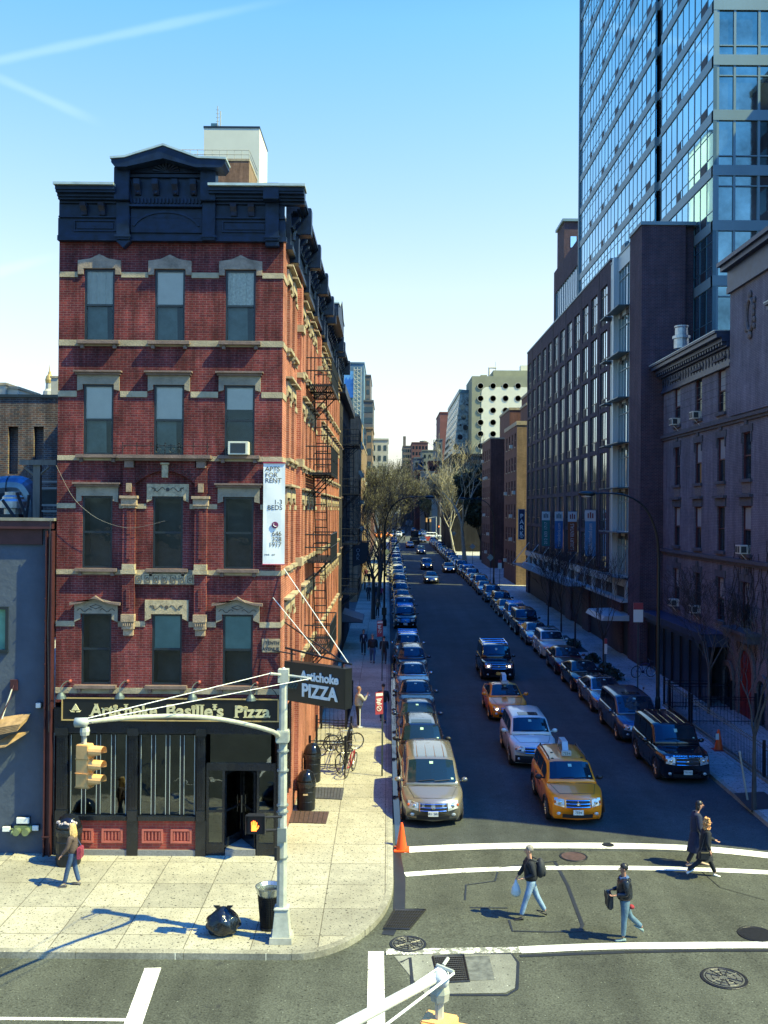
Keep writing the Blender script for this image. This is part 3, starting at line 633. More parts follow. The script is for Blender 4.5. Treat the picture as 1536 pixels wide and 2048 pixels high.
# --- street side: the row of three brick houses
ends = [YF, 42.5, 52.0, 60.5]
sidecols = []
zlev = [(zf(683),zf(539)),(zf(910),zf(770)),(zf(1137),zf(993)),(zf(1370),zf(1228))]
YE = ends[-1]
SLOT = []                                         # window positions along the street
y = YF+1.5
grp = [YF+1.55, YF+3.1, YF+6.5, YF+8.3, YF+10.2, YF+12.0]
for g0 in grp: SLOT.append(g0)
for base in (ends[1], ends[2]):
    for q in (1.2, 3.0, 4.8, 6.6, 8.2):
        if base+q+.5 < (ends[2] if base == ends[1] else ends[3]): SLOT.append(base+q)
hs = [(s_-.42, s_+.42, z0, z1) for s_ in SLOT for z0, z1 in zlev]
lower = [(YF+.9, YF+3.4, gz(30)+1.0, zsign-.9)]
def side_block(root, y0, y1, first):
    hh = [h for h in hs if y0 < h[0] and h[1] < y1]
    b = B(); wall(b, PS, y0, y1, gz(y0)-.3, zf(470), hh+([(YF+1.0, YF+3.6, 1.3, 4.3)] if first else []), .25)
    b.build('side_wall', brickS, root, keep=True)
    for h in hh:
        b = B(); u0, u1, z0, z1 = h; t_ = .05
        b.pbox(PS,u0,u0+t_,z0,z1,.10,.18); b.pbox(PS,u1-t_,u1,z0,z1,.10,.18); b.pbox(PS,u0+t_,u1-t_,z1-t_,z1,.10,.18); b.pbox(PS,u0+t_,u1-t_,z0,z0+t_,.10,.18); b.pbox(PS,u0+t_,u1-t_,(z0+z1)/2-.03,(z0+z1)/2+.03,.09,.16)
        w = b.build('window', frameM, root)
        b = B(); b.pbox(PS,u0+t_,u1-t_,z0+t_,z1-t_,.17,.178); b.build('pane', darkglass, w)
        b = B(); b.pbox(PS,u0-.16,u1+.16,z0-.10,z0-.002,-.15,.10)
        for s_ in (u0-.06,u1+.06): b.pbox(PS,s_-.05,s_+.05,z0-.22,z0-.102,-.10,0)
        b.build('sill', stone, w)
        b = B(); b.pprism(PS,[(u0-.17,z1-.2),(u0-.02,z1-.12),(u0-.02,z1+.003),(u1+.02,z1+.003),(u1+.02,z1-.12),(u1+.17,z1-.2),(u1+.17,z1+.27),((u0+u1)/2,z1+.36),(u0-.17,z1+.27)],-.06,0); b.pbox(PS,u0-.24,u1+.24,z1+.34,z1+.40,-.2,0)
        b.build('lintel', stone, w)
    for (yt, yb) in ((545,556),(681,693),(783,795),(912,922),(1008,1018),(1140,1150),(1243,1254),(1376,1388)):
        z1, z0 = zf(yt), zf(yb); u = y0; m_ = sorted([h for h in hh if h[2] < (z0+z1)/2 < h[3]])
        for h in m_+[(y1+.18,)*2]:
            b = B(); b.pbox(PS,u,h[0]-.18,z0,z1,-.022,0); b.build('belt_course', stone, root); u = h[1]+.18
def side_cornice(root, y0, y1):
    b = B(); b.pbox(PS,y0,y1,zc0-.02,zc0+.12,-.20,0); b.pbox(PS,y0,y1,zc0+.121,zf(440),-.13,0); b.pbox(PS,y0,y1,zf(440)+.001,zf(437),-.2,0); b.pbox(PS,y0,y1,zf(437)+.001,zf(412),-.14,0)
    zz = zf(412)
    for i in range(len(crown)-1): b.pbox(PS,y0,y1,zz+crown[i][0]+.0005,zz+crown[i+1][0],crown[i][1]+.02,0)
    c = b.build('side_cornice', navy, root)
    n = int((y1-y0)/.75)
    for k in range(n):
        u = y0+.4+(y1-y0-.8)*k/max(1,n-1); b = B()
        b.pprism(lambda a, cz, d: (XR+a, u+d, cz), [(0,zf(437)),(.22,zf(437)),(.24,zf(428)),(.38,zf(420)),(.40,zf(413)),(0,zf(413))], -.09, .09); b.build('bracket', navy, c)
    for k in range(max(2, int((y1-y0)/3.2))):
        u = y0+1.2+(y1-y0-1.8)*k/max(1,int((y1-y0)/3.2)-1); b = B()
        b.pbox(PS,u-.2,u+.2,zf(495),zf(436),-.28,0); b.pbox(PS,u-.22,u+.22,zf(436)+.001,zf(379),-.66,0)
        R_ = [(XR+.30+.05*cos(q), u, zf(470)+.3+.25*sin(q)) for q in (0,1,2,3)]
        b.build('console', navy, c, bevel=.02)
        b = B(); b.tube([(XR+.20, u-.9+.9*(1-cos(q*pi/8)), zf(462)+.45*sin(q*pi/8)) for q in range(9)], .05, 5); b.build('arch_moulding', navy, c)
side_block(cb, YF, ends[1], True); side_cornice(cb, YF+.62, ends[1]-.02)
rw = []
for i, lab in ((1,'second brick row house up the street, with raised cornice pediment'),(2,'third brick row house up the street, at the end of the brick row')):
    r_ = thing('row_house', lab, 'building', (XR-3, (ends[i]+ends[i+1])/2, gz(ends[i])), 'brick row houses on the side street')
    rw.append(r_); side_block(r_, ends[i]+.01, ends[i+1], False); side_cornice(r_, ends[i]+.02, ends[i+1]-.02)
    b = B(); b.box(XL, ends[i]+.05, zf(384)-.3, XR-.05, ends[i+1], zf(384)-.02); b.build('roof', MATS['tar_roof'], r_)
    b = B(); b.quad((XR,ends[i+1],-.5),(XL,ends[i+1],-.5),(XL,ends[i+1],zf(400)),(XR,ends[i+1],zf(400))); b.build('rear_wall', brickS, r_)
b = B(); c0, c1 = 44.0, 49.5; zt = zf(384)
b.pprism(PS, [(c0,zt-.3),(c0,zt+.25),(c0+1,zt+.3),((c0+c1)/2,zt+.95),(c1-1,zt+.3),(c1,zt+.25),(c1,zt-.3)], -.74, 0); b.build('pediment', navy, rw[0])
b = B(); b.pprism(PS, [(c0-.05,zt+.251),(c0-.05,zt+.31),(c0+1,zt+.36),((c0+c1)/2,zt+1.01),(c1-1,zt+.36),(c1+.05,zt+.31),(c1+.05,zt+.251),(c1-1,zt+.301),((c0+c1)/2,zt+.951),(c0+1,zt+.301)], -.78, 0); b.build('flashing', gut, rw[0])
b = B(); b.quad((XR,YE+.01,0),(XR,YE+.01,0.1),(XR-1,YE+.01,.1),(XR-1,YE+.01,0)); 
# pilaster strips on the street side
for u in (YF+4.7, YF+13.9):
    b = B(); b.pbox(PS,u-.3,u+.3,1.0,zf(495),-.14,0); p_ = b.build('pilaster', brickS, cb)
    for yt, yb in ((590,606),(1128,1148),(900,918),(700,712)):
        b = B(); b.pbox(PS,u-.36,u+.36,zf(yb),zf(yt),-.22,-.0); b.build('capital', stone, p_)
# west-facing body behind the row (left flank wall of the corner house)
b = B(); b.quad((XL,YF,0),(XL,ends[3],0),(XL,ends[3],zf(400)),(XL,YF,zf(400))); b.build('party_wall', brick, cb, keep=True)

# --- storefront
zs0 = gz(YF)+KH
def fx(x, y=1550, Y=YF): return W(x, y, Y).x
sg = thing('shop_sign', 'long black shop sign with gold border and gold serif lettering above the storefront', 'sign', (fx(343,1416), YF-.2, zf(1440)))
b = B(); u0, u1, z0, z1 = fx(127,1416), fx(559,1416), zf(1440), zf(1394)
b.box(u0, YF-.16, z0, u1, YF-.001, z1); b.build('board', M('black_sign_board',(.010,.012,.014),.3), sg)
gold = M('gold_leaf', (.62,.44,.18), .4, .5, var=.1)
b = B()
for q in ((u0,u1,z1-.035,z1),(u0,u1,z0,z0+.035),(u0,u0+.035,z0+.036,z1-.036),(u1-.035,u1,z0+.036,z1-.036)): b.box(q[0],YF-.185,q[2],q[1],YF-.161,q[3])
b.build('border', gold, sg)
goldL = M('gold_letters', (.66,.60,.34), .45, .2, var=.05)
serif = {'A':(0,.8),'r':(.12,),'t':(),'i':(.45,),'c':(),'h':(.1,.75),'k':(.1,.8),'B':(.12,),'l':(.4,),'P':(.12,),'z':(),'s':()}
def serif_line(s, xa, xb, yb_, hgt):
    zc = zf(yb_); lx0, lx1 = fx(xa,1418), fx(xb,1418)
    o = text('lettering', s, hgt, goldL, sg, MF((0,0,0)), .012, 'LEFT', .012)
    xs = [v.co.x for v in o.data.vertices]; zs = [v.co.z for v in o.data.vertices]
    ox, oy, oz = ORG[sg.name]; w0, w1 = min(xs), max(xs); zz0 = min(zs)
    for v in o.data.vertices:
        v.co.x = lx0-ox+(v.co.x-w0)/(w1-w0)*(lx1-lx0); v.co.y = (YF-.175)-oy+(v.co.y-(-oy)); v.co.z = v.co.z-zz0+zc-oz
    # slab serifs at feet and heads of the stems, found from the outline itself
    vs = [v.co.copy() for v in o.data.vertices]; b = B(); base = zc-oz
    segs = {}
    for e in o.data.edges:
        a, c = vs[e.vertices[0]], vs[e.vertices[1]]
        if abs(a.z-c.z) < .004 and .02 < abs(a.x-c.x) < .085:
            k = (round((a.x+c.x)/2,2), round(a.z,2)); segs[k] = (min(a.x,c.x), max(a.x,c.x), a.z)
    for x0_, x1_, z_ in segs.values():
        hz = .022; zz = z_ if abs(z_-base) < .05 else z_-hz
        if abs(z_-base) < .03 or z_ > base+hgt*.45: b.box(x0_-.028+ox, YF-.190, zz+oz, x1_+.028+ox, YF-.166, zz+hz+oz)
    b.build('serifs', goldL, o)
serif_line('Artichoke', 184, 317, 1431, .47)
serif_line("Basille's", 336, 449, 1431, .47)
serif_line('Pizza', 472, 542, 1432, .47)
b = B(); cx, cz = fx(155,1415), zf(1415)
for r_, k in ((0,5),(1,4),(2,3),(3,2),(4,1)):
    for q in range(k): b.ell((cx+(q-(k-1)/2)*.045, YF-.18, cz-.05+r_*.036), .026, .012, .026, 7, 5)
for s_ in (-1,1): b.tube([(cx+s_*.02,YF-.178,cz-.11),(cx+s_*.12,YF-.178,cz-.10),(cx+s_*.16,YF-.178,cz-.06)], [.012,.022,.004], 5)
b.build('emblem', goldL, sg)
# shop front frame
Y2 = YF
z_t, z_b = zf(1442), zs0
b = B(); iron2 = blackp
xs = [XL, fx(136), fx(256), fx(278), fx(393), fx(412), XR]
b.pbox(PF, XL, XR, zf(1466), z1-.3, -.10, 0.02)            # lintel beam
for xa, xb in ((112,138),(256,278),(393,413),(552,563)):
    ua, ub = fx(xa), fx(xb)
    b.pbox(PF, ua, ub, z_b, zf(1640), -.10, .06); b.pbox(PF, ua+.02, ub-.02, zf(1640)+.001, zf(1620), -.14, .06)
    b.pbox(PF, ua+.03, ub-.03, zf(1620)+.001, zf(1470), -.08, .06); b.pbox(PF, ua, ub, zf(1470)+.001, zf(1455), -.15, .06)
    k = int((ub-ua-.08)/.045)
    for i in range(k): b.pbox(PF, ua+.05+i*.045, ua+.07+i*.045, zf(1612), zf(1478), -.095, -.0801)
b.build('storefront_frame', blackp, cb)
shopglass = glassmat('shop_glass', (.30,.36,.38), refl=1.9)
for (xa, xb) in ((138,256),(278,393)):
    ua, ub = fx(xa), fx(xb); b = B(); za, zb_ = zf(1631), zf(1466)
    b.pbox(PF, ua, ub, za-.12, za, -.12, .12); n = 4; wv = (ub-ua)/n
    for i in range(n+1): b.pbox(PF, ua+i*wv-(.05 if i else 0), ua+i*wv+(.05 if i < n else 0), za+.001, zb_, .0, .06)
    w = b.build('shop_window', blackp, cb)
    for i in range(n):
        a0_, a1_ = ua+i*wv+.05, ua+(i+1)*wv-.05
        b = B()
        for q in ((a0_,a0_+.015),(a1_-.015,a1_)): b.pbox(PF, q[0],q[1],za+.03,zb_-.06,-.008,.0)
        b.build('trim', M('pale_trim',(.35,.4,.38),.5), w)
        b = B(); b.pbox(PF, a0_,a1_,za+.02,zb_-.05,.03,.036); b.build('pane', shopglass, w)
    b = B(); b.pbox(PF, ua, ub, z_b+.16, za-.121, -.03, .05); k = b.build('bulkhead', BR('bulkhead_brick',(.38,.07,.05),(.30,.055,.05),(.3,.12,.09),var=.2), cb)
    for i in range(2):
        c = ua+(ub-ua)*(i+.5)/2; zc = zf(1671)
        b = B(); hw_ = .30
        for q in ((-hw_,hw_,.14,.20),(-hw_,hw_,-.20,-.14),(-hw_,-hw_+.06,-.139,.139),(hw_-.06,hw_,-.139,.139)): b.pbox(PF,c+q[0],c+q[1],zc+q[2],zc+q[3],-.07,-.0301)
        for g in range(5): b.pbox(PF,c-.2+g*.1-.02,c-.2+g*.1+.02,zc-.12,zc+.12,-.06,-.0301)
        b.build('vent_panel', M('painted_terracotta',(.42,.11,.08),.6,var=.2), k)
    b = B(); b.pbox(PF, ua, ub, z_b-.05, z_b+.159, -.08, .05); b.build('granite_base', M('granite',(.20,.20,.20),.7,var=.3,vs=30), k)
# shop interior, seen dimly through the panes
b = B(); ya, yb_ = YF+.12, YF+5
b.quad((XL,yb_,0),(XR-.3,yb_,0),(XR-.3,yb_,4.6),(XL,yb_,4.6)); b.quad((XL,ya,.3),(XR-.3,ya,.3),(XR-.3,yb_,.3),(XL,yb_,.3)); b.quad((XL,ya,4.6),(XR-.3,ya,4.6),(XR-.3,yb_,4.6),(XL,yb_,4.6)); b.quad((XL+.02,ya,0),(XL+.02,yb_,0),(XL+.02,yb_,4.6),(XL+.02,ya,4.6))
b.build('shop_interior', M('dark_interior',(.03,.035,.04),.7,var=.5,vs=1.2), cb)
# entrance
ua, ub = fx(413), fx(552)
b = B(); zT = zf(1525); zD = zf(1540)
b.pbox(PF, ua, ub, zD, zT, -.02, .06); b.pbox(PF, ua, ub, zf(1460), zf(1452), -.02, .06)
for x in (413, 445, 514, 548): b.pbox(PF, fx(x), fx(x)+.07, zs0+.0, zD-.001, -.02, .06)
for xa, xb in ((413,447),(514,552)): b.pbox(PF, fx(xa)+.071, fx(xb)-.001, zf(1624), zf(1628)+.12, -.015, .05); b.pbox(PF, fx(xa)+.071, fx(xb)-.001, zs0, zs0+.35, -.015, .05)
b.build('entrance_frame', blackp, cb)
b = B(); b.pbox(PF, ua+.1, ub-.15, zT+.001, zf(1461), .02, .026)
for xa, xb in ((413,447),(514,552)): b.pbox(PF, fx(xa)+.071, fx(xb)-.001, zs0+.3, zD, .02, .026)
b.build('entrance_glass', shopglass, cb)
for x0_, ln, an in ((450,.0,1.15),(512,.0,2.1)):
    hx = fx(x0_); L_ = .92; dx, dy = cos(an)*L_, sin(an)*L_
    Pd = lambda u, v, d: (hx+dx/L_*u - dy/L_*d, YF+.05+dy/L_*u+dx/L_*d, v)
    b = B(); zb0 = zs0+.2
    for q in ((0,.08,zb0,zD-.05),(L_-.08,L_,zb0,zD-.05),(.081,L_-.081,zb0,zb0+.25),(.081,L_-.081,zD-.15,zD-.05),(.081,L_-.081,zb0+1.0,zb0+1.06)): b.pbox(Pd, q[0],q[1],q[2],q[3], 0, .05)
    d_ = b.build('door', blackp, cb); b = B(); b.pbox(Pd, .08, L_-.08, zb0+.25, zD-.15, .02, .026); b.build('pane', shopglass, d_)
    b = B(); b.tube([Pd(.8,zb0+.8,-.05),Pd(.8,zb0+1.3,-.05)], .015, 6); b.build('handle', M('brushed_steel',(.5,.5,.5),.3,.9), d_)
b = B(); b.pbox(PF, fx(452), fx(512), zs0-.02, zs0+.18, -.05, 1.2); b.build('step', MATS['granite'], cb)
b = B(); b.quad((fx(450),YF+.2,zs0+.19),(fx(514),YF+.2,zs0+.19),(fx(514),YF+1.6,zs0+.19),(fx(450),YF+1.6,zs0+.19)); b.build('entrance_floor', M('entry_tiles',(.25,.25,.23),.5,var=.2,vs=6), cb)
# street-side shop window and canvas box at the corner
b = B(); b.pbox(PS, YF+1.05, YF+3.55, 1.35, 4.25, .08, .12); b.build('side_shop_window', darkglass, cb)
b = B()
for q in (0,.62,1.25,1.88,2.45): b.pbox(PS, YF+1.05+q, YF+1.12+q, 1.35, 4.25, .02, .079)
b.build('side_shop_frame', blackp, cb)
# gooseneck lamps over the sign
for i, (x, y) in enumerate(((141,1362),(256,1362),(399,1364),(514,1366))):
    c = W(x, y, YF); t = thing('gooseneck_lamp', ['leftmost','second from left','third from left','rightmost'][i]+' of the four black gooseneck lamps above the long shop sign', 'lamp', tuple(c), 'gooseneck lamps over the shop sign')
    b = B(); b.lathe([(.05,-.03),(.05,0)], (c.x, YF-.001, c.z), 10, ax='y'); b.ell((c.x,YF-.05,c.z),.05,.05,.05,8,6); b.build('wall_mount', M('copper_red',(.35,.09,.07),.5,.3), t)
    b = B(); b.tube(smooth([(c.x,YF-.05,c.z),(c.x-.05,YF-.25,c.z+.02),(c.x-.12,YF-.42,c.z-.08),(c.x-.10,YF-.5,c.z-.22)]), .014, 5); b.build('arm', M('grey_green_metal',(.09,.12,.12),.5,.5), t)
    b = B(); b.lathe([(.03,.08),(.06,.06),(.12,-.02),(.15,-.10),(.14,-.10),(.10,-.01),(.02,.04)], (c.x-.10,YF-.5,c.z-.30), 14); b.build('shade', M('grey_green_metal'), t)
# banner on the corner
bn = thing('rent_banner', 'white vertical apartment rental banner hung on the corner of the brick building', 'banner', (fx(548,1020), YF-.06, zf(1127)))
b = B(); u0, u1 = W(527,1020,YF).x, W(570,1020,YF-.06).x; za, zb_ = zf(1127), zf(924); n = 20
g = [[(u0+(u1-u0)*i/6, YF-.085-.006*sin(j*.5+i*.5)*(i in (1,2,3,4,5)), za+(zb_-za)*j/n) for i in range(7)] for j in range(n+1)]
for j in range(n):
    for i in range(6): b.quad(g[j][i],g[j][i+1],g[j+1][i+1],g[j+1][i])
b.sm = [True]*len(b.sm); b.build('cloth', M('white_vinyl',(.80,.82,.80),.5,var=.03), bn)
b = B(); b.box(u0-.01,YF-.11,zb_-.02,u1+.01,YF-.05,zb_+.01); b.box(u0-.01,YF-.11,za-.015,u1+.01,YF-.05,za+.01); b.build('hem', M('crimson_hem',(.35,.02,.06),.6), bn)
ink = M('black_ink', (.015,.012,.02), .6, var=0)
for s_, y, hgt, al in (('APTS',937,.19,0),('FOR',949,.19,0),('RENT',960,.19,0),('1-3',1003,.19,1),('BEDS',1014,.19,1),('646',1066,.185,2),('328',1077,.185,2),('1917',1088,.185,2),('MNS   457',1108,.07,0)):
    xx = {0:u0+.05, 1:u1-.07, 2:u1-.09}[al]
    text('lettering', s_, hgt, ink, bn, MF((xx, YF-.0925, zf(y))), .0006, 'LEFT' if al == 0 else 'RIGHT', .0)
c = W(550, 1050, YF-.1); b = B(); b.lathe([(.095,0),(.095,.008),(.001,.008)], (c.x,YF-.109,c.z), 20, ax='y'); lg = b.build('phone_disc', M('wine_ink',(.16,.02,.08),.5,var=0), bn)
b = B(); b.tube([(c.x-.035,YF-.112,c.z+.04),(c.x-.045,YF-.112,c.z),(c.x-.01,YF-.112,c.z-.04),(c.x+.035,YF-.112,c.z-.045)], [.016,.008,.008,.016], 5); b.build('handset', MATS['white_vinyl'], lg)
# street name plaque
pq = thing('stone_plaque', 'small carved stone street name plaque at the corner below the banner', 'plaque', (fx(542,1290),YF-.04,zf(1303)))
b = B(); u0, u1 = fx(524,1290), XR-.005; b.box(u0,YF-.05,zf(1303),u1,YF-.001,zf(1276)); b.build('slab', M('plaque_stone',(.30,.24,.16),.85,var=.25,vs=8), pq, bevel=.01)
text('lettering','TENTH',.13,ink,pq,MF(((u0+u1)/2+.04,YF-.054,zf(1284))),.003); text('lettering','AVENUE',.13,ink,pq,MF(((u0+u1)/2,YF-.054,zf(1296))),.003)
# projecting blade sign over the corner
p0, p1 = W(568,1330,YF-.1), W(690,1342,YF-1.45)
ang = atan2(p1.y-p0.y, p1.x-p0.x); Lb = math.hypot(p1.x-p0.x, p1.y-p0.y)
bs = thing('blade_sign', 'black box sign with white neon pizza lettering projecting from the building corner', 'sign', tuple(p0))
ztop, zbot = W(568,1322,YF-.1).z, W(568,1400,YF-.1).z
Pb = lambda u, v, d: (p0.x+cos(ang)*u-sin(ang)*d, p0.y+sin(ang)*u+cos(ang)*d, v)
b = B(); b.pbox(Pb, 0, Lb, zbot, ztop, 0, .32); b.build('box', M('black_sign_board'), bs, bevel=.01)
neon = M('neon_tube_white', (.72,.76,.74), .35, var=.05)
def btext(s, x, y, size, bold=.0, sx=1.0, m=neon):
    c = ((x-568)/(690-568)*Lb, W(x, y, YF-.1-1.35*(x-568)/122).z)
    M4 = Matrix.Translation(Pb(c[0], c[1], -.02)) @ Matrix.Rotation(ang, 4, 'Z') @ Matrix.Rotation(pi/2, 4, 'X')
    text('lettering', s, size, m, bs, M4, .012, 'CENTER', bold, sx)
btext('PIZZA', 641, 1386, .50, .018, .95); btext('Artichoke', 641, 1356, .34, .012, 1.0)
b = B(); c = Pb(.36, (ztop+zbot)/2+.05, -.02)
for r_, k in ((0,3),(1,4),(2,3),(3,2),(4,1)):
    for q in range(k): b.ell((c[0]+(q-(k-1)/2)*.09, c[1]-(q-(k-1)/2)*.05, c[2]-.2+r_*.085), .05, .02, .055, 7, 5)
b.build('emblem', M('dark_green_paint',(.03,.06,.05),.5), bs)
b = B(); b.tube([Pb(-.1,ztop+.35,.16),Pb(Lb+.1,ztop+.12,.16)], .03, 6); b.tube([(XR,YF+.9,ztop+1.0),Pb(Lb*.95,ztop+.12,.16)], .022, 5); b.tube([(XR-.3,YF-.02,ztop+.30),Pb(.3,ztop+.2,.16)], .02, 5)
b.tube([Pb(Lb*.9,ztop+.14,.16),Pb(Lb*.9,ztop,.16)], .03, 6); b.tube([Pb(.15,ztop+.3,.16),Pb(.15,ztop,.16)], .03, 6); b.build('bracket', M('wrought_iron'), bs)
b = B(); e1 = W(546,1195,YF-.02); e2 = W(568,1137,YF-.05)
b.tube([tuple(e1),Pb(Lb*.55,ztop+.25,.16)], .011, 5); b.tube([tuple(e2),Pb(Lb*1.0,ztop+.13,.16)], .012, 5); b.build('guy_wire', M('white_cable',(.75,.76,.72),.5,var=0), bs)
# --- fire escapes
feM = M('black_fire_escape', (.012,.016,.022), .45, .3, var=.2)
def fire_escape(root, y0, y1, zs, out=1.05):
    for i, z in enumerate(zs):
        b = B()
        for k in range(12): x = XR+.08+(out-.1)*k/11; b.box(x-.022, y0, z-.03, x+.022, y1, z)
        for u in (y0, (y0+y1)/2, y1): b.box(XR, u-.03, z-.09, XR+out, u+.03, z-.031)
        b.box(XR+out-.02, y0, z-.12, XR+out+.02, y1, z-.002)
        pl = b.build('fire_escape_platform', feM, root)
        b = B(); hgt = .95
        for h_ in (.48, hgt): b.tube([(XR,y0,z+h_),(XR+out,y0,z+h_),(XR+out,y1,z+h_),(XR,y1,z+h_)], .024, 4)
        for k in range(27): u = y0+(y1-y0)*k/26; b.tube([(XR+out,u,z),(XR+out,u,z+hgt)], .014, 4)
        for u in (y0, y1):
            for k in range(1,6): b.tube([(XR+out*k/6,u,z),(XR+out*k/6,u,z+hgt)], .009, 4)
        b.build('railing', feM, pl)
        b = B()
        for u in (y0+.1, (y0+y1)/2, y1-.1): b.tube([(XR,u,z-.95),(XR+out*.85,u,z-.09)], .025, 5)
        b.build('brace', feM, pl)
        if i:
            z2 = zs[i-1]; b = B(); ya, yb_ = y0+.7, y0+2.5
            for s_ in (.25, .70): b.tube([(XR+s_,ya,z),(XR+s_,yb_,z2)], .022, 4)
            for k in range(1, 11): t_ = k/11; b.tube([(XR+.25,ya+(yb_-ya)*t_,z+(z2-z)*t_),(XR+.70,ya+(yb_-ya)*t_,z+(z2-z)*t_)], .020, 4)
            b.build('stair', feM, pl)
zfe = [WX(640, 1140, XR+.5).z+.1]
zfe = [zlev[3][0]-.15, zlev[2][0]-.15, zlev[1][0]-.15, zlev[0][0]-.15]
fire_escape(cb, 35.8, 40.3, zfe, .95)
# --- lower dark building further up, with its own fire escape
Y6, Y7 = 60.6, 78.0
dk = thing('dark_row_house', 'lower dark brick building with black fire escape beyond the brick row', 'building', (XR-4, 69, gz(69)))
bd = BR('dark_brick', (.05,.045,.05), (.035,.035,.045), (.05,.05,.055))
b = B(); zt = W(700,790,66).z; hh = []
for u in (62.6, 65.0, 67.4, 69.8, 72.2, 74.6):
    for z in (4.6, 7.9, 11.2, 14.4): hh.append((u-.5,u+.5,z,z+1.9))
hh = [h for h in hh if h[3] < zt-.8]
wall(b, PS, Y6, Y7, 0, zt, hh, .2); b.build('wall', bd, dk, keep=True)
b = B(); b.box(XL,Y6,zt-.3,XR-.02,Y7,zt-.01); b.build('roof', MATS['tar_roof'], dk)
b = B(); b.pbox(PS,Y6,Y7,zt-.5,zt+.05,-.35,-.001); b.build('cornice', navy, dk)
for h in hh:
    b = B(); b.pbox(PS,h[0],h[1],h[2],h[3],.1,.13); w = b.build('window', darkglass, dk); b = B(); b.pbox(PS,h[0],h[1],h[2]-.1,h[2],-.08,.1); b.build('sill', stoneD, w)
fire_escape(dk, 64.5, 68.6, [zt-3.4-3.3*k for k in (3,2,1,0)], 1.1)
b = B(); b.quad((XR-9,Y7,0),(XR,Y7,0),(XR,Y7,zt),(XR-9,Y7,zt)); b.build('rear_wall', bd, dk)
# ------------------------------------------------------------------ right side of the street
XB = 15.8
PW = lambda X: (lambda u, v, d: (X+d, u, v))          # wall along the street, facing -X
PA = lambda Y: (lambda u, v, d: (u, Y+d, v))          # wall across, facing the camera
winglass = M('mirror_glass', (.78,.90,.95), .03, .92, var=.12, vs=.25, bump=.05, bs=.9)
winglass2 = M('blue_mirror_glass', (.34,.66,.82), .03, .95, var=.18, vs=.12, bump=.06, bs=.5)
spand = M('grey_metal_panel', (.17,.27,.30), .45, .2, var=.10, vs=.5, streak=1)
silver = M('silver_panel', (.40,.50,.52), .42, .3, var=.12, vs=.6, streak=1)
mull = M('mullion', (.07,.15,.19), .4, .3, var=.1)
vent = M('dark_vent', (.008,.012,.022), .6, var=.2)
umber = BR('umber_brick', (.095,.05,.06), (.055,.036,.052), (.12,.115,.13), bw=.24, rh=.085, ms=.012, var=.18)
# --- glass tower
TX, TY0, TY1 = 19.2, 57.8, 98.7
ztow = 96; FH = 3.29; zb0 = W(1423, 461, TY0).z
tw = thing('glass_tower', 'tall blue glass apartment tower with grey floor bands', 'skyscraper', (28, 75, gz(75)))
P1, P2 = PW(TX), PA(TY0)
TX2 = 34.0
yr0, yr1 = 69.0, 70.6                                # recess line in the street face
b = B(); b.box(TX+.35, TY0+.35, 0, TX2, TY1, ztow); b.build('core', vent, tw)
levels = [zb0+FH*k for k in range(-6, 20)]
floors = [z for z in levels if z+FH < ztow]
segs = [(TY0, yr0), (yr1, TY1)]
for fi, z in enumerate(floors):
    b = B()
    for s0, s1 in segs: b.pbox(P1, s0+.02, s1, z, z+.62, -.03, .3)
    b.pbox(P1, yr0+.001, yr1-.001, z, z+.62, .25, .6)
    b.pbox(P2, TX-.03, TX2, z, z+.62, -.03, .3)
    fb = b.build('floor_band', spand, tw)
    b = B(); b.pbox(P1, TY0+.06, yr0, z+.62, z+FH, .03, .10); b.pbox(P1, yr1, TY1, z+.62, z+FH, .03, .10); b.pbox(P1, yr0+.01, yr1-.01, z+.62, z+FH, .3, .34)
    g = b.build('ribbon_window', winglass2, tw)
    up = fi % 2
    b = B()
    for s0, s1 in segs:
        n = max(1, round((s1-s0)/1.25))
        for k in range(n+1):
            y = s0+(s1-s0)*k/n; wd_ = .03 if k % 3 else .07
            b.pbox(P1, y-wd_ if k else y, min(y+wd_, s1), z+.621, z+FH-.001, .005, .029)
        zh = z+.62+.55 if not up else z+FH-.55
        b.pbox(P1, s0+.1, s1-.1, z+1.2, z+1.25, .01, .028)
        if up: b.pbox(P1, s0+.1, s1-.1, z+FH-.62, z+FH-.57, .01, .028)
    b.pbox(P2, TX-.02, TX+.18, z+.621, z+FH-.001, -.02, .05)
    b.build('mullions', mull if fi % 3 else MATS['grey_metal_panel'], g)
    b = B()
    for s0, s1 in segs:
        n = max(1, round((s1-s0)/5.2)); off = 1.2 if fi % 2 else 1.2
        for k in range(n):
            y = s0+1.4+k*5.2
            if y+1.0 < s1: b.pbox(P1, y, y+.95, z+.64, z+1.2, .008, .0275)
    b.build('vents', vent, g)
    # avenue face: pairs of big panes
    b = B(); b.pbox(P2, TX+.3, TX2, z+.62, z+FH, .10, .14); b.build('ribbon_window', M('avenue_glass',(.17,.26,.29),.03,.85,var=.5,vs=.35,bump=.05,bs=.8), tw)
    b = B(); u = TX+.18; ws = [.95,.12,1.32,.12,1.2,.3]; i = 0; first = True
    xs = [TX+.25]; 
    while xs[-1] < TX2-1.5: xs.append(xs[-1]+[1.0,1.45,1.4][len(xs) % 3-1])
    for x in xs: b.pbox(P2, x-.07, x+.07, z+.621, z+FH-.001, .0, .099)
    zh = z+1.15 if fi % 2 else z+FH-.65
    b.pbox(P2, xs[0]+.1, TX2, zh, zh+.07, .01, .098)
    b.build('mullions', spand, tw)
b = B(); b.pbox(P1, TY1-.3, TY1, 0, ztow, -.12, .4); b.build('edge_trim', spand, tw)
b = B(); b.box(TX-.05, TY0-.05, ztow, TX2, TY1, ztow+1.2); b.build('roof', spand, tw)
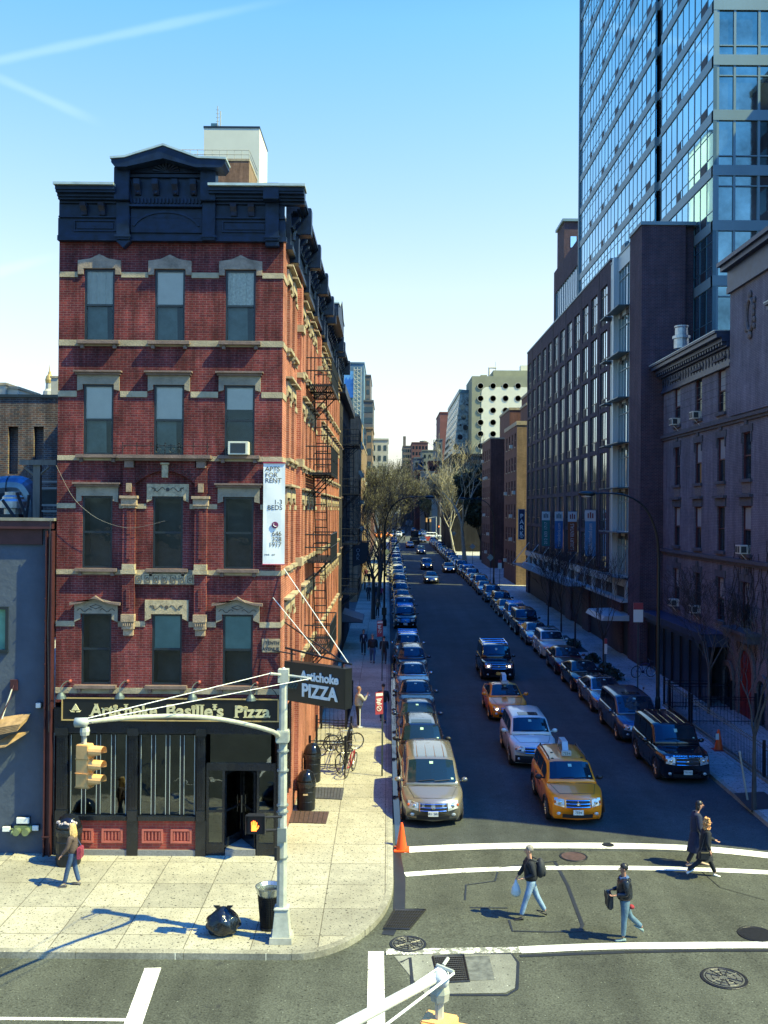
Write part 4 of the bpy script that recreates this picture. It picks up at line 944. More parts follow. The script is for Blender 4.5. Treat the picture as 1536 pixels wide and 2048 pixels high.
# --- brick stair pillar and podium apartments
pd = thing('podium_building', 'long dark brick apartment podium with rows of tall windows and silver corner bay', 'building', (XB+2, 88, gz(88)))
ztop = W(1285, 450, 61).z
P3 = PA(61.0); PB = PW(XB)
b = B(); b.pbox(P3, XB, 18.55, 0, ztop, 0, 3.0); b.pbox(P3, 18.551, 19.15, 0, ztop, .35, 3.0)
for y in (570, 700, 840, 915): z = W(1300, y, 61).z; b.pbox(P3, XB-.005, 18.555, z, z+.05, -.012, -.001)
b.build('stair_pillar', umber, pd)
b = B(); b.pbox(P3, XB-.08, 19.2, ztop+.001, ztop+.22, -.08, 3.05); b.build('coping', spand, pd)
# silver bay
YA, YB_ = 64.0, 69.6
zr = [27.0-1.1+1.1] ; rowsP = [27.0+.0]; 
RZ = [(24.05,26.9)]+[(20.95-2.98*k+.0, 23.35-2.98*k+.25) for k in range(6)]
hp = []
b = B(); Pq = PW(XB+.02)
zw = [(z0, z1) for z0, z1 in RZ]
holes_s = [(YA+.15, YA+3.25, z0, z1) for z0, z1 in zw]+[(YA+4.2, YA+5.3, z0, z1) for z0, z1 in zw]
wall(b, Pq, YA, YB_-.05, 5.4, ztop-.4, holes_s, .2); b.pbox(Pq, YA+3.45, YA+3.95, 5.4, ztop-.35, -.28, -.001)
b.build('silver_bay', silver, pd, keep=True)
for h in holes_s:
    b = B(); b.pbox(Pq, h[0], h[1], h[2], h[3], .12, .16); w = b.build('window', winglass, pd)
    b = B(); n = 4 if h[1]-h[0] > 2 else 2
    for k in range(n+1): u = h[0]+(h[1]-h[0])*k/n; b.pbox(Pq, max(h[0],u-.04), min(h[1],u+.04), h[2], h[3], .05, .119)
    b.pbox(Pq, h[0]+.05, h[1]-.05, h[3]-.7, h[3]-.64, .06, .118)
    b.build('mullions', spand, w)
    b = B(); b.pbox(Pq, h[0]-.1, h[1]+.35, h[2]-.10, h[2]-.04, -.75, -.001); b.build('sunshade', mull, w)
    b = B(); b.pbox(Pq, h[0]+.05, h[0]+.8, h[2]-.55, h[2]-.15, -.02, -.001); 
    if n == 4: b.pbox(Pq, h[0]+1.9, h[0]+2.6, h[2]-.55, h[2]-.15, -.02, -.001)
    b.build('vent', vent, w)
# podium brick grid
YC0, YC1 = 69.6, 111.2
cols = [YC0+1.0+3.42*k for k in range(12)]
holes_p = [(c, c+2.25, z0, z1) for c in cols for z0, z1 in RZ]
b = B(); wall(b, PB, YC0, YC1, 6.2, ztop, holes_p, .17); b.quad((XB,YC1,0),(TX,YC1,0),(TX,YC1,ztop),(XB,YC1,ztop)); b.quad((XB,YC0,6),(XB+.5,YC0,6),(XB+.5,YC0,ztop),(XB,YC0,ztop))
b.build('brick_wall', umber, pd, keep=True)
b = B(); b.box(XB-.06, YC0-.1, ztop+.001, XB+.4, YC1+.05, ztop+.14); b.box(XB-.02, 64, ztop-.39, XB+.4, YC0-.11, ztop-.25); b.build('coping', spand, pd)
b = B(); b.box(XB+.18, 62, .2, TX-.02, YC1-.1, ztop-.5); b.build('core', vent, pd)
for i, h in enumerate(holes_p):
    b = B(); b.pbox(PB, h[0], h[1], h[2], h[3], .11, .16); w = b.build('window', winglass, pd)
    b = B(); m_ = (h[0]+h[1])/2
    for u0_, u1_ in ((h[0],h[0]+.08),(m_-.2,m_-.12),(m_+.45,m_+.52),(h[1]-.08,h[1])): b.pbox(PB, u0_, u1_, h[2], h[3], .07, .109)
    b.pbox(PB, h[0]+.08, h[1]-.08, h[2]+.62, h[2]+.69, .08, .108)
    if i % 7 == 0: b.pbox(PB, h[0]+.08, h[1]-.08, h[3]-.72, h[3]-.66, .08, .108)
    b.build('frame', frameM, w)
    b = B(); b.pbox(PB, (h[0]+.1) if (i//7) % 2 else m_+.1, (m_-.1) if (i//7) % 2 else h[1]-.1, h[2]+.05, h[2]+.60, .06, .107); b.build('vent', vent, w)
b = B()
for c in cols[::2]: b.pbox(PB, c+2.72, c+2.80, 6.2, ztop, -.03, -.0005)
b.build('downpipe', vent, pd)
# street-level band, canopy and shopfront
b = B(); b.pbox(PB, YA, YC1, 5.35, 5.85, -.10, .3); b.pbox(PB, YA, YC1, 4.35, 4.55, -.45, .3)
for k in range(14): u = YA+.3+k*3.45; b.pbox(PB, u, u+.45, 4.551, 5.349, -.06, .3)
b.build('street_band', silver, pd)
b = B(); b.pbox(PB, YC0+6, YC1-2, 4.50, 4.56, -1.9, -.46); b.build('canopy', MATS['mullion'], pd)
b = B()
for k in range(6): u = YC0+5+k*6.8; b.tube([(XB-1.8,u,4.6),(XB-.02,u,6.9)], .035, 5)
b.build('canopy_struts', silver, pd)
b = B(); b.pbox(PB, YA, YC1, 0, 4.349, .6, .9); b.build('shop_wall', M('dark_shop_wall',(.03,.03,.035),.6,var=.3), pd)
b = B()
for y0_, y1_, z1_ in ((66,70,4.3),(76.5,79,4.3),(84,86.5,4.3),(95,97,4.3),(109.5,111,4.3)): b = B(); b.pbox(PB, y0_, y1_, 0, z1_, .0, .599); b.build('shop_pier', umber, pd)
b = B()
for y0_, y1_ in ((97.2,109.3),(86.7,94.8),(79.2,83.8)): b.pbox(PB, y0_, y1_, 1.6, 4.3, .3, .36)
sh = b.build('shop_window', M('shop_blue_glass',(.05,.11,.17),.05,.5,var=.6,vs=.7), pd)
b = B()
for k in range(9): u = 97.3+k*1.45; b.pbox(PB, u, u+.1, 1.6, 4.3, .22, .299)
b.pbox(PB, 97.2, 109.3, 2.9, 3.0, .23, .298); b.build('mullions', silver, sh)
b = B(); b.pprism(PA(62), [(XB-1.8,3.2),(XB-1.6,3.5),(XB+.6,3.6),(XB+.6,3.2)], 1.6, 6.8); b.build('entrance_canopy', silver, pd)
b = B(); b.pbox(PB, 64.2, 69.3, 0, 3.1, .5, .55); b.build('entrance_panel', M('pale_blue_panel',(.16,.22,.25),.4,.2), pd)
# rooftop units
for i, (y_, s_) in enumerate(((67.5,1.2),(77.5,1.0),(88,1.3),(100,1.0),(104.5,.9))):
    t = thing('rooftop_unit', ['dark box','small grey box','dark duct box','low dark box','far small box'][i]+' of rooftop equipment above the podium parapet', 'roof equipment', (XB+1, y_, ztop))
    b = B(); b.box(XB+.5,y_,ztop-.05,XB+.5+s_,y_+s_,ztop+.5*s_+.1); b.build('housing', mull, t); b = B(); b.cyl((XB+.8,y_+.4,ztop+.4),(XB+.8,y_+.4,ztop+.9),.12,.12,8); b.build('stack', spand, t)
# upper set-back block of the tower base
ub_ = thing('setback_building', 'dark brick and ribbon glass wing at the far foot of the glass tower', 'building', (TX+4, 106, gz(106)))
z2 = W(1105, 546, 113.7).z
b = B(); wall(b, P1, TY1+.2, 113.7, 20, z2, [(99.2,112.6,z2-6.5,z2-2.6),(99.2,112.6,z2-10.5,z2-7.6)], .3); b.quad((TX,113.7,0),(TX+12,113.7,0),(TX+12,113.7,z2),(TX,113.7,z2)); b.build('wall', umber, ub_, keep=True)
b = B(); b.box(TX+.4,TY1+.2,0,TX+12,113.6,z2-.1); b.build('core', vent, ub_)
for z0, z1 in ((z2-6.5,z2-2.6),(z2-10.5,z2-7.6)):
    b = B(); b.pbox(P1,99.2,112.6,z0,z1,.12,.16); w = b.build('ribbon_window', winglass, ub_)
    b = B()
    for k in range(13): u = 99.2+13.4*k/12; b.pbox(P1,max(99.2,u-.06),min(112.6,u+.06),z0,z1,.05,.119)
    b.build('mullions', spand, w)
fb_ = thing('far_brick_block', 'tall plain brick block behind the foot of the glass tower', 'building', (26,160,0))
z3 = W(1128, 443, 150).z; x3 = W(1128,500,150).x
b = B(); b.box(x3,150,0,x3+18,156,z3); b.build('wall', umber, fb_)
b = B(); b.box(x3-.3,149.7,z3+.001,x3+18,156.2,z3+.4); b.build('roof_rail', spand, fb_)
for k in range(4):
    for j in range(7):
        b = B(); b.pbox(PA(150), x3+1+2.1*k, x3+1.9+2.1*k, z3-4-3.6*j, z3-2.3-3.6*j, -.05, .0-.001); b.build('window', winglass, fb_)
# banners on the podium
for i, (x, y0_, y1_, bw_, colr, s_, nm) in enumerate(((1092,1023,1092,12,(.03,.16,.14),'212 633 1717','green'),(1118,1023,1097,12,(.03,.14,.34),'thecaledonia.com','blue'),(1145,1023,1104,13,(.24,.06,.015),'LUXURY RENTALS','orange'),(1181,1020,1112,16,(.08,.25,.42),'mobile.related.com','pale blue'))):
    D = XB*FPX/(x-776); D2 = D
    top, bot = WX(x, y0_, XB).z, WX(x, y1_, XB-.5).z
    Yb = W(x, y0_, D).y; xr = XB-.05; xl = xr-.85
    Yb = WX(x, y0_, XB-.45).y; top, bot = W(x, y0_, Yb).z, W(x, y1_, Yb).z
    lab = nm+' vertical banner with '+('a phone number' if i == 0 else 'white lettering')+' hanging on the dark brick podium'
    t = thing('facade_banner', lab, 'banner', (XB-.45, Yb, bot), 'banners on the podium facade')
    wb = bw_/2*Yb/FPX*1.0
    xa_, xb_ = XB-.45-wb-.1, XB-.45+wb+.1
    b = B(); b.box(xa_, Yb, bot, xb_, Yb+.03, top-.85); b.build('cloth', M('banner_'+nm.replace(' ','_'), colr, .6, var=.08), t)
    b = B(); b.box(xa_, Yb, top-.849, xb_, Yb+.03, top); b.build('emblem_panel', M('banner_white',(.55,.6,.58),.6,var=.05), t)
    b = B()
    for q in range(3): c_ = (xa_+xb_)/2+(q-1)*.17; b.box(c_-.05, Yb-.01, top-.62, c_+.05, Yb-.001, top-.25+(.08 if q == 1 else 0))
    b.build('emblem', M('banner_'+['dark','red','dark'][1],(.2,.03,.03),.6) if i > 1 else M('emblem_dark',(.03,.06,.08),.6), t)
    b = B(); b.tube([(xa_,Yb+.015,top),(XB,Yb+.015,top)], .03, 5); b.tube([(xa_,Yb+.015,bot),(XB,Yb+.015,bot)], .03, 5); b.build('pole', mull, t)
    M4 = Matrix.Translation(((xa_+xb_)/2, Yb-.012, (bot+top-.85)/2)) @ Matrix.Rotation(-pi/2, 4, 'Y') @ Matrix.Rotation(pi/2, 4, 'X')
    L_ = top-.85-bot
    o = text('lettering', s_, .42, M('banner_ink',(.6,.62,.6),.6,var=0), t, M4, .003)
    zz = [v.co.z for v in o.data.vertices]; r = (L_*.86)/(max(zz)-min(zz)); mid = (max(zz)+min(zz))/2
    for v in o.data.vertices: v.co.z = mid+(v.co.z-mid)*r
# PARK sign
pk = thing('park_sign', 'tall vertical blue PARK sign standing out from the building corner', 'sign', W(1043, 1078, 113))
u0, u1 = W(1036.5,1048,113).x, W(1050,1048,113).x; z0, z1 = W(1043,1079,113).z, W(1043,1018,113).z
b = B(); b.box(u0,113,z0,u1,113.3,z1); b.build('box', M('dark_blue_sign',(.012,.03,.09),.3), pk, bevel=.03)
b = B()
for q in ((u0,u0+.05,z0,z1),(u1-.05,u1,z0,z1),(u0+.051,u1-.051,z1-.05,z1),(u0+.051,u1-.051,z0,z0+.05)): b.box(q[0],112.97,q[2],q[1],112.999,q[3])
b.build('border', silver, pk)
for k, ch in enumerate('PARK'): text('lettering', ch, .72, M('sign_white',(.7,.75,.75),.5,var=0), pk, MF(((u0+u1)/2, 112.96, z1-.85-.66*k)), .01, 'CENTER', .012)
b = B(); b.tube([((u0+u1)/2+.2*cos(q*pi/6), 112.95, z0+.42+.2*sin(q*pi/6)) for q in range(13)], .04, 5); b.ell(((u0+u1)/2,112.95,z0+.42),.06,.03,.08,6,5); b.build('emblem', MATS['sign_white'], pk)
b = B(); b.tube([(u1,113.15,z1-.3),(XB+.3,113.15,z1-.3)], .05, 5); b.tube([(u1,113.15,z0+.3),(XB+.3,113.15,z0+.3)], .05, 5); b.build('bracket', mull, pk)

# --- brick apartment blocks before the cross avenue
tanb = BR('tan_brick', (.28,.19,.115), (.22,.15,.09), (.22,.17,.12), bw=.3, rh=.11, ms=.014, var=.15)
redb = BR('brown_red_brick', (.17,.075,.06), (.13,.06,.055), (.14,.10,.09), bw=.3, rh=.11, ms=.014, var=.15)
acM = M('cream_metal'); 
def block(name, label, x0, x1, y0, y1, zt, mat, P1c, ws, wz, side=-1, mat2=None, acs=0, roof=.25):
    """a plain block: street face at x0 (side -1) or x1 (side 1), avenue face at y0"""
    t = thing(name, label, 'building', ((x0+x1)/2, (y0+y1)/2, gz(y0)))
    X = x0 if side < 0 else x1
    PSd = (lambda u, v, d: (X+d, u, v)) if side < 0 else (lambda u, v, d: (X-d, u, v))
    PFd = lambda u, v, d: (u, y0+d, v)
    hS = [(u-.55,u+.55,z,z+1.7) for u in ws[1] for z in wz if z+1.7 < zt-.8]
    hF = [(u-.55,u+.55,z,z+1.7) for u in ws[0] for z in wz if z+1.7 < zt-.8]
    b = B(); wall(b, PSd, y0, y1, -.5, zt, hS, .25); b.build('street_wall', mat, t, keep=True)
    b = B(); wall(b, PFd, x0, x1, -.5, zt, hF, .25); b.quad((x0,y1,-.5),(x1,y1,-.5),(x1,y1,zt),(x0,y1,zt))
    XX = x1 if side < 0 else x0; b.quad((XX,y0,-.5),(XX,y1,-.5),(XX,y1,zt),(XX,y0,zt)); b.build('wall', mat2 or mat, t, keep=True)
    b = B(); b.box(x0+.05,y0+.05,zt-.4,x1-.05,y1-.05,zt-.25); 
    b.build('roof', MATS['tar_roof'], t)
    b = B()
    for q in ((x0-.06,x1+.06,y0-.06,y0+.3),(x0-.06,x0+.3,y0+.301,y1),(x1-.3,x1+.06,y0+.301,y1)): b.box(q[0],q[2],zt+.001,q[1],q[3],zt+roof)
    b.build('parapet', stone, t)
    i = 0
    for P_, hh in ((PSd,hS),(PFd,hF)):
        for h in hh:
            if i >= 96: break
            b = B(); b.pbox(P_,h[0],h[1],h[2],h[3],.12,.16); w = b.build('window', darkglass, t); i += 1
            b = B(); b.pbox(P_,h[0],h[1],(h[2]+h[3])/2-.03,(h[2]+h[3])/2+.03,.06,.119); b.pbox(P_,h[0]-.05,h[1]+.05,h[2]-.12,h[2]-.001,-.06,.1); b.build('sill', stone, w)
            if acs and random.random() < acs:
                b = B(); b.pbox(P_,h[0]+.2,h[0]+.8,h[2]+.002,h[2]+.42,-.35,.119); b.build('air_conditioner', acM, w)
    return t
wz = [3.6+2.95*k for k in range(8)]
block('brick_apartments', 'brown brick apartment house beside the blue PARK sign, with window air conditioners', XB, 26, 119.8, 132.5, W(1033,850,119.8).z, redb, None, ([],[121.5,124.3,127.1,129.9]), wz, -1, tanb, .3, .5)
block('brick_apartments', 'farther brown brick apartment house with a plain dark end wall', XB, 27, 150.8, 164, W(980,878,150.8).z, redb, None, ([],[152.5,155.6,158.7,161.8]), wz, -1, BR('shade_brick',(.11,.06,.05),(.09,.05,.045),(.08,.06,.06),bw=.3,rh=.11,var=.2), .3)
for y0_, y1_, h_, l in ((133.2,150.2,27.5,'unseen set-back wing between the two brown apartment houses, added to shade the road'),(165,179.5,27.5,'unseen set-back wing behind the farther brown apartment house, added to shade the road')):  # unseen wings, added and sized so their shadow covers the road
    t = thing('unseen_wing', l, 'building', (26,y0_,gz(y0_))); b = B(); b.box(20.5,y0_,-.5,34,y1_,h_); b.build('wall', redb, t); b = B(); b.box(20.4,y0_-.1,h_+.001,34.1,y1_+.1,h_+.4); b.build('parapet', stone, t)
t = thing('unseen_tower', 'unseen tall brick block behind the old grey brick building, added to shade the street', 'building', (38,44,0))  # unseen block out of view, its height set by the shade it casts
b = B(); b.box(30.5,33.5,-.5,46,55,45.5); b.build('wall', redb, t)
for k in range(12):
    for j in range(4): b = B(); b.pbox(PW(30.5),35.5+4.6*j,37.1+4.6*j,6+3.2*k,7.9+3.2*k,-.05,-.001); b.build('window', darkglass, t)
b = B(); b.box(30.4,33.4,45.501,46.1,55.1,46); b.build('parapet', stone, t)
bh = thing('rooftop_bulkhead', 'brick stair bulkhead on the roof of the nearer brown apartment house', 'roof structure', (19,124,W(1040,840,124).z))
zt = W(1033,850,119.8).z
b = B(); b.box(17.2,121,zt-.2,22,127,zt+2.6); b.build('wall', redb, bh); b = B(); b.box(17.1,120.9,zt+2.601,22.1,127.1,zt+2.9); b.build('coping', stone, bh)

# --- old pale brick building at right with bracketed cornice
XO = 17.2
ob = thing('old_brick_building', 'old grey brick building at right with bracketed cornice, attic block and arched doorway', 'building', (XO+3, 47, gz(47)))
ogrey = BR('grey_purple_brick', (.20,.20,.225), (.165,.165,.20), (.11,.11,.13), bw=.24, rh=.08, ms=.012, var=.22, bump=.6)
odark = M('brownstone_trim', (.065,.07,.085), .8, var=.3, vs=3, bump=.4)
cornM = M('blue_black_cornice', (.022,.04,.085), .4, var=.35, vs=3)
PO = PW(XO); YO0, YO1 = 27.2, 60.9
def zo(x, y): return WX(x, y, XO).z
za_top = WX(1355, 690, XO).z
zc = 18.9
wy = [WX(x, 800, XO).y for x in (1355, 1397, 1443, 1494)]
st = (wy[0]-wy[3])/3
wy += [wy[3]-st*k for k in range(1, 5)]
WR = [(15.5,17.75),(11.95,14.2),(8.35,10.65),(4.75,7.0)]
ho = [(y-.58, y+.58, z0, z1) for y in wy for z0, z1 in WR if y-.58 > YO0]
arch_y = [WX(x, 1400, XO).y for x in (1458, 1494, 1527)]
b = B(); wall(b, PO, YO0, YO1, -.3, zc+.2, ho, .2); b.quad((XO,YO0,-.3),(XO+18,YO0,-.3),(XO+18,YO0,zc),(XO,YO0,zc))
b.build('wall', ogrey, ob, keep=True)
b = B(); b.box(XO+.45,YO0+.2,0,XO+16,YO1,zc-.2); b.build('core', vent, ob)
b = B(); b.box(XO+.1,YO0,zc+.2,XO+18,YO1,zc+.4); b.build('roof', MATS['tar_roof'], ob)
for i, h in enumerate(ho):
    y = (h[0]+h[1])/2; row = [k for k in range(4) if WR[k][0] == h[2]][0]
    b = B()
    for q in ((h[0],h[0]+.06,h[2],h[3]),(h[1]-.06,h[1],h[2],h[3]),(h[0]+.061,h[1]-.061,h[3]-.06,h[3]),(h[0]+.061,h[1]-.061,(h[2]+h[3])/2-.03,(h[2]+h[3])/2+.03)): b.pbox(PO,*q,.08,.15)
    w = b.build('window', M('oxblood_frame',(.07,.015,.02),.5), ob)
    b = B(); b.pbox(PO,h[0]+.06,h[1]-.06,h[2],h[3]-.06,.151,.18); b.build('pane', darkglass, w)
    if i % 3 != 1:
        b = B(); b.pbox(PO,h[0]+.1,h[1]-.1,(h[2]+h[3])/2+.04,h[3]-.08,.135,.150); b.build('blind', M('shade_blind',(.25,.27,.27),.8,var=.1), w)
    b = B(); b.pbox(PO,h[0]-.15,h[1]+.15,h[2]-.16,h[2]-.001,-.12,.2); b.build('sill', odark, w)
    b = B()
    if row in (0,2): b.pbox(PO,h[0]-.2,h[1]+.2,h[3]+.001,h[3]+.42,-.06,.0); b.pbox(PO,h[0]-.3,h[1]+.3,h[3]+.421,h[3]+.55,-.2,0)
    else:
        b.pbox(PO,h[0]-.22,h[1]+.22,h[3]+.001,h[3]+.35,-.05,0); b.pbox(PO,y-.18,y+.18,h[3]+.351,h[3]+.62,-.09,0); b.pbox(PO,h[0]-.12,h[0]-.0,h[3]-.5,h[3],-.05,0); b.pbox(PO,h[1],h[1]+.12,h[3]-.5,h[3],-.05,0)
    b.build('lintel', odark, w)
    if row == 2:
        b = B(); b.pbox(PO,h[0]+.05,h[1]-.05,h[3]+.62,h[3]+1.15,-.02,-.0); 
        b.build('carved_panel', M('carved_grey_stone',(.13,.12,.12),.8,var=.4,vs=12,bump=.8,bs=20), w)
b = B()
for z in (14.75, 7.75): b.pbox(PO,YO0,YO1,z,z+.14,-.10,0); b.pbox(PO,YO0,YO1,z+.141,z+.32,-.2,0)
b.build('string_course', odark, ob)
b = B()
for k in range(7): b.pbox(PO,YO0,YO1,15.15+.42*k,15.17+.42*k,-.006,-.0005)
for k in range(7): b.pbox(PO,YO0,YO1,4.6+.42*k,4.62+.42*k,-.006,-.0005)
b.build('rustication', vent, ob)
def cornice_seg(y0, y1, z):
    b = B(); b.pbox(PO,y0,y1,z-.95,z-.15,-.10,0); b.pbox(PO,y0,y1,z-1.1,z-.951,-.18,0); b.pbox(PO,y0,y1,z-.149,z+.10,-.3,0); b.pbox(PO,y0,y1,z+.101,z+.30,-.55,0); b.pbox(PO,y0,y1,z+.301,z+.52,-.82,0); b.pbox(PO,y0-.02,y1+.02,z+.521,z+.62,-.92,0)
    c = b.build('cornice', cornM, ob)
    b = B(); n = int((y1-y0)/.42)
    for k in range(n): u = y0+(y1-y0)*(k+.5)/n; b.pbox(PO,u-.09,u+.09,z+.101-.16,z+.10,-.5,-.32)
    b.pbox(PO,y0,y1,z-.059,z+.099,-.32,-.301)
    b.build('dentils', cornM, c)
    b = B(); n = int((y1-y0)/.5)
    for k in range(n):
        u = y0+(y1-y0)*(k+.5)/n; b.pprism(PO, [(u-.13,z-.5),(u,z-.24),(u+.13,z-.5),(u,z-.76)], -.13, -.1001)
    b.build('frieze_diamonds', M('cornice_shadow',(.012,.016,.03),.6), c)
    b = B(); b.pbox(PO,y0-.02,y1+.02,z+.6201,z+.67,-.94,-.1); b.build('flashing', gut, c)
ya_, yb_ = 42.6, 48.4
cornice_seg(yb_+.3, YO1, zc-.1); cornice_seg(YO0, ya_-.3, zc-.1)
PO2 = PW(XO-.25)
b = B(); b.pbox(PO2,ya_,yb_,15.1,21.5,0,5); b.build('attic_block', ogrey, ob)
b = B(); b.pbox(PO2,ya_-.1,yb_+.1,21.501,22.35,-.12,5.1); b.pbox(PO2,ya_-.35,yb_+.35,22.351,22.6,-.4,5.3); b.pbox(PO2,ya_-.45,yb_+.45,22.601,22.8,-.55,5.4); b.pbox(PO2,ya_-.1,yb_+.1,21.2,21.5,-.16,-.001); b.build('attic_cornice', cornM, ob)
b = B(); yc_ = 45.6; zc_ = 19.6
b.tube([(XO-.30, yc_+.42*cos(q*pi/8)*(1), zc_+.75*sin(q*pi/8)) for q in range(17)], .09, 6)
for s_ in (-1,1):
    for k in range(5): b.ell((XO-.3, yc_+s_*(.5+.05*sin(k*2)), zc_-.6+.3*k), .08,.12,.15,7,5)
b.ell((XO-.32,yc_,zc_+.95),.1,.2,.22,8,6); b.ell((XO-.32,yc_,zc_-.95),.1,.22,.2,8,6)
b.build('cartouche', M('carved_grey_stone'), ob)
# ground floor: awning porch, arches, red door
b = B(); yq0, yq1 = 49.0, 60.8
b.pbox(PO,yq0,yq1,3.55,3.85,-1.1,0); b.pbox(PO,yq0,yq1,3.851,4.1,-1.35,0); b.pbox(PO,yq0,yq1,4.101,4.2,-1.4,0)
b.build('porch_cornice', cornM, ob)
b = B(); b.pbox(PO,yq0,yq1,.1,3.549,-.9,-.85)
for k in range(8): u = yq0+.1+(yq1-yq0-.3)*k/7; b.pbox(PO,u,u+.16,.1,3.5,-.98,-.901)
b.build('porch_front', M('black_porch',(.01,.012,.02),.3), ob)
for i, y in enumerate(arch_y):
    big = i == 1; r_ = .85 if big else .55; hs_ = 2.9 if big else 2.1
    for s_ in (0,):
        b = B(); n = 12; R1 = r_+.28
        pts = [(y+R1*cos(pi*k/n), hs_+R1*sin(pi*k/n)) for k in range(n+1)]; pin = [(y+r_*cos(pi*k/n), hs_+r_*sin(pi*k/n)) for k in range(n+1)]
        for k in range(n): b.pprism(PO, [pts[k],pts[k+1],pin[k+1],pin[k]], -.14, -.02)
        b.pbox(PO,y-R1,y-r_,.2,hs_,-.12,-.02); b.pbox(PO,y+r_,y+R1,.2,hs_,-.12,-.02); b.build('arch_surround', M('carved_grey_stone'), ob)
    b = B(); b.pprism(PO, [(y-r_,.3),(y+r_,.3)]+pin, -.03, -.005)
    dn = b.build('door' if big else 'arched_window', M('red_door',(.16,.012,.01),.4,var=.2) if big else darkglass, ob)
    if big:
        b = B(); b.pbox(PO,y-r_+.1,y-.04,.5,1.3,-.05,-.031); b.pbox(PO,y+.04,y+r_-.1,.5,1.3,-.05,-.031); b.pbox(PO,y-r_+.1,y-.04,1.5,2.8,-.05,-.031); b.pbox(PO,y+.04,y+r_-.1,1.5,2.8,-.05,-.031); b.build('door_panel', MATS['red_door'], dn)
b = B(); b.pbox(PO,arch_y[1]-1.6,arch_y[1]+1.6,4.25,4.6,-.6,0); b.pbox(PO,arch_y[1]-1.75,arch_y[1]+1.75,4.601,4.75,-.75,0); b.build('door_hood', odark, ob)
b = B(); b.pbox(PO,arch_y[1]-1.3,arch_y[1]+1.3,-.1,.55,-1.4,-.0); b.pbox(PO,arch_y[1]-1.3,arch_y[1]+1.3,-.1,.35,-2.2,-1.401); b.build('stoop', odark, ob)
# ivy stems on the wall
b = B()
for k in range(70):
    y = random.uniform(36, 49.5); z = random.uniform(.5, 5); pts = []
    for q in range(14):
        pts.append((XO-.03-.02*random.random(), y, z)); y += random.uniform(-.28,.28); z += random.uniform(.12,.5)
        if z > 9.5: break
    if len(pts) > 2: b.tube(pts, [.016]*len(pts), 3)
iv = b.build('ivy_stems', M('dry_vine',(.022,.02,.02),.9), None); tag(rebase(iv), 'leafless ivy vines climbing the old grey brick wall', 'ivy')
# window air conditioners of the old building
def ac_unit(P, y, z, lab, out=.42, w_=.62, h_=.42):
    p = P(y, z, 0); t = thing('air_conditioner', lab, 'air conditioner', p)
    b = B(); b.pbox(P,y-w_/2,y+w_/2,z,z+h_,-out,.1); b.build('case', acM, t, bevel=.01)
    b = B(); b.pbox(P,y-w_/2+.05,y-.04,z+.06,z+h_-.06,-out-.01,-out-.001); b.pbox(P,y+.03,y+w_/2-.05,z+.06,z+h_-.06,-out-.01,-out-.001)
    q0 = P(y-w_/2,z,-out+.02); b.pbox(P, y-w_/2-.008, y-w_/2-.001, z+.06, z+h_-.06, -out+.06, -.1); b.build('grille', M('ac_grille'), t)
    b = B(); b.tube([P(y-.2,z,-out+.1),P(y-.2,z-.35,0)], .015, 4); b.build('brace', MATS['white_cable'], t)
for y, z, l in ((wy[1],15.5,'upper air conditioner under the bracketed cornice, in the second window from the pillar'),(wy[0],15.5,'air conditioner in the top window nearest the brick pillar'),(wy[3],8.35,'largest air conditioner in the third-row window above the ivy'),(wy[0],4.75,'low air conditioner nearest the brick pillar, above the black porch'),(wy[1],4.75,'low air conditioner above the black porch, second from the brick pillar')): ac_unit(PO, y, z, l)
rv = thing('roof_ventilator', 'round galvanised roof ventilator behind the bracketed cornice', 'ventilator', W(1363,676,55))
c = W(1363,676,55); b = B(); b.lathe([(.42,-.6),(.42,.05),(.36,.08),(.36,.55),(.40,.60),(.40,.68),(.01,.70)], tuple(c), 18); b.build('drum', M('galvanised',(.45,.47,.45),.35,.6,var=.25), rv)
b = B(); b.lathe([(.5,-.05),(.5,.10),(.43,.12),(.43,-.06)], tuple(c), 18); b.build('collar', MATS['galvanised'], rv)
# iron fence
def fence(label, pts, hgt=1.25, gap=.16, base=.12):
    p0_ = pts[0]; t = thing('iron_fence', label, 'fence', (p0_[0],p0_[1],gz(p0_[1])+KH))
    m = M('black_iron_fence',(.008,.010,.016),.4,.3)
    b = B(); c = B()
    for i in range(len(pts)-1):
        a, e = Vector(pts[i]), Vector(pts[i+1]); L = (e-a).length; n = max(1, int(L/gap))
        for k in range(n+1):
            q = a.lerp(e, k/n); z = gz(q.y)+KH
            b.tube([(q.x,q.y,z),(q.x,q.y,z+hgt+.08)], [.011,.006], 4)
        for h_ in (.15, hgt-.12, hgt): c.tube([(a.x,a.y,gz(a.y)+KH+h_),(e.x,e.y,gz(e.y)+KH+h_)], .018, 4)
    for x_, y_ in pts: w = B(); w.box(x_-.045,y_-.045,gz(y_)+KH,x_+.045,y_+.045,gz(y_)+KH+hgt+.2); w.build('post', m, t)
    b.build('pickets', m, t); c.build('rail', m, t); return t
fence('black iron fence along the areaway, left of the stoop with the red door', [(XO-1,49),(13.95,49),(13.95,44.6),(13.95,arch_y[1]+1.6),(XO-.2,arch_y[1]+1.6)])
fence('black iron fence along the areaway, nearer than the stoop with the red door', [(XO-.2,arch_y[1]-1.6),(13.95,arch_y[1]-1.6),(13.95,36),(13.95,30)])
b = B(); b.box(13.85,30,gz(36)-.1,14.1,arch_y[1]-1.6,gz(36)+KH+.1); b.box(13.85,arch_y[1]+1.6,gz(46)-.1,14.1,49,gz(46)+KH+.1); struct(b.build('kerb', kerbm))
b = B(); b.box(14.1,29,gz(36)-.1,XO,60.9,gz(30)+.05); struct(b.build('areaway_ground', M('dark_soil',(.03,.03,.03),.9)))
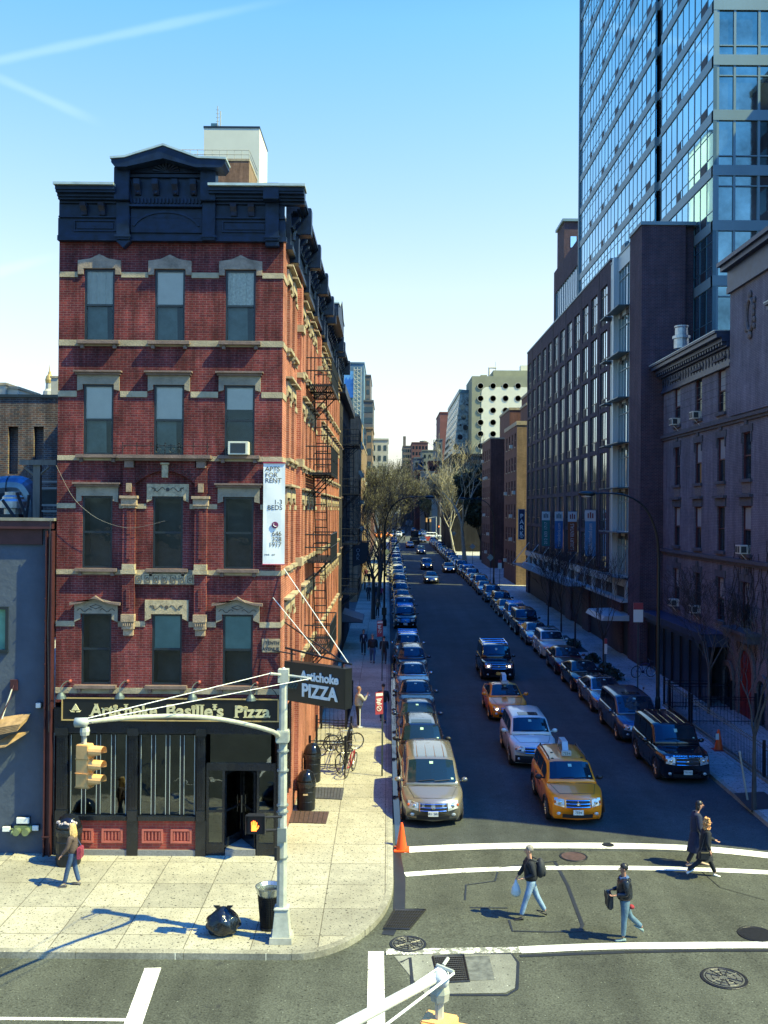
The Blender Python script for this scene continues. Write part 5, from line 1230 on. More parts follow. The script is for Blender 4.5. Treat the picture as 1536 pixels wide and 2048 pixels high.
# ------------------------------------------------------------------ left neighbours and rooftops
concp = M('pale_concrete', (.42,.40,.33), .85, var=.15, vs=.5)
stucco = M('blue_grey_stucco', (.055,.075,.105), .85, var=.18, vs=1.2, bump=.6, bs=7)
rustcol = M('oxblood_steel', (.055,.018,.022), .5, .2, var=.25)
sb = thing('stucco_building', 'low dark blue-grey stucco building left of the brick corner building', 'building', (-13, YF, gz(YF)))
xs1 = W(96,1300,YF).x; zst = W(60,1040,YF).z
P_ = lambda u, v, d: (u, YF+.06+d, v)
wx1 = W(13,1260,YF).x
b = B(); wall(b, P_, -22, xs1, 0, zst-.25, [(wx1-1.1,wx1,W(13,1300,YF).z,W(13,1217,YF).z)], .15); b.build('wall', stucco, sb, keep=True)
b = B(); b.box(-22,YF+.2,zst-.3,xs1+.2,YF+12,zst-.02); b.build('roof', MATS['tar_roof'], sb)
b = B(); z0, z1 = W(13,1300,YF).z, W(13,1217,YF).z; b.pbox(P_,wx1-1.1,wx1,z0,z1,.10,.14); w = b.build('window', M('green_window',(.12,.30,.22),.15,var=.3,vs=1.2), sb)
b = B(); b.pbox(P_,wx1-.05,wx1+.03,z0,z1+.05,-.03,.1); b.pbox(P_,wx1-1.1,wx1-.051,z1-.03,z1+.05,-.03,.1); b.pbox(P_,wx1-1.15,wx1+.04,z0-.08,z0-.001,-.08,.1); b.build('frame', frameM, w)
b = B(); b.pbox(P_,-22,xs1+.14,zst-.25,zst-.02,-.22,.1); b.pbox(P_,-22,xs1-.2,zst-.7,zst-.251,-.06,.0-.001); b.build('fascia', rustcol, sb)
b = B(); b.pbox(P_,-22,xs1+.2,zst-.0199,zst+.06,-.26,.15); b.build('coping', M('worn_coping',(.18,.18,.15),.8,var=.3), sb)
b = B(); xa, xb = xs1-.02, XL-.04
b.pbox(P_,xa,xa+.03,zs0,zst-.3,-.30,-.02); b.pbox(P_,xb-.03,xb,zs0,zst-.3,-.30,-.02); b.pbox(P_,xa+.031,xb-.031,zs0,zst-.3,-.18,-.14)
for k in range(14): z = zs0+.5+k*.62; b.ell((xa+.012,YF-.26,z),.02,.02,.02,6,4)
b.pbox(P_,xa-.02,xb+.02,W(100,1668,YF).z-.02,W(100,1668,YF).z+.02,-.33,-.301)
b.build('steel_column', rustcol, sb)
b = B(); b.tube([(xa+.14,YF-.26,zst),(xa+.10,YF-.27,zst-3),(xa+.16,YF-.27,zst-6)], .012, 5); b.build('cable', vent, sb)
# folded shelf, standpipes, plates on the stucco wall
t = thing('folded_awning_boards', 'stack of hinged plywood boards bracketed to the stucco wall, held by a rope', 'shelf', W(30,1480,YF))
b = B()
for k, col_ in enumerate(range(5)):
    a, c, d, e = W(-40,1466-k*4,YF), W(56+k*1.5,1448-k*3,YF), 0, 0
    y1_ = YF-.55; b.add([(a.x,YF-.02,a.z+.12),(c.x,YF-.02,c.z+.12),(c.x-.1,y1_,c.z-.08),(a.x,y1_,a.z-.08),(a.x,YF-.02,a.z+.145),(c.x,YF-.02,c.z+.145),(c.x-.1,y1_,c.z-.055),(a.x,y1_,a.z-.055)],[(0,1,2,3),(4,5,6,7),(0,1,5,4),(1,2,6,5),(2,3,7,6),(3,0,4,7)])
b.build('boards', M('weathered_plywood',(.34,.22,.11),.7,var=.35,vs=5), t)
b = B(); p = W(28,1370,YF); b.box(p.x-.10,YF-.03,p.z-.15,p.x+.10,YF+.05,p.z+.15); b.tube([(p.x,YF-.04,p.z),(p.x-.05,YF-.15,p.z-.35),(p.x-.32,YF-.45,p.z-1.1)], .02, 5); b.build('bracket', rustcol, t)
b = B(); b.tube([(p.x-.02,YF-.1,p.z-.1),(p.x-.12,YF-.2,p.z-.5),(p.x-.2,YF-.35,p.z-.9)], .022, 5); b.build('rope', M('pale_rope',(.5,.5,.42),.9), t)
b = B(); b.add([(p.x-.1,YF-.02,p.z-1.42),(p.x+.45,YF-.02,p.z-1.3),(p.x-.05,YF-.5,p.z-1.62),(p.x-.6,YF-.5,p.z-1.7),(p.x-.1,YF-.02,p.z-1.46),(p.x+.45,YF-.02,p.z-1.34),(p.x-.05,YF-.5,p.z-1.66),(p.x-.6,YF-.5,p.z-1.74)],[(0,1,2,3),(4,5,6,7),(0,1,5,4),(1,2,6,5),(2,3,7,6),(3,0,4,7)]); b.build('brace', MATS['weathered_plywood'], t)
t = thing('standpipe', 'brass fire standpipe with two capped inlets on the stucco wall', 'standpipe', W(48,1663,YF))
c = W(48,1657,YF); brass = M('green_brass', (.20,.26,.14), .4, .5, var=.3)
b = B(); b.box(c.x-.26,YF-.10,c.z-.06,c.x+.26,YF+.05,c.z+.10)
b.build('body', brass, t, bevel=.02)
for s_ in (-1,1):
    b = B(); b.lathe([(.10,-.16),(.10,0),(.08,.03)], (c.x+s_*.13,YF-.12,c.z-.03), 14, ax='y'); b.build('inlet', brass, t)
pw_ = M('white_plate', (.7,.72,.68), .5, var=.06)
for x, y, w_, h_, l in ((47,1640,.36,.17,'white sign plate above the brass standpipe'),(14,1657,.22,.14,'small white box left of the brass standpipe'),(72,1655,.18,.14,'small white box right of the brass standpipe'),(78,1410,.14,.14,'small square white utility cover high on the stucco wall')):
    c = W(x,y,YF); t = thing('wall_box', l, 'box', tuple(c)); b = B(); b.box(c.x-w_/2,YF-.08,c.z-h_/2,c.x+w_/2,YF+.04,c.z+h_/2); b.build('plate', pw_, t, bevel=.01)
    b = B(); b.box(c.x-w_/2-.012,YF-.02,c.z-h_/2-.012,c.x+w_/2+.012,YF+.05,c.z+h_/2+.012); b.build('backplate', frameM, t)
t = thing('hose_bibb', 'small wall tap between the white box and the brass standpipe', 'tap', W(27,1660,YF)); c = W(27,1660,YF)
b = B(); b.tube([(c.x,YF+.05,c.z),(c.x,YF-.12,c.z),(c.x,YF-.15,c.z-.08)], .028, 7); b.build('spout', brass, t); b = B(); b.lathe([(.05,-.01),(.05,.01)], (c.x,YF-.08,c.z+.06), 10); b.build('handle', brass, t)
# brick building behind with two blind slots
YBK = 40.0
bb = thing('old_loft_building', 'dark mottled brick building with two tall blind slots behind the stucco building', 'building', (-17, YBK, 0))
mot = BR('mottled_brick', (.07,.065,.075), (.17,.09,.06), (.19,.18,.16), bw=.26, rh=.085, ms=.016, var=.4)
z1 = W(60,795,YBK).z; P_ = lambda u, v, d: (u, YBK+d, v)
sl_ = [(W(a,900,YBK).x, W(b_,900,YBK).x, W(a,948,YBK).z, W(a,853,YBK).z) for a, b_ in ((16,36),(67,87))]
b = B(); wall(b, P_, -24, XL+1, 5, z1, sl_, .3)
for h in sl_: b.quad(P_(h[0],h[2],.3),P_(h[1],h[2],.3),P_(h[1],h[3],.3),P_(h[0],h[3],.3))
b.build('wall', mot, bb, keep=True)
b = B(); b.pbox(P_,-24,XL+1,z1+.001,z1+.12,-.06,.3); b.build('coping', frameM, bb)
b = B(); b.box(-24,YBK+.3,z1-.4,XL+1,YBK+16,z1-.1); b.build('roof', MATS['tar_roof'], bb)
# rooftop clutter on the stucco building
YR = 32.0
galv = MATS['galvanised']
t = thing('roof_fan', 'squat galvanised mushroom exhaust fan on the stucco building roof', 'fan', W(26,1030,YR)); c = W(26,1022,YR)
b = B(); b.lathe([(.28,0),(.28,.18),(.42,.2),(.42,.42),(.34,.5),(.34,.56),(.26,.62),(.26,.72),(.01,.74)], (c.x,c.y,c.z-.1), 20); b.build('hood', galv, t)
b = B(); b.box(c.x-.3,c.y-.3,zst,c.x+.3,c.y+.3,c.z-.1); b.build('curb', frameM, t)
t = thing('roof_duct', 'large curved sheet metal duct on the stucco building roof', 'duct', W(20,1000,YR+1.6))
b = B(); q = [W(-60,985,YR+1.6), W(30,975,YR+1.6), W(52,985,YR+1.6), W(60,1010,YR+1.6), W(60,1040,YR+1.6)]
b.tube([tuple(v) for v in smooth([tuple(v) for v in q],4)], .42, 14); b.build('duct', M('blue_galvanised',(.16,.22,.26),.35,.7,var=.25), t)
b = B()
for s_ in (.1,.35,.6,.85): v = Vector(q[1]).lerp(q[0],s_); b.lathe([(.44,-.02),(.44,.02)], tuple(v), 14, ax='x')
b.build('seams', frameM, t)
t = thing('timber_frame', 'weathered timber post and beam frame on the stucco building roof', 'frame', W(72,1030,YR-1))
wood = M('grey_timber', (.22,.20,.16), .9, var=.3, vs=6, streak=1)
Yt = YR-1
b = B(); a, c = W(66,930,Yt), W(79,1036,Yt); b.box(a.x,Yt,zst,c.x,Yt+.18,a.z); b.build('post', wood, t)
b = B(); a, c = W(40,930,Yt), W(113,920,Yt); b.box(a.x,Yt-.06,a.z,min(c.x,XL-.05),Yt-.001,c.z); b.build('beam', wood, t)
b = B(); a = W(72,945,Yt); b.tube([(a.x-.4,Yt+.06,a.z+.18),(a.x-.05,Yt+.06,a.z-.12)], .04, 4); b.tube([(a.x+.4,Yt+.06,a.z+.18),(a.x+.05,Yt+.06,a.z-.12)], .04, 4); b.build('knee_brace', wood, t)
t = thing('roof_parapet_fence', 'dark lattice rail fence with pale rails beside the timber post on the roof', 'fence', W(97,1030,Yt+1))
b = B()
for y_ in (963,976,1010,1022): a = W(79,y_,Yt+1); c = W(114,y_,Yt+1); b.box(a.x,Yt+1,a.z-.03,XL-.06,Yt+1.05,a.z+.03)
b.build('rail', M('pale_rail',(.35,.36,.32),.7), t)
b = B(); a = W(80,980,Yt+1); c = W(114,1008,Yt+1); b.box(a.x,Yt+1.06,c.z,XL-.06,Yt+1.10,a.z); b.build('panel', M('dark_mesh',(.02,.03,.03),.6,var=.5,vs=9), t)
t = thing('roof_planks', 'leaning dark planks and scrap on the roof edge', 'planks', W(50,1030,YR-1.5))
b = B()
for x0_, x1_, yy in ((34,52,985),(58,52,990),(5,30,1000)): a, c = W(x0_,yy,YR-1.5), W(x1_,1036,YR-1.5); b.tube([tuple(a),tuple(c)], .05, 4)
b.build('plank', M('dark_plank',(.03,.03,.035),.8), t)
# antenna cables across the front wall
t = thing('loose_cable', 'thin pale cable drooping across the left of the brick facade', 'cable', W(120,950,YF-.1))
b = B(); b.tube([tuple(W(x,y,YF-.22)) for x, y in smooth([(112,930),(140,985),(165,1015),(205,1042),(262,1056),(330,1042)],4)], .005, 4); b.build('wire', M('grey_cable',(.12,.12,.12),.6,var=0), t)
# --- towers behind the corner building
t = thing('white_tower', 'windowless white concrete slab tower with rooftop antenna behind the brick building', 'building', (W(470,300,200).x,200,0))
a, c = W(408,256,200), W(519,256,200)
b = B(); z1 = a.z; xe = W(519,256,200).x; b.box(a.x,200,0,xe,213,z1); b.build('wall', M('whitewashed_brick',(.56,.57,.48),.8,var=.08,vs=.12,bump=.2,bs=.6), t)
b = B(); b.box(a.x-.1,199.9,z1+.001,xe+.1,213.1,z1+.4); b.build('coping', frameM, t)
v = W(424,256,201); b = B(); b.box(v.x-.6,203,z1+.4,v.x+.7,204.5,z1+2.2); b.build('vent_box', mull, t)
v = W(432,200,201); b = B(); b.tube([(v.x,203,z1),(v.x,203,z1+5.8)], .09, 5); b.tube([(v.x+.6,203,z1),(v.x+.6,203,z1+4.7)], .12, 5)
for k in range(6): b.tube([(v.x-.35,203,z1+1+.8*k),(v.x+.35,203,z1+1+.8*k)], .05, 4)
b.build('antenna', M('pale_rail'), t)
blk = block('brick_tower', 'tan brick apartment tower with roof railing rising behind the cornice', W(470,350,130).x-9, W(498,350,130).x, 130, 138, W(470,322,130).z, tanb, None, ([W(479,350,130).x, W(452,350,130).x, W(405,350,130).x],[131.5,133.5,135.5]), [W(479,358,130).z, W(479,388,130).z-.6, 20, 23], 1, BR('tower_brick',(.26,.15,.10),(.22,.13,.09),(.2,.15,.12),bw=.3,rh=.11), 0, .3)
b = B(); zz = W(470,322,130).z+.3; x0_, x1_ = W(470,350,130).x-9, W(498,350,130).x
for h_ in (.6,1.2): b.tube([(x0_,130.1,zz+h_),(x1_,130.1,zz+h_),(x1_,138,zz+h_)], .05, 4)
for k in range(12): b.tube([(x0_+(x1_-x0_)*k/11,130.1,zz),(x0_+(x1_-x0_)*k/11,130.1,zz+1.2)], .04, 4)
b.build('roof_railing', MATS['pale_rail'], blk)
t = thing('cupola_tower', 'slender tower with gilded cupola far beyond the loft building', 'tower', W(100,790,420)); c = W(99,790,420)
b = B(); b.lathe([(4,-40),(4,-3),(3,-2),(2.6,1.5),(1.7,2.5),(1.6,5)], tuple(c), 12); b.build('shaft', concp, t)
b = B(); b.lathe([(1.7,5),(1.9,6.5),(1.5,8),(.7,9),(.6,10),(.3,10.3),(.1,13)], tuple(c), 14); b.build('cupola', M('gilded_dome',(.55,.36,.12),.4,.4,var=.3), t)
for x0_, x1_, yt, D_, l in ((-40,11,770,95,'pale concrete roof block at the left edge, largest of the two'),(12,36,778,95.5,'smaller pale concrete roof block right of the largest'),(102,116,756,120,'narrow pale chimney block beside the gilded cupola')):
    a, c = W(x0_,yt,D_), W(x1_,yt,D_); t = thing('concrete_bulkhead', l, 'roof structure', ((a.x+c.x)/2,D_,10)); b = B(); b.box(a.x,D_,8,c.x,D_+6,a.z); b.build('wall', concp, t); b = B(); b.box(a.x-.1,D_-.1,a.z+.001,c.x+.1,D_+6,a.z+.25); b.build('coping', stone, t)

# ------------------------------------------------------------------ far left side of the street
wz2 = [5+3.0*k for k in range(10)]
bt = block('tan_apartments', 'tan brick apartment house with sunlit flank beyond the dark row house', -20, -3.07, 100, 116, W(700,833,100).z, tanb, None, ([-5.2,-8,-11],[101.5,104.5,107.5,110.5,113.5]), wz2, 1, BR('tan_front',(.33,.21,.13),(.28,.18,.11),(.24,.18,.13),bw=.3,rh=.11), .4)
block('tan_apartments', 'second tan brick apartment house, up the street from the one with the sunlit flank', -20, -3.3, 119, 150, W(738,890,125).z, tanb, None, ([-5.2,-8],[122,126,130,134,138,142,146]), wz2, 1, tanb, .4)
block('low_walkup', 'grey four storey walk-up behind the bare trees on the left', -18, -3.4, 153, 190, 13.5, BR('grey_walkup',(.20,.17,.14),(.16,.14,.12),(.15,.14,.12),bw=.3,rh=.11), None, ([-6],[156,160,164,168,172,176,180,184]), [4,7.2,10.2], 1, None, 0)
block('low_walkup', 'reddish four storey walk-up at the far left corner before the cross avenue', -18, -3.4, 192, 250, 14.5, redb, None, ([-6],[196,202,208,214,220,226,232,238,244]), [4,7.2,10.2], 1, None, 0)
def far_block(name, label, xa, xb, yt, D_, mat, nwx, nwz, dep=25, side=None, fl=3.2, top=None, win=darkglass, ww=.9):
    a, c = W(xa, yt, D_), W(xb, yt, D_); t = thing(name, label, 'building', ((a.x+c.x)/2, D_, gz(D_)))
    b = B(); b.box(a.x, D_, -2, c.x, D_+dep, a.z); b.build('wall', mat, t)
    n = 0
    for i in range(nwx):
        for j in range(nwz):
            z = a.z-2.2-fl*j; u = a.x+(c.x-a.x)*(i+.5)/nwx
            if z < 8: continue
            b = B(); b.box(u-ww/2, D_-.06, z-1.0, u+ww/2, D_-.001, z+.6); b.build('window', win, t); n += 1
    if side:
        X = a.x if side < 0 else c.x
        for i in range(4):
            for j in range(min(nwz, 8)):
                z = a.z-2.2-fl*j; u = D_+dep*(i+.5)/4
                if z < 8: continue
                b = B(); b.box(X-.05, u-1, z-1.0, X+.05, u+1, z+.6); b.build('window', win, t)
    b = B(); b.box(a.x-.2, D_-.2, a.z+.001, c.x+.2, D_+dep, a.z+.5); b.build('parapet', top or mat, t)
    return t, a, c
sc_, a, c = far_block('construction_tower', 'tower under construction wrapped in blue netting and scaffold, far left', 683, 728, 727, 330, M('blue_netting',(.09,.17,.24),.8,var=.5,vs=.15), 0, 0, 30)
b = B(); v0, v1 = W(688,742,329.5), W(706,880,329.5); b.box(v0.x,329.4,W(688,795,329).z,v1.x,329.9,v0.z); b.build('blue_screen', M('sky_blue_screen',(.10,.30,.60),.5,var=.3,vs=.2), sc_)
b = B(); x0_, x1_ = W(708,740,329).x, W(722,740,329).x
for k in range(16):
    z = W(708,740,329).z-k*1.55; b.tube([(x0_,328.5,z),(x1_,328.5,z)], .12, 4); b.tube([(x0_,328.5,z),(x1_,328.5,z-1.55)], .10, 4)
for x_ in (x0_, (x0_+x1_)/2, x1_): b.tube([(x_,328.5,20),(x_,328.5,W(708,735,329).z)], .14, 4)
b.build('scaffold', M('grey_scaffold',(.30,.32,.30),.6), sc_)
far_block('office_tower', 'dark brown tower stepping down behind the construction tower', 722, 741, 752, 345, M('brown_grey',(.12,.11,.11),.8,var=.3,vs=.2), 2, 12, 30)
far_block('office_tower', 'shorter dark tower right of the stepped brown tower, far left', 728, 746, 803, 290, M('dark_taupe',(.10,.10,.10),.8,var=.3,vs=.2), 3, 10, 25)
far_block('apartment_tower', 'pale concrete apartment block with water tank frame above the left trees', 742, 776, 880, 300, concp, 3, 6, 20, 1)
far_block('apartment_tower', 'tan block low behind the left trees, next to the pale concrete one', 733, 745, 858, 240, tanb, 1, 8, 20, 1)
grn = M('grey_green_wall', (.17,.19,.17), .85, var=.2, vs=.2); brn = M('far_brown', (.13,.105,.085), .85, var=.25, vs=.2); gbl = M('far_blue_grey', (.09,.125,.15), .85, var=.2, vs=.2)
redf = M('far_red_brick', (.17,.065,.055), .85, var=.2, vs=.3)
ft, a, c = far_block('far_tower', 'tall brown stepped tower at the far end of the street', 806, 824, 893, 560, brn, 4, 12, 40, 1)
b = B(); v = W(809,880,560); b.box(v.x-.8,561,a.z,v.x+.8,563,a.z+6); b.cyl((v.x+11,565,a.z),(v.x+11,565,a.z+3.5),2.2,2.2,10); b.build('water_tank', brn, ft)
far_block('far_tower', 'brown block right of the stepped tower at the far end of the street', 824, 856, 886, 520, redb, 5, 8, 30)
far_block('far_tower', 'grey-green block in front of the brown blocks, far along the street', 845, 874, 902, 440, grn, 3, 6, 30)
far_block('far_tower', 'dark teal block low between the far brown towers', 829, 847, 917, 400, gbl, 2, 6, 30)
far_block('far_low_building', 'small red brick building far down the right side', 831, 843, 942, 360, redf, 2, 3, 20)
far_block('far_low_building', 'red brick building with pale cornice on the right before the trees', 858, 878, 924, 370, redf, 3, 3, 14, None, 3.0)
far_block('far_low_building', 'pale stone low building under the red brick one, far right', 842, 870, 945, 350, concp, 3, 4, 20)
far_block('far_low_building', 'blue-grey flat wall building just beyond the cross avenue', 864, 882, 952, 300, M('teal_wall',(.20,.27,.30),.8,var=.15,vs=.3), 0, 0, 20)
far_block('far_low_building', 'dark narrow building at the left edge of the far end of the street', 803, 812, 934, 400, brn, 1, 5, 30)
far_block('balcony_tower', 'red and dark glass tower with stacked balconies beside the slanted hotel', 880, 899, 826, 400, redf, 0, 0, 30)
bt_, a, c = far_block('balcony_tower', 'grey tower with balconies stepping down to the street, left of the slanted hotel', 874, 885, 880, 380, gbl, 1, 8, 30)
b = B()
for k in range(9): z = a.z-3.1*k-1; b.box(a.x-1.2,380,z,a.x,384,z+.2); b.box(a.x-1.25,380,z+.2,a.x-1.15,384,z+1.2)
b.build('balconies', grn, bt_)
far_block('balcony_tower', 'dark slab with rooftop planting behind the slanted hotel', 880, 893, 838, 405, M('dark_slab',(.04,.06,.075),.4), 2, 12, 30, None, 3.0, None, M('pale_balcony',(.3,.34,.34),.5), 2.0)
# hotel with round portholes
wt = thing('porthole_hotel', 'white tiled hotel slab with rows of round porthole windows', 'hotel', (40, 300, gz(300)))
D_ = 300; a, c = W(944,752,D_), W(1062,752,D_); olive = M('olive_render', (.26,.26,.17), .85, var=.12, vs=.3); wtile = M('white_tile', (.72,.68,.50), .6, var=.06, vs=.5)
b = B(); b.box(a.x,D_,0,c.x,D_+22,a.z); b.build('wall', olive, wt)
v = W(963,774,D_); b = B(); r_ = 1.8
pts = [(v.x+r_-r_*cos(q*pi/12), v.z-r_+r_*sin(q*pi/12)) for q in range(7)]+[(c.x-.2, v.z),(c.x-.2,10),(v.x,10)]
b.pprism(PA(D_), pts, -.12, -.001); b.build('white_face', wtile, wt)
for i, x in enumerate((961,986,1011,1036)):
    for j, y in enumerate((772,797,821,845,868,892)):
        p = W(x, y, D_); b = B(); b.lathe([(.86,-.02),(.86,.0)], (p.x,D_-.16,p.z), 18, ax='y'); w = b.build('porthole', darkglass, wt)
        b = B(); b.lathe([(.86,0),(1.0,0),(1.0,.1),(.86,.1),(.86,0)], (p.x,D_-.22,p.z), 18, ax='y'); b.build('rim', concp, w)
b = B(); b.box(a.x+7,D_+4,a.z,c.x,D_+14,a.z+2.4); b.box(a.x+3,D_+3,a.z,a.x+5,D_+6,a.z+.8); b.build('penthouse', olive, wt)
b = B(); b.tube([(a.x+5.8,D_+5,a.z),(a.x+5.8,D_+5,a.z+3.3),(a.x+8,D_+5,a.z+3.3)], .35, 6); b.tube([(a.x+7.8,D_+5,a.z+2),(a.x+7.8,D_+5,a.z+5.2)], .09, 4); b.build('roof_pipe', concp, wt)
b = B(); b.box(c.x-2.5,D_+5,a.z,c.x,D_+8,a.z+4.2); b.build('roof_tank', wtile, wt)
# slanted hotel of perforated steel
sh_ = thing('slanted_hotel', 'hotel wing with slanted white ribbon facade and perforated steel side', 'hotel', (30, 310, gz(310)))
D_ = 312; A0, A1, A2, A3 = W(920,786,D_), W(943,786,D_), W(943,905,D_), W(900,905,D_)
steel = M('perforated_steel', (.16,.22,.25), .35, .6, var=.9, vs=1.1)
b = B(); b.add([(A3.x-1.2,D_,0),(A2.x,D_,0),(A1.x,D_,A1.z),(A0.x,D_,A0.z),(A3.x-1.2,D_+60,0),(A2.x,D_+60,0),(A1.x,D_+60,A1.z),(A0.x,D_+60,A0.z)],[(0,1,2,3),(4,5,6,7),(0,1,5,4),(1,2,6,5),(2,3,7,6)]); b.build('steel_wall', steel, sh_)
zl = A3.z; b = B(); b.add([(A3.x-1.2,D_,0),(A0.x,D_,A0.z),(A0.x,D_+60,A0.z),(A3.x-1.2,D_+60,0)],[(0,1,2,3)]); b.build('slanted_wall', wtile, sh_)
for j in range(9):
    for i in range(10):
        z = A0.z-2.5-2.45*j; xx = A0.x+(A3.x-1.2-A0.x)*(A0.z-z)/A0.z; u = D_+2+5.6*i
        b = B(); b.box(xx-.18,u,z-.7,xx+.05,u+2.6,z+.5)
        if j*10+i < 90: b.build('window', darkglass, sh_)
for x, y, r_ in ((925,814,.85),(927,834,.85),(931,855,.85),(920,874,.85),(912,894,.85),(934,809,.3),(921,850,.35),(922,898,.4),(915,916,.8)):
    p = W(x, y, D_); b = B(); b.lathe([(r_,-.12),(r_,.1)], (p.x,D_-.02,p.z), 16, ax='y'); b.build('porthole', darkglass, sh_)
b = B(); b.add([(A0.x-.3,D_-.2,A0.z),(A1.x,D_-.2,A1.z),(A1.x,D_+60,A1.z),(A0.x-.3,D_+60,A0.z),(A0.x-.3,D_-.2,A0.z+1.2),(A1.x,D_-.2,A1.z+.8),(A1.x,D_+60,A1.z+.8),(A0.x-.3,D_+60,A0.z+1.2)],[(0,1,2,3),(4,5,6,7),(0,1,5,4),(1,2,6,5),(2,3,7,6),(3,0,4,7)]); b.build('roof_rail', mull, sh_)
far_block('low_corner_building', 'dark low brick building at the corner beyond the right-hand trees', 905, 965, 912, 200, BR('deep_brick',(.032,.03,.03),(.026,.026,.026),(.03,.03,.03),bw=.3,rh=.11), 5, 3, 40, -1)
far_block('low_corner_building', 'low building with pale upper wall past the cross avenue on the right', 880, 925, 950, 290, brn, 4, 3, 20)
# end of the street: hazy low mass of houses both sides
for i in range(7):
    D_ = 320+70*i; 
    far_block('far_row_house', ['small dark','brown','grey','low tan','dusky','small brown','last tiny'][i]+' row house on the left far beyond the cross avenue', 776-14*FPX/D_, 776-3.3*FPX/D_, 1003-(13+i)*FPX/D_*.9, D_, [brn,grn,gbl][i % 3], 3, 3, 60, 1)
    far_block('far_row_house', ['small dark','brown','grey','low tan','dusky','small brown','last tiny'][i]+' row house on the right far beyond the cross avenue', 776+16.5*FPX/D_, 776+30*FPX/D_, 1003-(11+i)*FPX/D_*.9, D_, [redf,gbl,brn][i % 3], 3, 3, 60, -1)
# ------------------------------------------------------------------ trees
barkD = M('dark_bark', (.035,.032,.030), .9, var=.3, vs=4)
barkP = M('pale_bark', (.36,.33,.24), .85, var=.3, vs=3)
budM = M('spring_buds', (.15,.15,.075), .8, var=.35, vs=1.5)
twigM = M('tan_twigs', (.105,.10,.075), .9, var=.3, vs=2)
leafM = M('evergreen_leaves', (.028,.045,.025), .7, var=.5, vs=2)
def tree(label, base, hgt, spread, seed, depth=5, bark=None, twig=None, leaf=0, leafmat=None, r0=.2, n1=3, trunkh=.35, name='bare_tree', group=None, size=.12, up=.25, lean=(0,0)):
    rnd = random.Random(seed); bark = bark or barkD; twig = twig or bark
    t = thing(name, label, 'tree', base, group)
    tb, cr, lf = B(), B(), B(); rmin = max(.006, base[1]*.00011)
    def grow(p, d, L, r, k):
        pts = [p]; rs = [r]; n = 3
        for i in range(n):
            d = (d+Vector((rnd.uniform(-.22,.22),rnd.uniform(-.22,.22),rnd.uniform(-.1,.16)+up*.12))).normalized()
            p = p+d*(L/n); pts.append(p); rs.append(max(rmin, r*(1-.35*(i+1)/n)))
        (tb if k < 3 else cr).tube([tuple(q) for q in pts], rs, 6 if k < 2 else (4 if k < 3 else 3), caps=False)
        if k >= depth:
            if leaf:
                for q in range(leaf):
                    c = pts[rnd.randrange(1,len(pts))]+Vector((rnd.gauss(0,.25),rnd.gauss(0,.25),rnd.gauss(0,.25)))
                    a = Vector((rnd.gauss(0,1),rnd.gauss(0,1),rnd.gauss(0,1))).normalized()*size; e = Vector((rnd.gauss(0,1),rnd.gauss(0,1),rnd.gauss(0,1))).normalized()*size
                    lf.add([c-a,c+e,c+a],[(0,1,2)])
            return
        for i in range(rnd.randint(2,4 if leaf or r0 < .1 else 3)+(1 if k >= 3 and leaf else 0) if k else n1):
            ax = rnd.uniform(0,2*pi); spr = rnd.uniform(.45,.95)*spread
            nd = (d+Vector((cos(ax)*spr, sin(ax)*spr, rnd.uniform(-.1,.35)))).normalized()
            st = pts[-1] if i < 2 else pts[rnd.randint(1,len(pts)-1)]
            grow(st, nd, L*rnd.uniform(.66,.86), rs[-1]*rnd.uniform(.6,.8), k+1)
    b0 = Vector(base); d0 = Vector((lean[0],lean[1],1)).normalized()
    th = hgt*trunkh; tb.tube([tuple(b0-Vector((0,0,.1))), tuple(b0+d0*th*.5), tuple(b0+d0*th)], [r0*1.25, r0*.95, r0*.8], 8)
    top = b0+d0*th
    for i in range(n1+1):
        ax = 2*pi*i/(n1+1)+rnd.uniform(-.5,.5); sp = spread*rnd.uniform(.35,.8)
        grow(top-d0*rnd.uniform(0,th*.25), (d0+Vector((cos(ax)*sp,sin(ax)*sp,.15))).normalized(), hgt*.26, r0*.55, 1)
    tr = tb.build('trunk', bark, t)
    cn = cr.build('crown', twig, t) if cr.v else None
    if lf.v: lf.build('foliage', leafmat or budM, t, keep=True)
    return t
def gb(x, Y): return (x, Y, gz(Y)+KH)
LG = 'street trees along the left pavement'
tree('dark leafless tree nearest on the left pavement, branching behind the fire escape', gb(-1.2,84), 10.5, 1.0, 3, 6, barkD, barkD, 0, r0=.17, group=LG)
tree('dark bare tree with a leaning trunk, second along the left pavement', gb(-1.0,98), 11, .9, 5, 6, barkD, barkD, 0, r0=.18, group=LG, lean=(.12,0))
tree('large budding tree in sun, third along the left pavement', gb(-1.0,124), 10.5, .8, 11, 6, barkD, twigM, 3, r0=.22, group=LG, size=.085)
tree('tall budding tree rising before the tan apartments', gb(-1.2,146), 13, .75, 13, 6, barkD, twigM, 4, r0=.25, group=LG, size=.09)
tree('budding tree behind the tall one on the left, toward the cross avenue', gb(-.8,172), 14.5, .9, 17, 6, barkD, twigM, 4, r0=.24, group=LG, size=.10)
tree('farthest budding tree on the left before the cross avenue', gb(-.6,205), 15.5, .9, 19, 5, barkD, twigM, 12, r0=.25, group=LG, size=.12)
tree('small pink blossoming tree by the left building line', gb(-2.6,112), 4.5, .9, 21, 5, barkD, barkD, 4, M('pink_blossom',(.30,.12,.10),.8,var=.3), r0=.08, size=.09, name='blossom_tree')
RG = 'street trees along the right pavement'
tree('large pale-barked sycamore in sun on the right, reaching over the street', gb(13.6,172), 19, 1.05, 31, 6, barkP, M('sunlit_twigs',(.30,.27,.17),.9,var=.25), 0, r0=.32, name='sycamore_tree', lean=(-.1,-.05))
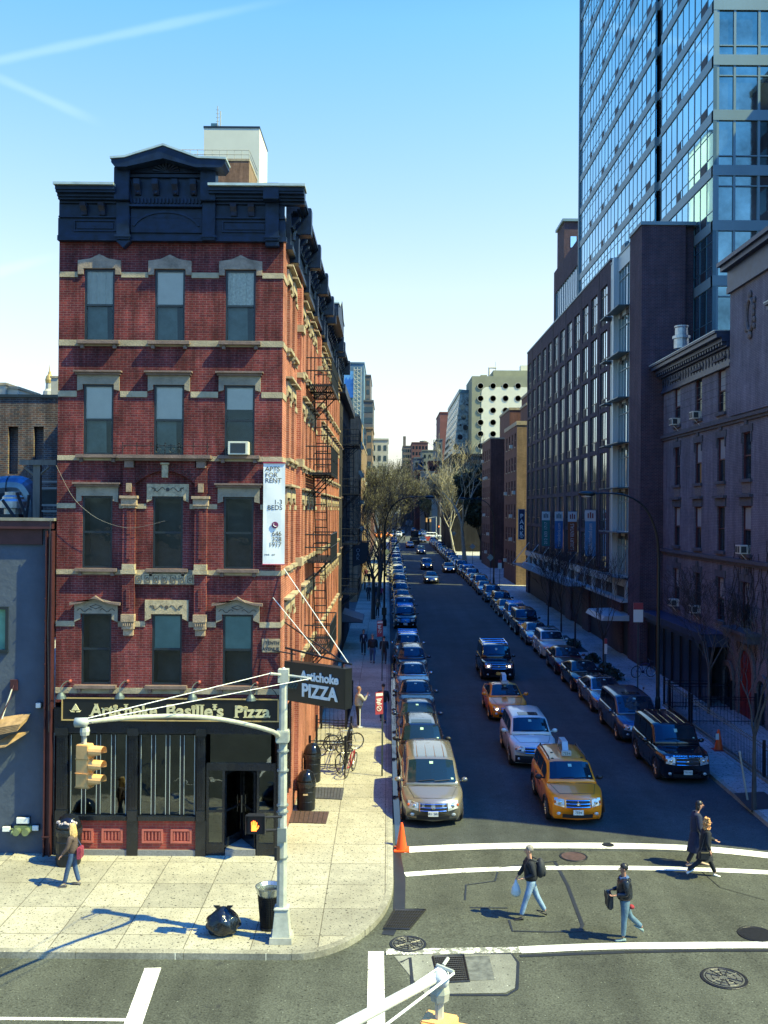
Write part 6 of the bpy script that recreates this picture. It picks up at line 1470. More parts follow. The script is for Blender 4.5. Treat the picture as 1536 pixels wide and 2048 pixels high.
tree('smaller pale sycamore behind the large one on the right', gb(13.4,196), 15, 1.0, 37, 6, barkP, MATS['sunlit_twigs'], 1, r0=.22, name='sycamore_tree', lean=(-.2,0), size=.1)
tree('bare tree with yellowish twigs at the right of the crossing', gb(13.2,224), 13, .95, 41, 6, barkD, twigM, 1, r0=.2, name='bare_tree', size=.1)
tree('dark evergreen tree behind the sycamores on the right', gb(17.5,182), 15, .6, 43, 5, barkD, barkD, 60, leafM, r0=.25, name='evergreen_tree', size=.30)
tree('second dark evergreen tree nearer the brick apartments on the right', gb(16.5,172), 9, .6, 44, 5, barkD, barkD, 60, leafM, r0=.2, name='evergreen_tree', size=.28)
for i, (x, Y, h, l) in enumerate(((.9,300,13,'left of the street just past the cross avenue'),(-1,335,14,'on the left, second past the cross avenue'),(12.8,305,12,'on the right just past the cross avenue'),(13.5,345,14,'on the right, second past the cross avenue'),(0,400,15,'far left, where the street narrows'),(12.6,420,15,'far right, where the street narrows'))):
    tree('small distant green tree '+l, (x,Y,gz(Y)), h, .7, 50+i, 4, barkD, twigM, 26, [budM, M('young_green',(.09,.13,.05),.8,var=.4,vs=.8)][i % 2], r0=.2, name='distant_tree', size=.32)
# saplings in planted beds on the right pavement
SG = 'young trees on the right pavement'
for i, (x, y, h, l) in enumerate(((1098,1252,6.0,'farthest of the four young trees before the podium'),(1124,1290,6.2,'thin young tree second farthest before the podium'),(1152,1318,6.6,'young tree second nearest before the podium'),(1209,1375,6.4,'nearest and widest young tree before the podium'))):
    c = G(x, y-30, KH); c = (13.1, c.y, gz(c.y)+KH)
    D_ = H*FPX/(y-30-1003); Yc = (13.1)*FPX/(x-776)
    tree(l, (13.1, Yc, gz(Yc)+KH), h, .55, 61+i, 5, barkD, barkD, 0, r0=.065, n1=4, trunkh=.34, name='young_tree', group=SG)
    o = sheet('planting_bed', [(12.45,Yc-1.5),(13.75,Yc-1.5),(13.75,Yc+1.3),(12.45,Yc+1.3)], KH+.006, M('dark_soil'), True)
for i, Yc in enumerate((68.5, 62.0, 58.4, 56.2)):
    rnd = random.Random(80+i); t = thing('shrub', ['low dark shrub by the farthest parked white car','low dark shrub in the second bed','round dark shrub beside the maroon sedan','round dark shrub beside the black sedan'][i], 'shrub', (13.1,Yc,gz(Yc)+KH))
    b = B(); st = B()
    for k in range(420):
        a, ph, rr = rnd.uniform(0,2*pi), rnd.uniform(0,pi/2), rnd.uniform(.25,.62); c = Vector((13.1+rr*cos(a)*cos(ph), Yc+rr*1.3*sin(a)*cos(ph), gz(Yc)+KH+.05+rr*.9*sin(ph)))
        u = Vector((rnd.gauss(0,1),rnd.gauss(0,1),rnd.gauss(0,1))).normalized()*.09; v = Vector((rnd.gauss(0,1),rnd.gauss(0,1),rnd.gauss(0,1))).normalized()*.07; b.add([c-u,c+v,c+u,c-v],[(0,1,2,3)])
    b.build('foliage', leafM, t, keep=True)
    for k in range(6): st.tube([(13.1,Yc,gz(Yc)+KH-.05),(13.1+rnd.uniform(-.3,.3),Yc+rnd.uniform(-.4,.4),gz(Yc)+KH+.4)], .012, 4)
    st.build('stems', barkD, t)
# tree in a pit at lower right with its leaning stake
c = G(1508, 1618, KH); tree('young bare tree in a square soil pit at the lower right, by the iron fence', (c.x,c.y,c.z), 5.2, .55, 71, 5, M('grey_bark',(.04,.04,.038),.9,var=.3), None, 0, r0=.075, n1=3, trunkh=.5, name='young_tree')
q = gp((1468,1595),(1528,1592),(1570,1625),(1500,1630)); struct(sheet('tree_pit', q, KH+.006, M('dark_soil')))
s0_, s1_ = G(1495,1600,KH), W(1479,1502,G(1495,1600,KH).y-.1)
o = B().tube([tuple(s0_), tuple(s1_)], .035, 6).build('tree_stake', M('pale_timber',(.30,.30,.26),.8,var=.3), None); tag(rebase(o), 'leaning pale wooden stake in the soil pit of the lower right tree', 'stake')
# garden tree with pale stem by the porch
tree('leafless garden tree with a pale forked stem before the black porch', (15.6,47.2,gz(47)+.1), 5.5, .9, 77, 6, M('silver_bark',(.09,.085,.075),.8,var=.3), barkD, 0, r0=.07, n1=4, trunkh=.4, name='garden_tree')
# ------------------------------------------------------------------ vehicles (front at y=0 facing -Y)
def paint(name, col, metal=.35, rough=.28):
    if name in MATS: return MATS[name]
    return M(name, col, rough, metal, var=0, coat=.9, spec=.5)
tyreM = M('tyre_rubber', (.012,.012,.014), .8, var=0)
rimM = M('alloy_rim', (.42,.44,.46), .3, .85, var=0)
carglass = M('car_glass', (.008,.020,.028), .04, var=0, spec=.55)
blackpl = M('black_plastic', (.010,.011,.014), .55, var=0)
chrome = M('chrome', (.60,.63,.65), .12, .95, var=0)
lampM = M('headlamp_glass', (.50,.54,.55), .08, .35, var=0, spec=1)
lampOn = M('lit_headlamp', (1.0,.82,.50), .3, var=0, emit=3.0)
amber = M('amber_lens', (.55,.12,.03), .25, var=0)
plateM = M('plate_white', (.68,.68,.60), .5, var=0)
plateY = M('plate_yellow', (.75,.42,.08), .5, var=0)
stickM = M('sticker_green', (.35,.55,.42), .6, var=0)
def lerpf(pts, x):
    if x <= pts[0][0]: return pts[0][1]
    for (a, b_), (c, d) in zip(pts, pts[1:]):
        if x <= c:
            t = (x-a)/(c-a); return b_+(d-b_)*t
    return pts[-1][1]
KIND = {
 'sedan': dict(L=4.8,W=1.82,H=1.45,top=[(0,.60),(.06,.70),(.25,.78),(1.25,.94),(4.0,1.02),(4.65,.99),(4.8,.86)],A=1.15,Bf=2.15,C=3.35,D=4.25,wb=(.88,3.62),wr=.70,tyre=.33,belt=.95,bow=.26),
 'coupe': dict(L=4.7,W=1.83,H=1.43,top=[(0,.58),(.08,.70),(.3,.80),(1.3,.95),(3.9,1.0),(4.55,1.0),(4.7,.85)],A=1.2,Bf=2.2,C=3.1,D=4.2,wb=(.88,3.6),wr=.69,tyre=.34,belt=.95,bow=.34),
 'suv': dict(L=4.6,W=1.84,H=1.68,top=[(0,.70),(.05,.86),(.2,.96),(1.05,1.08),(4.3,1.12),(4.55,1.08),(4.6,.9)],A=1.0,Bf=1.75,C=4.0,D=4.5,wb=(.86,3.5),wr=.76,tyre=.36,belt=1.08,bow=.2),
 'boxsuv': dict(L=4.9,W=1.95,H=1.85,top=[(0,.80),(.05,1.0),(.18,1.07),(1.2,1.13),(4.6,1.15),(4.85,1.12),(4.9,.95)],A=1.25,Bf=1.80,C=4.5,D=4.82,wb=(.88,3.75),wr=.82,tyre=.39,belt=1.13,bow=.12),
 'minivan': dict(L=5.1,W=2.0,H=1.73,top=[(0,.62),(.07,.78),(.3,.90),(1.0,1.06),(4.8,1.10),(5.05,1.05),(5.1,.9)],A=.92,Bf=1.95,C=4.6,D=5.0,wb=(.98,3.98),wr=.80,tyre=.35,belt=1.05,bow=.30),
}
class Car:
    def __init__(s, k):
        s.__dict__.update(KIND[k]); s.k = k
    def zt(s, y): return lerpf(s.top, y)
    def hw(s, y):
        w = s.W/2
        if y < .9: t = y/.9; return w*(.84+.16*(1-(1-t)**2.2))
        if y > s.L-.8: t = (s.L-y)/.8; return w*(.88+.12*(1-(1-t)**2.2))
        return w
    def zb(s, y):
        z = .21
        for c in s.wb:
            d = abs(y-c); R = s.tyre+.07
            if d < R: z = max(z, s.tyre*.95+sqrt(max(0,R*R-d*d))-.02)
        return min(z, s.zt(y)-.14)
    def off(s, y, q):                         # plan curvature of nose and tail; q = |x|/halfwidth
        if y < 1.1: return s.bow*(q**2.2)*(1-y/1.1)
        if y > s.L-.8: return -s.bow*.6*(q**2.2)*(1-(s.L-y)/.8)
        return 0
    def section(s, y):
        w, zb, zt = s.hw(y), s.zb(y), s.zt(y); zm = min(.62, zt-.1); zm = max(zm, zb+.02)
        pts = [(.0,zb),(.90*w,zb),(.975*w,zb+(zm-zb)*.25),(w,zm),(.992*w,zm+(zt-zm)*.45),(.965*w,zm+(zt-zm)*.78),(.90*w,zt-.025),(.74*w,zt+.005),(.38*w,zt+.03),(0,zt+.035)]
        return pts
    def top_z(s, y):
        if y <= s.A: return None
        if y < s.Bf: t = (y-s.A)/(s.Bf-s.A); z0 = s.zt(s.A)+.02; return z0+(s.H-.03-z0)*(t**.9)*(1+.06*(1-t))
        if y <= s.C: t = (y-s.Bf)/(s.C-s.Bf); return s.H-.03+.03*sin(pi*t)-(.05*t if s.k in ('sedan','coupe') else 0)
        if y < s.D:
            t = (y-s.C)/(s.D-s.C); z1 = s.zt(s.D)+.02; z0 = s.H-.03-(.05 if s.k in ('sedan','coupe') else 0); return z0+(z1-z0)*t**1.15
        return None
    def gsec(s, y):
        zt = s.top_z(y); w = s.hw(y); wb = .90*w; z0 = s.zt(y)-.03; t = (zt-z0)/(s.H-z0); t = max(0, min(1, t))
        wr = wb+(s.wr*s.W/2-wb)*t; e = min(.09, max(.01,(zt-z0)*.25))
        return [(wb,z0),(wb+(wr-wb)*.92,zt-e),(wr*.93,zt-e*.3),(wr*.6,zt+.012),(0,zt+.02)]
    def goff(s, y, q): 
        if y < s.Bf+.3: return .16*(q**2)*max(0, 1-(y-s.A)/(s.Bf+.3-s.A))+s.off(y,0)
        if y > s.C-.2: return -.12*(q**2)*min(1,(y-s.C+.2)/(s.D-s.C+.2))
        return 0
    def fy(s, z):                              # how far back the nose is at height z
        for (a, b_), (c, d) in zip(s.top, s.top[1:]):
            if b_ <= z <= d: return a+(c-a)*(z-b_)/(d-b_)
        return 0
    def nose(s, x, z, o=.012):
        w = s.hw(0); q = min(1, abs(x)/w); y = s.fy(z) if z > s.top[0][1] else 0
        if z < .42: y += (.42-z)*.25
        return (x, y+s.off(min(y,.5),q)-o, z)
def patch(b, fn, us, vs):
    g = [[fn(u, v) for u in us] for v in vs]
    for j in range(len(vs)-1):
        for i in range(len(us)-1): b.quad(g[j][i],g[j][i+1],g[j+1][i+1],g[j+1][i])
def lin(a, b_, n): return [a+(b_-a)*i/n for i in range(n+1)]
def thick_patch(b, fn, us, vs, t=.03):
    g = [[fn(u, v) for u in us] for v in vs]; n, m = len(us), len(vs)
    patch(b, fn, us, vs)
    ring = [g[0][i] for i in range(n)]+[g[j][-1] for j in range(1,m)]+[g[-1][i] for i in range(n-2,-1,-1)]+[g[j][0] for j in range(m-2,0,-1)]
    for p, q in zip(ring, ring[1:]+ring[:1]): b.quad(p, q, (q[0],q[1]+t,q[2]), (p[0],p[1]+t,p[2]))
def make_car(kind, label, pm, opts=(), plate=None, grille='bars', lit=False, trim=None):
    s = Car(kind); t = thing({'sedan':'sedan_car','coupe':'sedan_car','suv':'suv_car','boxsuv':'suv_car','minivan':'minivan'}[kind], label, {'sedan':'car','coupe':'car','suv':'suv','boxsuv':'suv','minivan':'minivan'}[kind], local=True)
    b = B(); b.smooth = True
    ys = sorted(set([round(v,3) for v in [0,.03,.06,.12,.2,.3,.42,.55]+lin(.6,s.L-.5,52)+[s.L-.4,s.L-.3,s.L-.2,s.L-.12,s.L-.05,s.L]]))
    R = []
    for y in ys:
        sec = s.section(y); w = s.hw(y); r = []
        full = [(x,z) for x,z in sec]+[(-x,z) for x,z in reversed(sec[1:-1])]
        for x, z in full:
            q = abs(x)/w; yy = y+s.off(y,q)
            if y < .05 and z < .42: yy += (.42-z)*.25
            r.append((x, yy, z))
        R.append(r)
    b.rings(R, caps=True)
    ys = lin(s.A+.001, s.Bf, 7)+lin(s.Bf, s.C, 8)[1:]+lin(s.C, s.D-.001, 7)[1:]
    R = []
    for y in ys:
        sec = s.gsec(y); w = sec[0][0]; full = sec+[(-x,z) for x,z in reversed(sec[:-1])]
        R.append([(x, y+s.goff(y,abs(x)/w), z) for x, z in full])
    b.rings(R, caps=True, closed=True)
    body = b.build('body', pm, t)
    # glass
    def top_pt(x, y, o=.012):
        sec = s.gsec(y); w = sec[0][0]; ax = abs(x)
        pts = [(sec[4][0],sec[4][1]),(sec[3][0],sec[3][1]),(sec[2][0],sec[2][1]),(sec[1][0],sec[1][1])]; z = lerpf(pts, ax)
        return (x, y+s.goff(y,ax/w)-o*.5, z+o)
    def ws(u, v): y = s.A+.10+(s.Bf-.05-s.A-.10)*v; return top_pt(u*(s.gsec(y)[2][0]*.97), y)
    b = B(); b.smooth = True; patch(b, ws, lin(-1,1,12), lin(0,1,8)); wsd = b.build('windshield', carglass, t)
    def rg(u, v): y = s.C+.06+(s.D-.08-s.C-.06)*v; return top_pt(u*(s.gsec(y)[2][0]*.95), y, .012)
    b = B(); b.smooth = True; patch(b, rg, lin(-1,1,8), lin(0,1,5)); b.build('rear_window', carglass, t)
    b = B(); p = [top_pt(.06*q, s.Bf-.16) for q in (-1,1)]; r_ = [top_pt(.06*q, s.Bf-.26) for q in (-1,1)]; up = lambda a: (a[0],a[1]-.006,a[2]+.012)
    b.quad(up(p[0]),up(p[1]),up(r_[1]),up(r_[0]))
    for u in (.80,): a = [ws(u,.10),ws(u+.1,.10),ws(u+.1,.17),ws(u,.17)]; b.quad(*[up(q) for q in a])
    b.build('sticker', stickM, wsd)
    b = B(); b.tube([up(up(ws(-.55,.02))),up(up(ws(.1,.08)))], .010, 4); b.tube([up(up(ws(.1,.02))),up(up(ws(.75,.07)))], .010, 4); b.build('wiper', blackpl, wsd)
    nwin = {'sedan':2,'coupe':2,'suv':3,'boxsuv':3,'minivan':3}[kind]
    ya, yb = s.A+.42, s.D-.22 if kind in ('sedan','coupe') else s.D-.32
    cuts = lin(ya, yb, nwin)
    if kind in ('sedan','coupe'): cuts = [ya, (s.wb[0]+s.wb[1])/2+.0, yb]
    for sgn in (-1, 1):
        def sd(y, f):
            sec = s.gsec(y); x = sec[0][0]+(sec[1][0]-sec[0][0])*f; z = sec[0][1]+(sec[1][1]-sec[0][1])*f
            return (sgn*(x+.010), y+s.goff(y,1)*1.0, z)
        for i in range(nwin):
            b = B(); patch(b, lambda u, v: sd(u, .12+.80*v), lin(cuts[i]+.03, cuts[i+1]-.03, 5), lin(0,1,4)); b.build('side_window', carglass, t)
    # wheels
    for wy_ in s.wb:
        for sgn in (-1, 1):
            cx = sgn*(s.W/2-.115); r = s.tyre
            b = B(); b.smooth = True; b.lathe([(r*.66,-.105),(r*.9,-.11),(r*.985,-.085),(r,-.05),(r,.05),(r*.985,.085),(r*.9,.11),(r*.66,.105)], (cx,wy_,r), 22, ax='x'); w = b.build('wheel', tyreM, t)
            b = B(); o = sgn*.09
            b.lathe([(r*.67,o),(r*.60,o+sgn*.012),(r*.55,o-sgn*.03),(.02,o-sgn*.03)], (cx,wy_,r), 18, ax='x')
            for k in range(5):
                a = 2*pi*k/5+.3; b.tube([(cx+o,wy_,r),(cx+o+sgn*.005,wy_+r*.6*cos(a),r+r*.6*sin(a))], [.045,.035], 4)
            b.build('rim', rimM, w)
    b = B(); b.box(-s.W/2+.14, .35, .16, s.W/2-.14, s.L-.35, .55); b.build('underbody', blackpl, t)
    # nose
    zt0 = s.top[0][1]; top1 = s.top[1][1]; w0 = s.hw(0)
    gz0, gz1 = (zt0-.10, top1-.01)
    gw = w0*.50
    b = B(); thick_patch(b, lambda u, v: s.nose(u, v, .010), lin(-gw,gw,8), lin(gz0,gz1,3)); gr = b.build('grille', blackpl, t)
    b = B()
    nb = 3
    for k in range(nb):
        z = gz0+.03+(gz1-gz0-.05)*k/(nb-1); b.tube([s.nose(u,z,.02) for u in lin(-gw,gw,8)], .016 if grille == 'bars' else .012, 4)
    if grille == 'bold': b.tube([s.nose(-gw,gz0,.02),s.nose(-gw,gz1,.02)], .02, 4); b.tube([s.nose(gw,gz0,.02),s.nose(gw,gz1,.02)], .02, 4)
    b.ell(s.nose(0,(gz0+gz1)/2,.035), .06,.015,.045,10,6)
    b.build('chrome_bar', chrome, gr)
    for sgn in (-1, 1):
        b = B(); b.smooth = True
        def hl(u, v): x = sgn*(gw+.05+(w0*.95-gw-.05)*u); z = gz0+.0+(gz1-gz0)*v+.05*u; x_, y_, z_ = s.nose(x, min(z,top1+.02), .012); return (x_, y_, z_)
        thick_patch(b, hl, lin(0,1,6), lin(.05,1,3)); h = b.build('headlight', lampM, t)
        b = B(); p = hl(.42,.5); b.ell((p[0],p[1]-.004,p[2]), .075,.02,.055,10,6); b.build('bulb', lampOn if lit else chrome, h)
        b = B(); p = hl(.93,.45); b.ell((p[0],p[1]+.0,p[2]), .05,.03,.05,8,6); b.build('turn_signal', amber, h)
        b = B(); p = s.nose(sgn*w0*.78, .40, .012); b.ell(p, .07,.02,.05,10,6); b.build('fog_light', lampM, t)
    b = B(); thick_patch(b, lambda u, v: s.nose(u, v, .008), lin(-w0*.62,w0*.62,8), lin(.27,.39,2)); b.build('lower_intake', blackpl, t)
    if plate:
        pz = .47; b = B(); y0 = s.nose(0,pz)[1]; b.box(-.16,y0-.025,pz-.08,.16,y0-.001,pz+.08); pl = b.build('license_plate', plate[1], t)
        if plate[0]: text('lettering', plate[0], .11, blackpl, pl, Matrix.Translation((0,y0-.028,pz)) @ Matrix.Rotation(pi/2,4,'X'), .001)
    def hoodpt(x, y): sec = s.section(y); return (x, y+s.off(y,abs(x)/s.hw(y)), lerpf(sorted(sec[5:]), abs(x))+.004)
    b = B()
    b.tube([hoodpt(u*.80*s.hw(s.A), s.A+.02) for u in lin(-1,1,10)], .007, 4)
    for sgn in (-1, 1): b.tube([hoodpt(sgn*(.60+.20*q/8)*s.hw(s.A), .22+(s.A-.2)*q/8) for q in range(9)], .006, 4)
    b.tube([hoodpt(u*.60*s.hw(s.A), .22) for u in lin(-1,1,8)], .006, 4); b.build('bonnet_seam', blackpl, t)
    # mirrors, handles
    for sgn in (-1, 1):
        b = B(); b.smooth = True; b.ell((sgn*(s.W/2+.10), s.A+.62, s.belt+.07), .12, .07, .085, 10, 6); b.tube([(sgn*(s.W/2-.10),s.A+.64,s.belt+.02),(sgn*(s.W/2+.05),s.A+.63,s.belt+.04)], .03, 5)
        b.build('mirror', blackpl if 'blackmirror' in opts or trim == 'black' else pm, t)
        b = B()
        for f in (.45,.78): y = s.wb[0]+(s.wb[1]-s.wb[0])*f; b.box(sgn*s.W/2*.985-.02, y-.09, s.belt-.14, sgn*s.W/2*.985+.02, y+.09, s.belt-.11)
        b.build('door_handle', blackpl, t)
        b = B()
        for f in (.27,.60,.92): y = s.wb[0]+(s.wb[1]-s.wb[0])*f; b.box(sgn*(s.W/2)-.004 if sgn>0 else -s.W/2-.002, y-.006, .40, sgn*(s.W/2)+.002 if sgn>0 else -s.W/2+.004, y+.006, .80)
        y0_, y1_ = (s.wb[0]+(s.wb[1]-s.wb[0])*q for q in (.27,.92)); b.box(s.W/2-.004 if sgn>0 else -s.W/2-.002, y0_-.006, .392, s.W/2+.002 if sgn>0 else -s.W/2+.004, y1_+.006, .40)
        b.build('door_seam', blackpl, t)
        b = B(); b.box(sgn*s.hw(s.L)*.8-.09, s.L-.06, .80, sgn*s.hw(s.L)*.8+.09, s.L+.02, .98); b.build('tail_light', M('tail_lens',(.3,.01,.01),.2,var=0), t)
    if 'rails' in opts:
        for sgn in (-1, 1):
            b = B(); x = sgn*s.wr*s.W/2*.90; b.tube([(x,s.Bf+.15,s.H-.03),(x,s.Bf+.3,s.H+.05),(x,s.C-.25,s.H+.05),(x,s.C-.1,s.H-.04)], .022, 5); b.build('roof_rail', blackpl if trim == 'black' else chrome, t)
    if 'ribs' in opts:
        for k in range(4):
            x = (k-1.5)*.30; b = B(); b.tube([(x,s.Bf+.12,s.H-.012+.01),(x,(s.Bf+s.C)/2,s.H+.012),(x,s.C-.15,s.H-.02)], .014, 4); b.build('roof_rib', pm, t)
    if 'cross' in opts:
        for k in range(3): y = s.Bf+.5+.8*k; b = B(); b.tube([(-s.wr*s.W/2*.9,y,s.H+.06),(s.wr*s.W/2*.9,y,s.H+.06)], .025, 5); b.build('roof_bar', chrome, t)
    if 'sunroof' in opts:
        b = B(); patch(b, lambda u, v: (u, v, top_pt(u, v, .010)[2]), lin(-.40,.40,6), lin(s.Bf+.22,s.Bf+.72,4)); b.build('sunroof', carglass, t)
    if 'taxi' in opts:
        b = B(); yb = (s.Bf+s.C)/2-.1; z = s.H+.02; P = lambda u, v, d: (d, yb+u, z+v)
        b.pprism(P, [(-.34,0),(.34,0),(.22,.10),(.2,.42),(-.0,.42),(-.26,.10)] if 0 else [(-.55,.0),(.55,0),(.50,.10),(.32,.42),(-.32,.42),(-.50,.10)], -.10, .10); ad = b.build('roof_ad', M('ad_frame_grey',(.38,.42,.42),.4,.3,var=0), t)
        for sgn in (-1,1):
            b = B(); b.pprism(P, [(-.44,.06),(.44,.06),(.28,.38),(-.28,.38)], sgn*.101, sgn*.108); b.build('ad_panel', M('ad_poster',(.03,.10,.18),.15,var=.8,vs=5), ad)
        b = B(); b.box(-.17,yb-.66,z+.0,.17,yb-.555,z+.18); rl = b.build('roof_light', MATS['ad_frame_grey'], t, bevel=.02)
        if opts[0] == 'taxi': 
            b = B(); b.box(-.12,yb-.668,z+.05,.12,yb-.661,z+.13); b.build('light_face', M('roof_light_face',(.5,.6,.6),.5,var=0), rl)
        for x, y in ((-.5,s.Bf+.25),(.5,s.Bf+.35),(-.42,s.Bf+.9)):
            b = B(); b.lathe([(.05,0),(.05,.012),(.01,.014)], (x,y,top_pt(x,y,.0)[2]), 10); b.build('roof_plug', blackpl, t)
    if 'flare' in opts:
        for wy_ in s.wb:
            for sgn in (-1,1):
                b = B(); b.tube([(sgn*(s.W/2-.01), wy_+(s.tyre+.06)*cos(a), s.tyre*.95+(s.tyre+.06)*sin(a)) for a in lin(.0,pi,10)], .04, 5); b.build('fender_flare', pm if trim != 'black' else blackpl, t)
    if 'bumper' in opts:
        b = B(); b.smooth = True; thick_patch(b, lambda u, v: s.nose(u, v, .02), lin(-w0*.97,w0*.97,12), lin(.24,.52,3), .04); b.build('lower_bumper', blackpl, t)
    return t, s
def place(o, x, y, rz=0): o.location = (x, y, gz(y)); o.rotation_euler = (math.atan(SL), 0, rz)
P_ = {
 'beige': paint('champagne_paint',(.27,.25,.20),.55,.25), 'black': paint('black_paint',(.008,.010,.016),.2,.15), 'navy': paint('navy_paint',(.012,.022,.055),.3), 'blue': paint('slate_blue_paint',(.05,.085,.13),.5),
 'yellow': paint('taxi_yellow',(.95,.27,.008),.0,.3), 'white': paint('white_paint',(.70,.70,.60),.0,.3), 'silver': paint('silver_paint',(.34,.37,.38),.7,.25), 'grey': paint('graphite_paint',(.085,.10,.115),.5,.25),
 'maroon': paint('maroon_paint',(.07,.012,.016),.3), 'pearl': paint('pearl_cream_paint',(.60,.62,.50),.1,.25), 'green': paint('dark_green_paint_car',(.02,.045,.035),.4)}
LX, RX = 1.42, 11.0
car, s_ = make_car('minivan', 'beige minivan parked first at the left kerb, in front of the orange cone', P_['beige'], ('ribs',), ('DR1 5819', plateM), 'bold'); place(car, 1.50, 30.75)
b = B()                               # winged letter badge
car, s_ = make_car('suv', 'black suv parked directly behind the beige minivan', P_['black'], ('rails','sunroof','blackmirror'), ('', plateM)); place(car, LX-.05, 36.1)
tx, s_ = make_car('suv', 'yellow suv taxi with black-mirrored doors and roof advertising sign at the stop line', P_['yellow'], ('taxi','rails','flare'), ('7E84', plateM), 'bold', trim='black'); place(tx, 6.12, 31.0)
b = B(); b.box(-.118,1.75+1.125-.1-.675+.13,1.69+.045,.118,1.75+1.125-.1-.669+.13,1.69+.14)
yb = (s_.Bf+s_.C)/2-.1; text('lettering','7E84',.12,blackpl,tx,Matrix.Translation((0,yb-.672,s_.H+.11)) @ Matrix.Rotation(pi/2,4,'X'),.002)
text('lettering','NYC TAXI',.12,blackpl,tx,Matrix.Translation((-s_.W/2-.006,2.2,.80)) @ Matrix.Rotation(-pi/2,4,'Z') @ Matrix.Rotation(pi/2,4,'X'),.002)
car, s_ = make_car('suv', 'white suv in the lane directly behind the yellow suv taxi', P_['white'], ('sunroof','bumper'), None); place(car, 5.75, 37.6)
car, s_ = make_car('coupe', 'yellow sedan taxi with roof advertising sign behind the white suv', P_['yellow'], ('taxi',), None, lit=True); place(car, 5.75, 45.5)
car, s_ = make_car('boxsuv', 'black suv with lit headlights driving behind the yellow sedan taxi', P_['black'], ('rails','cross'), ('', plateY), 'bold', lit=True); place(car, 6.45, 56.0)
car, s_ = make_car('boxsuv', 'large black suv parked nearest at the right kerb, with lettering on its bonnet edge', P_['black'], ('ribs',), ('T70 H75', plateM), 'bars'); place(car, RX+.05, 35.7)
text('lettering','RANGE ROVER',.085,chrome,car,Matrix.Translation((0,.035,1.045)) @ Matrix.Rotation(radians(52),4,'X'),.004,'CENTER',.002,1.9)
car, s_ = make_car('minivan', 'blue-grey minivan parked at the right kerb behind the large black suv', P_['blue'], ('sunroof',), ('', plateM)); place(car, RX, 41.6)
car, s_ = make_car('sedan', 'silver sedan with open sunroof parked at the right kerb behind the blue-grey minivan', P_['silver'], ('sunroof',), ('', plateM)); place(car, RX, 47.4)
car, s_ = make_car('coupe', 'glossy black sedan parked at the right kerb behind the silver sedan', P_['black'], (), ('', plateM)); place(car, RX, 52.6)
car, s_ = make_car('sedan', 'dark maroon sedan parked at the right kerb in front of the cream suv', P_['maroon'], (), ('', plateM)); place(car, RX, 57.8)
car, s_ = make_car('suv', 'cream white suv with dark roof glass parked at the right kerb', P_['pearl'], ('sunroof','flare'), ('', plateM)); place(car, RX+.05, 63.9)
# prototypes for the rest of the two rows
protos = {}
def proto(kind, opts=(), nm=''):
    k = (kind, opts)
    if k not in protos: protos[k] = None
    return k
GLL, GRR = 'cars parked along the left kerb', 'cars parked along the right kerb'
def spawn(k, colr, label, group, x, y, lit=False, rz=0):
    if protos.get(k) is None:
        o, s_ = make_car(k[0], label, P_[colr], k[1], ('', plateM)); protos[k] = o; src = o
    else:
        src = protos[k]; o = copy_tree(src); o['label'] = label
    if group: o['group'] = group
    elif 'group' in o: del o['group']
    pm0 = src.children[0].data.materials[0] if False else None
    def setm(q):
        if q.type == 'MESH' and q.material_slots and q.data.materials[0] and q.data.materials[0].name in [v.name for v in P_.values()]:
            q.material_slots[0].link = 'OBJECT'; q.material_slots[0].material = P_[colr]
        if lit and q.type == 'MESH' and q.name.startswith('bulb'):
            q.material_slots[0].link = 'OBJECT'; q.material_slots[0].material = lampOn
        for c in q.children: setm(c)
    setm(o); place(o, x, y, rz); return o
ordn = ['first','second','third','fourth','fifth','sixth','seventh','eighth','ninth','tenth','eleventh','twelfth','thirteenth','fourteenth','fifteenth','sixteenth','seventeenth','eighteenth','nineteenth','twentieth','twenty-first','twenty-second','twenty-third','twenty-fourth','twenty-fifth','twenty-sixth','twenty-seventh','twenty-eighth','twenty-ninth','thirtieth','thirty-first','thirty-second','thirty-third','thirty-fourth','thirty-fifth','thirty-sixth']
KN = {'sedan':'sedan','coupe':'low sedan','suv':'suv','boxsuv':'boxy suv','minivan':'minivan'}
CN = {'beige':'beige','black':'black','navy':'dark blue','blue':'blue-grey','white':'white','silver':'silver','grey':'dark grey','maroon':'maroon','pearl':'cream','green':'dark green'}
left = [(41.0,'sedan','navy',()),(46.0,'coupe','grey',()),(51.2,'sedan','silver',()),(56.0,'suv','navy',()),(61.6,'suv','silver',('rails','cross')),
        (78.3,'suv','black',('rails','cross')),(84.2,'boxsuv','grey',()),(90.0,'sedan','silver',()),(95.5,'sedan','blue',()),(101.2,'suv','grey',()),(107.2,'sedan','blue',()),(113,'suv','green',()),(118.8,'sedan','green',()),(124.5,'coupe','silver',()),(130,'suv','white',()),(136,'sedan','pearl',())]
y = 141.8; kk = 0
while y < 240:
    left.append((y, ['sedan','suv','coupe','suv','minivan','sedan'][kk % 6], ['silver','navy','black','grey','blue','navy','green'][kk % 7], ())); y += 5.8; kk += 1
for i, (y, k, c, o_) in enumerate(left):
    spawn((k,o_), c, '%s %s parked %s back in the left kerb row' % (CN[c], KN[k], ordn[i+2]), GLL, LX+random.uniform(-.10,.10), y)
right = [(69.8,'sedan','silver',()),(75.2,'boxsuv','black',()),(81.2,'suv','silver',('rails','cross')),(87.0,'sedan','grey',()),(92.2,'suv','black',()),(99.5,'suv','grey',()),(107.5,'sedan','silver',()),(113.2,'suv','grey',()),(119,'sedan','navy',()),(124.6,'suv','silver',()),(130.4,'suv','black',('rails','cross')),(136.5,'sedan','grey',())]
y = 142.5; kk = 0
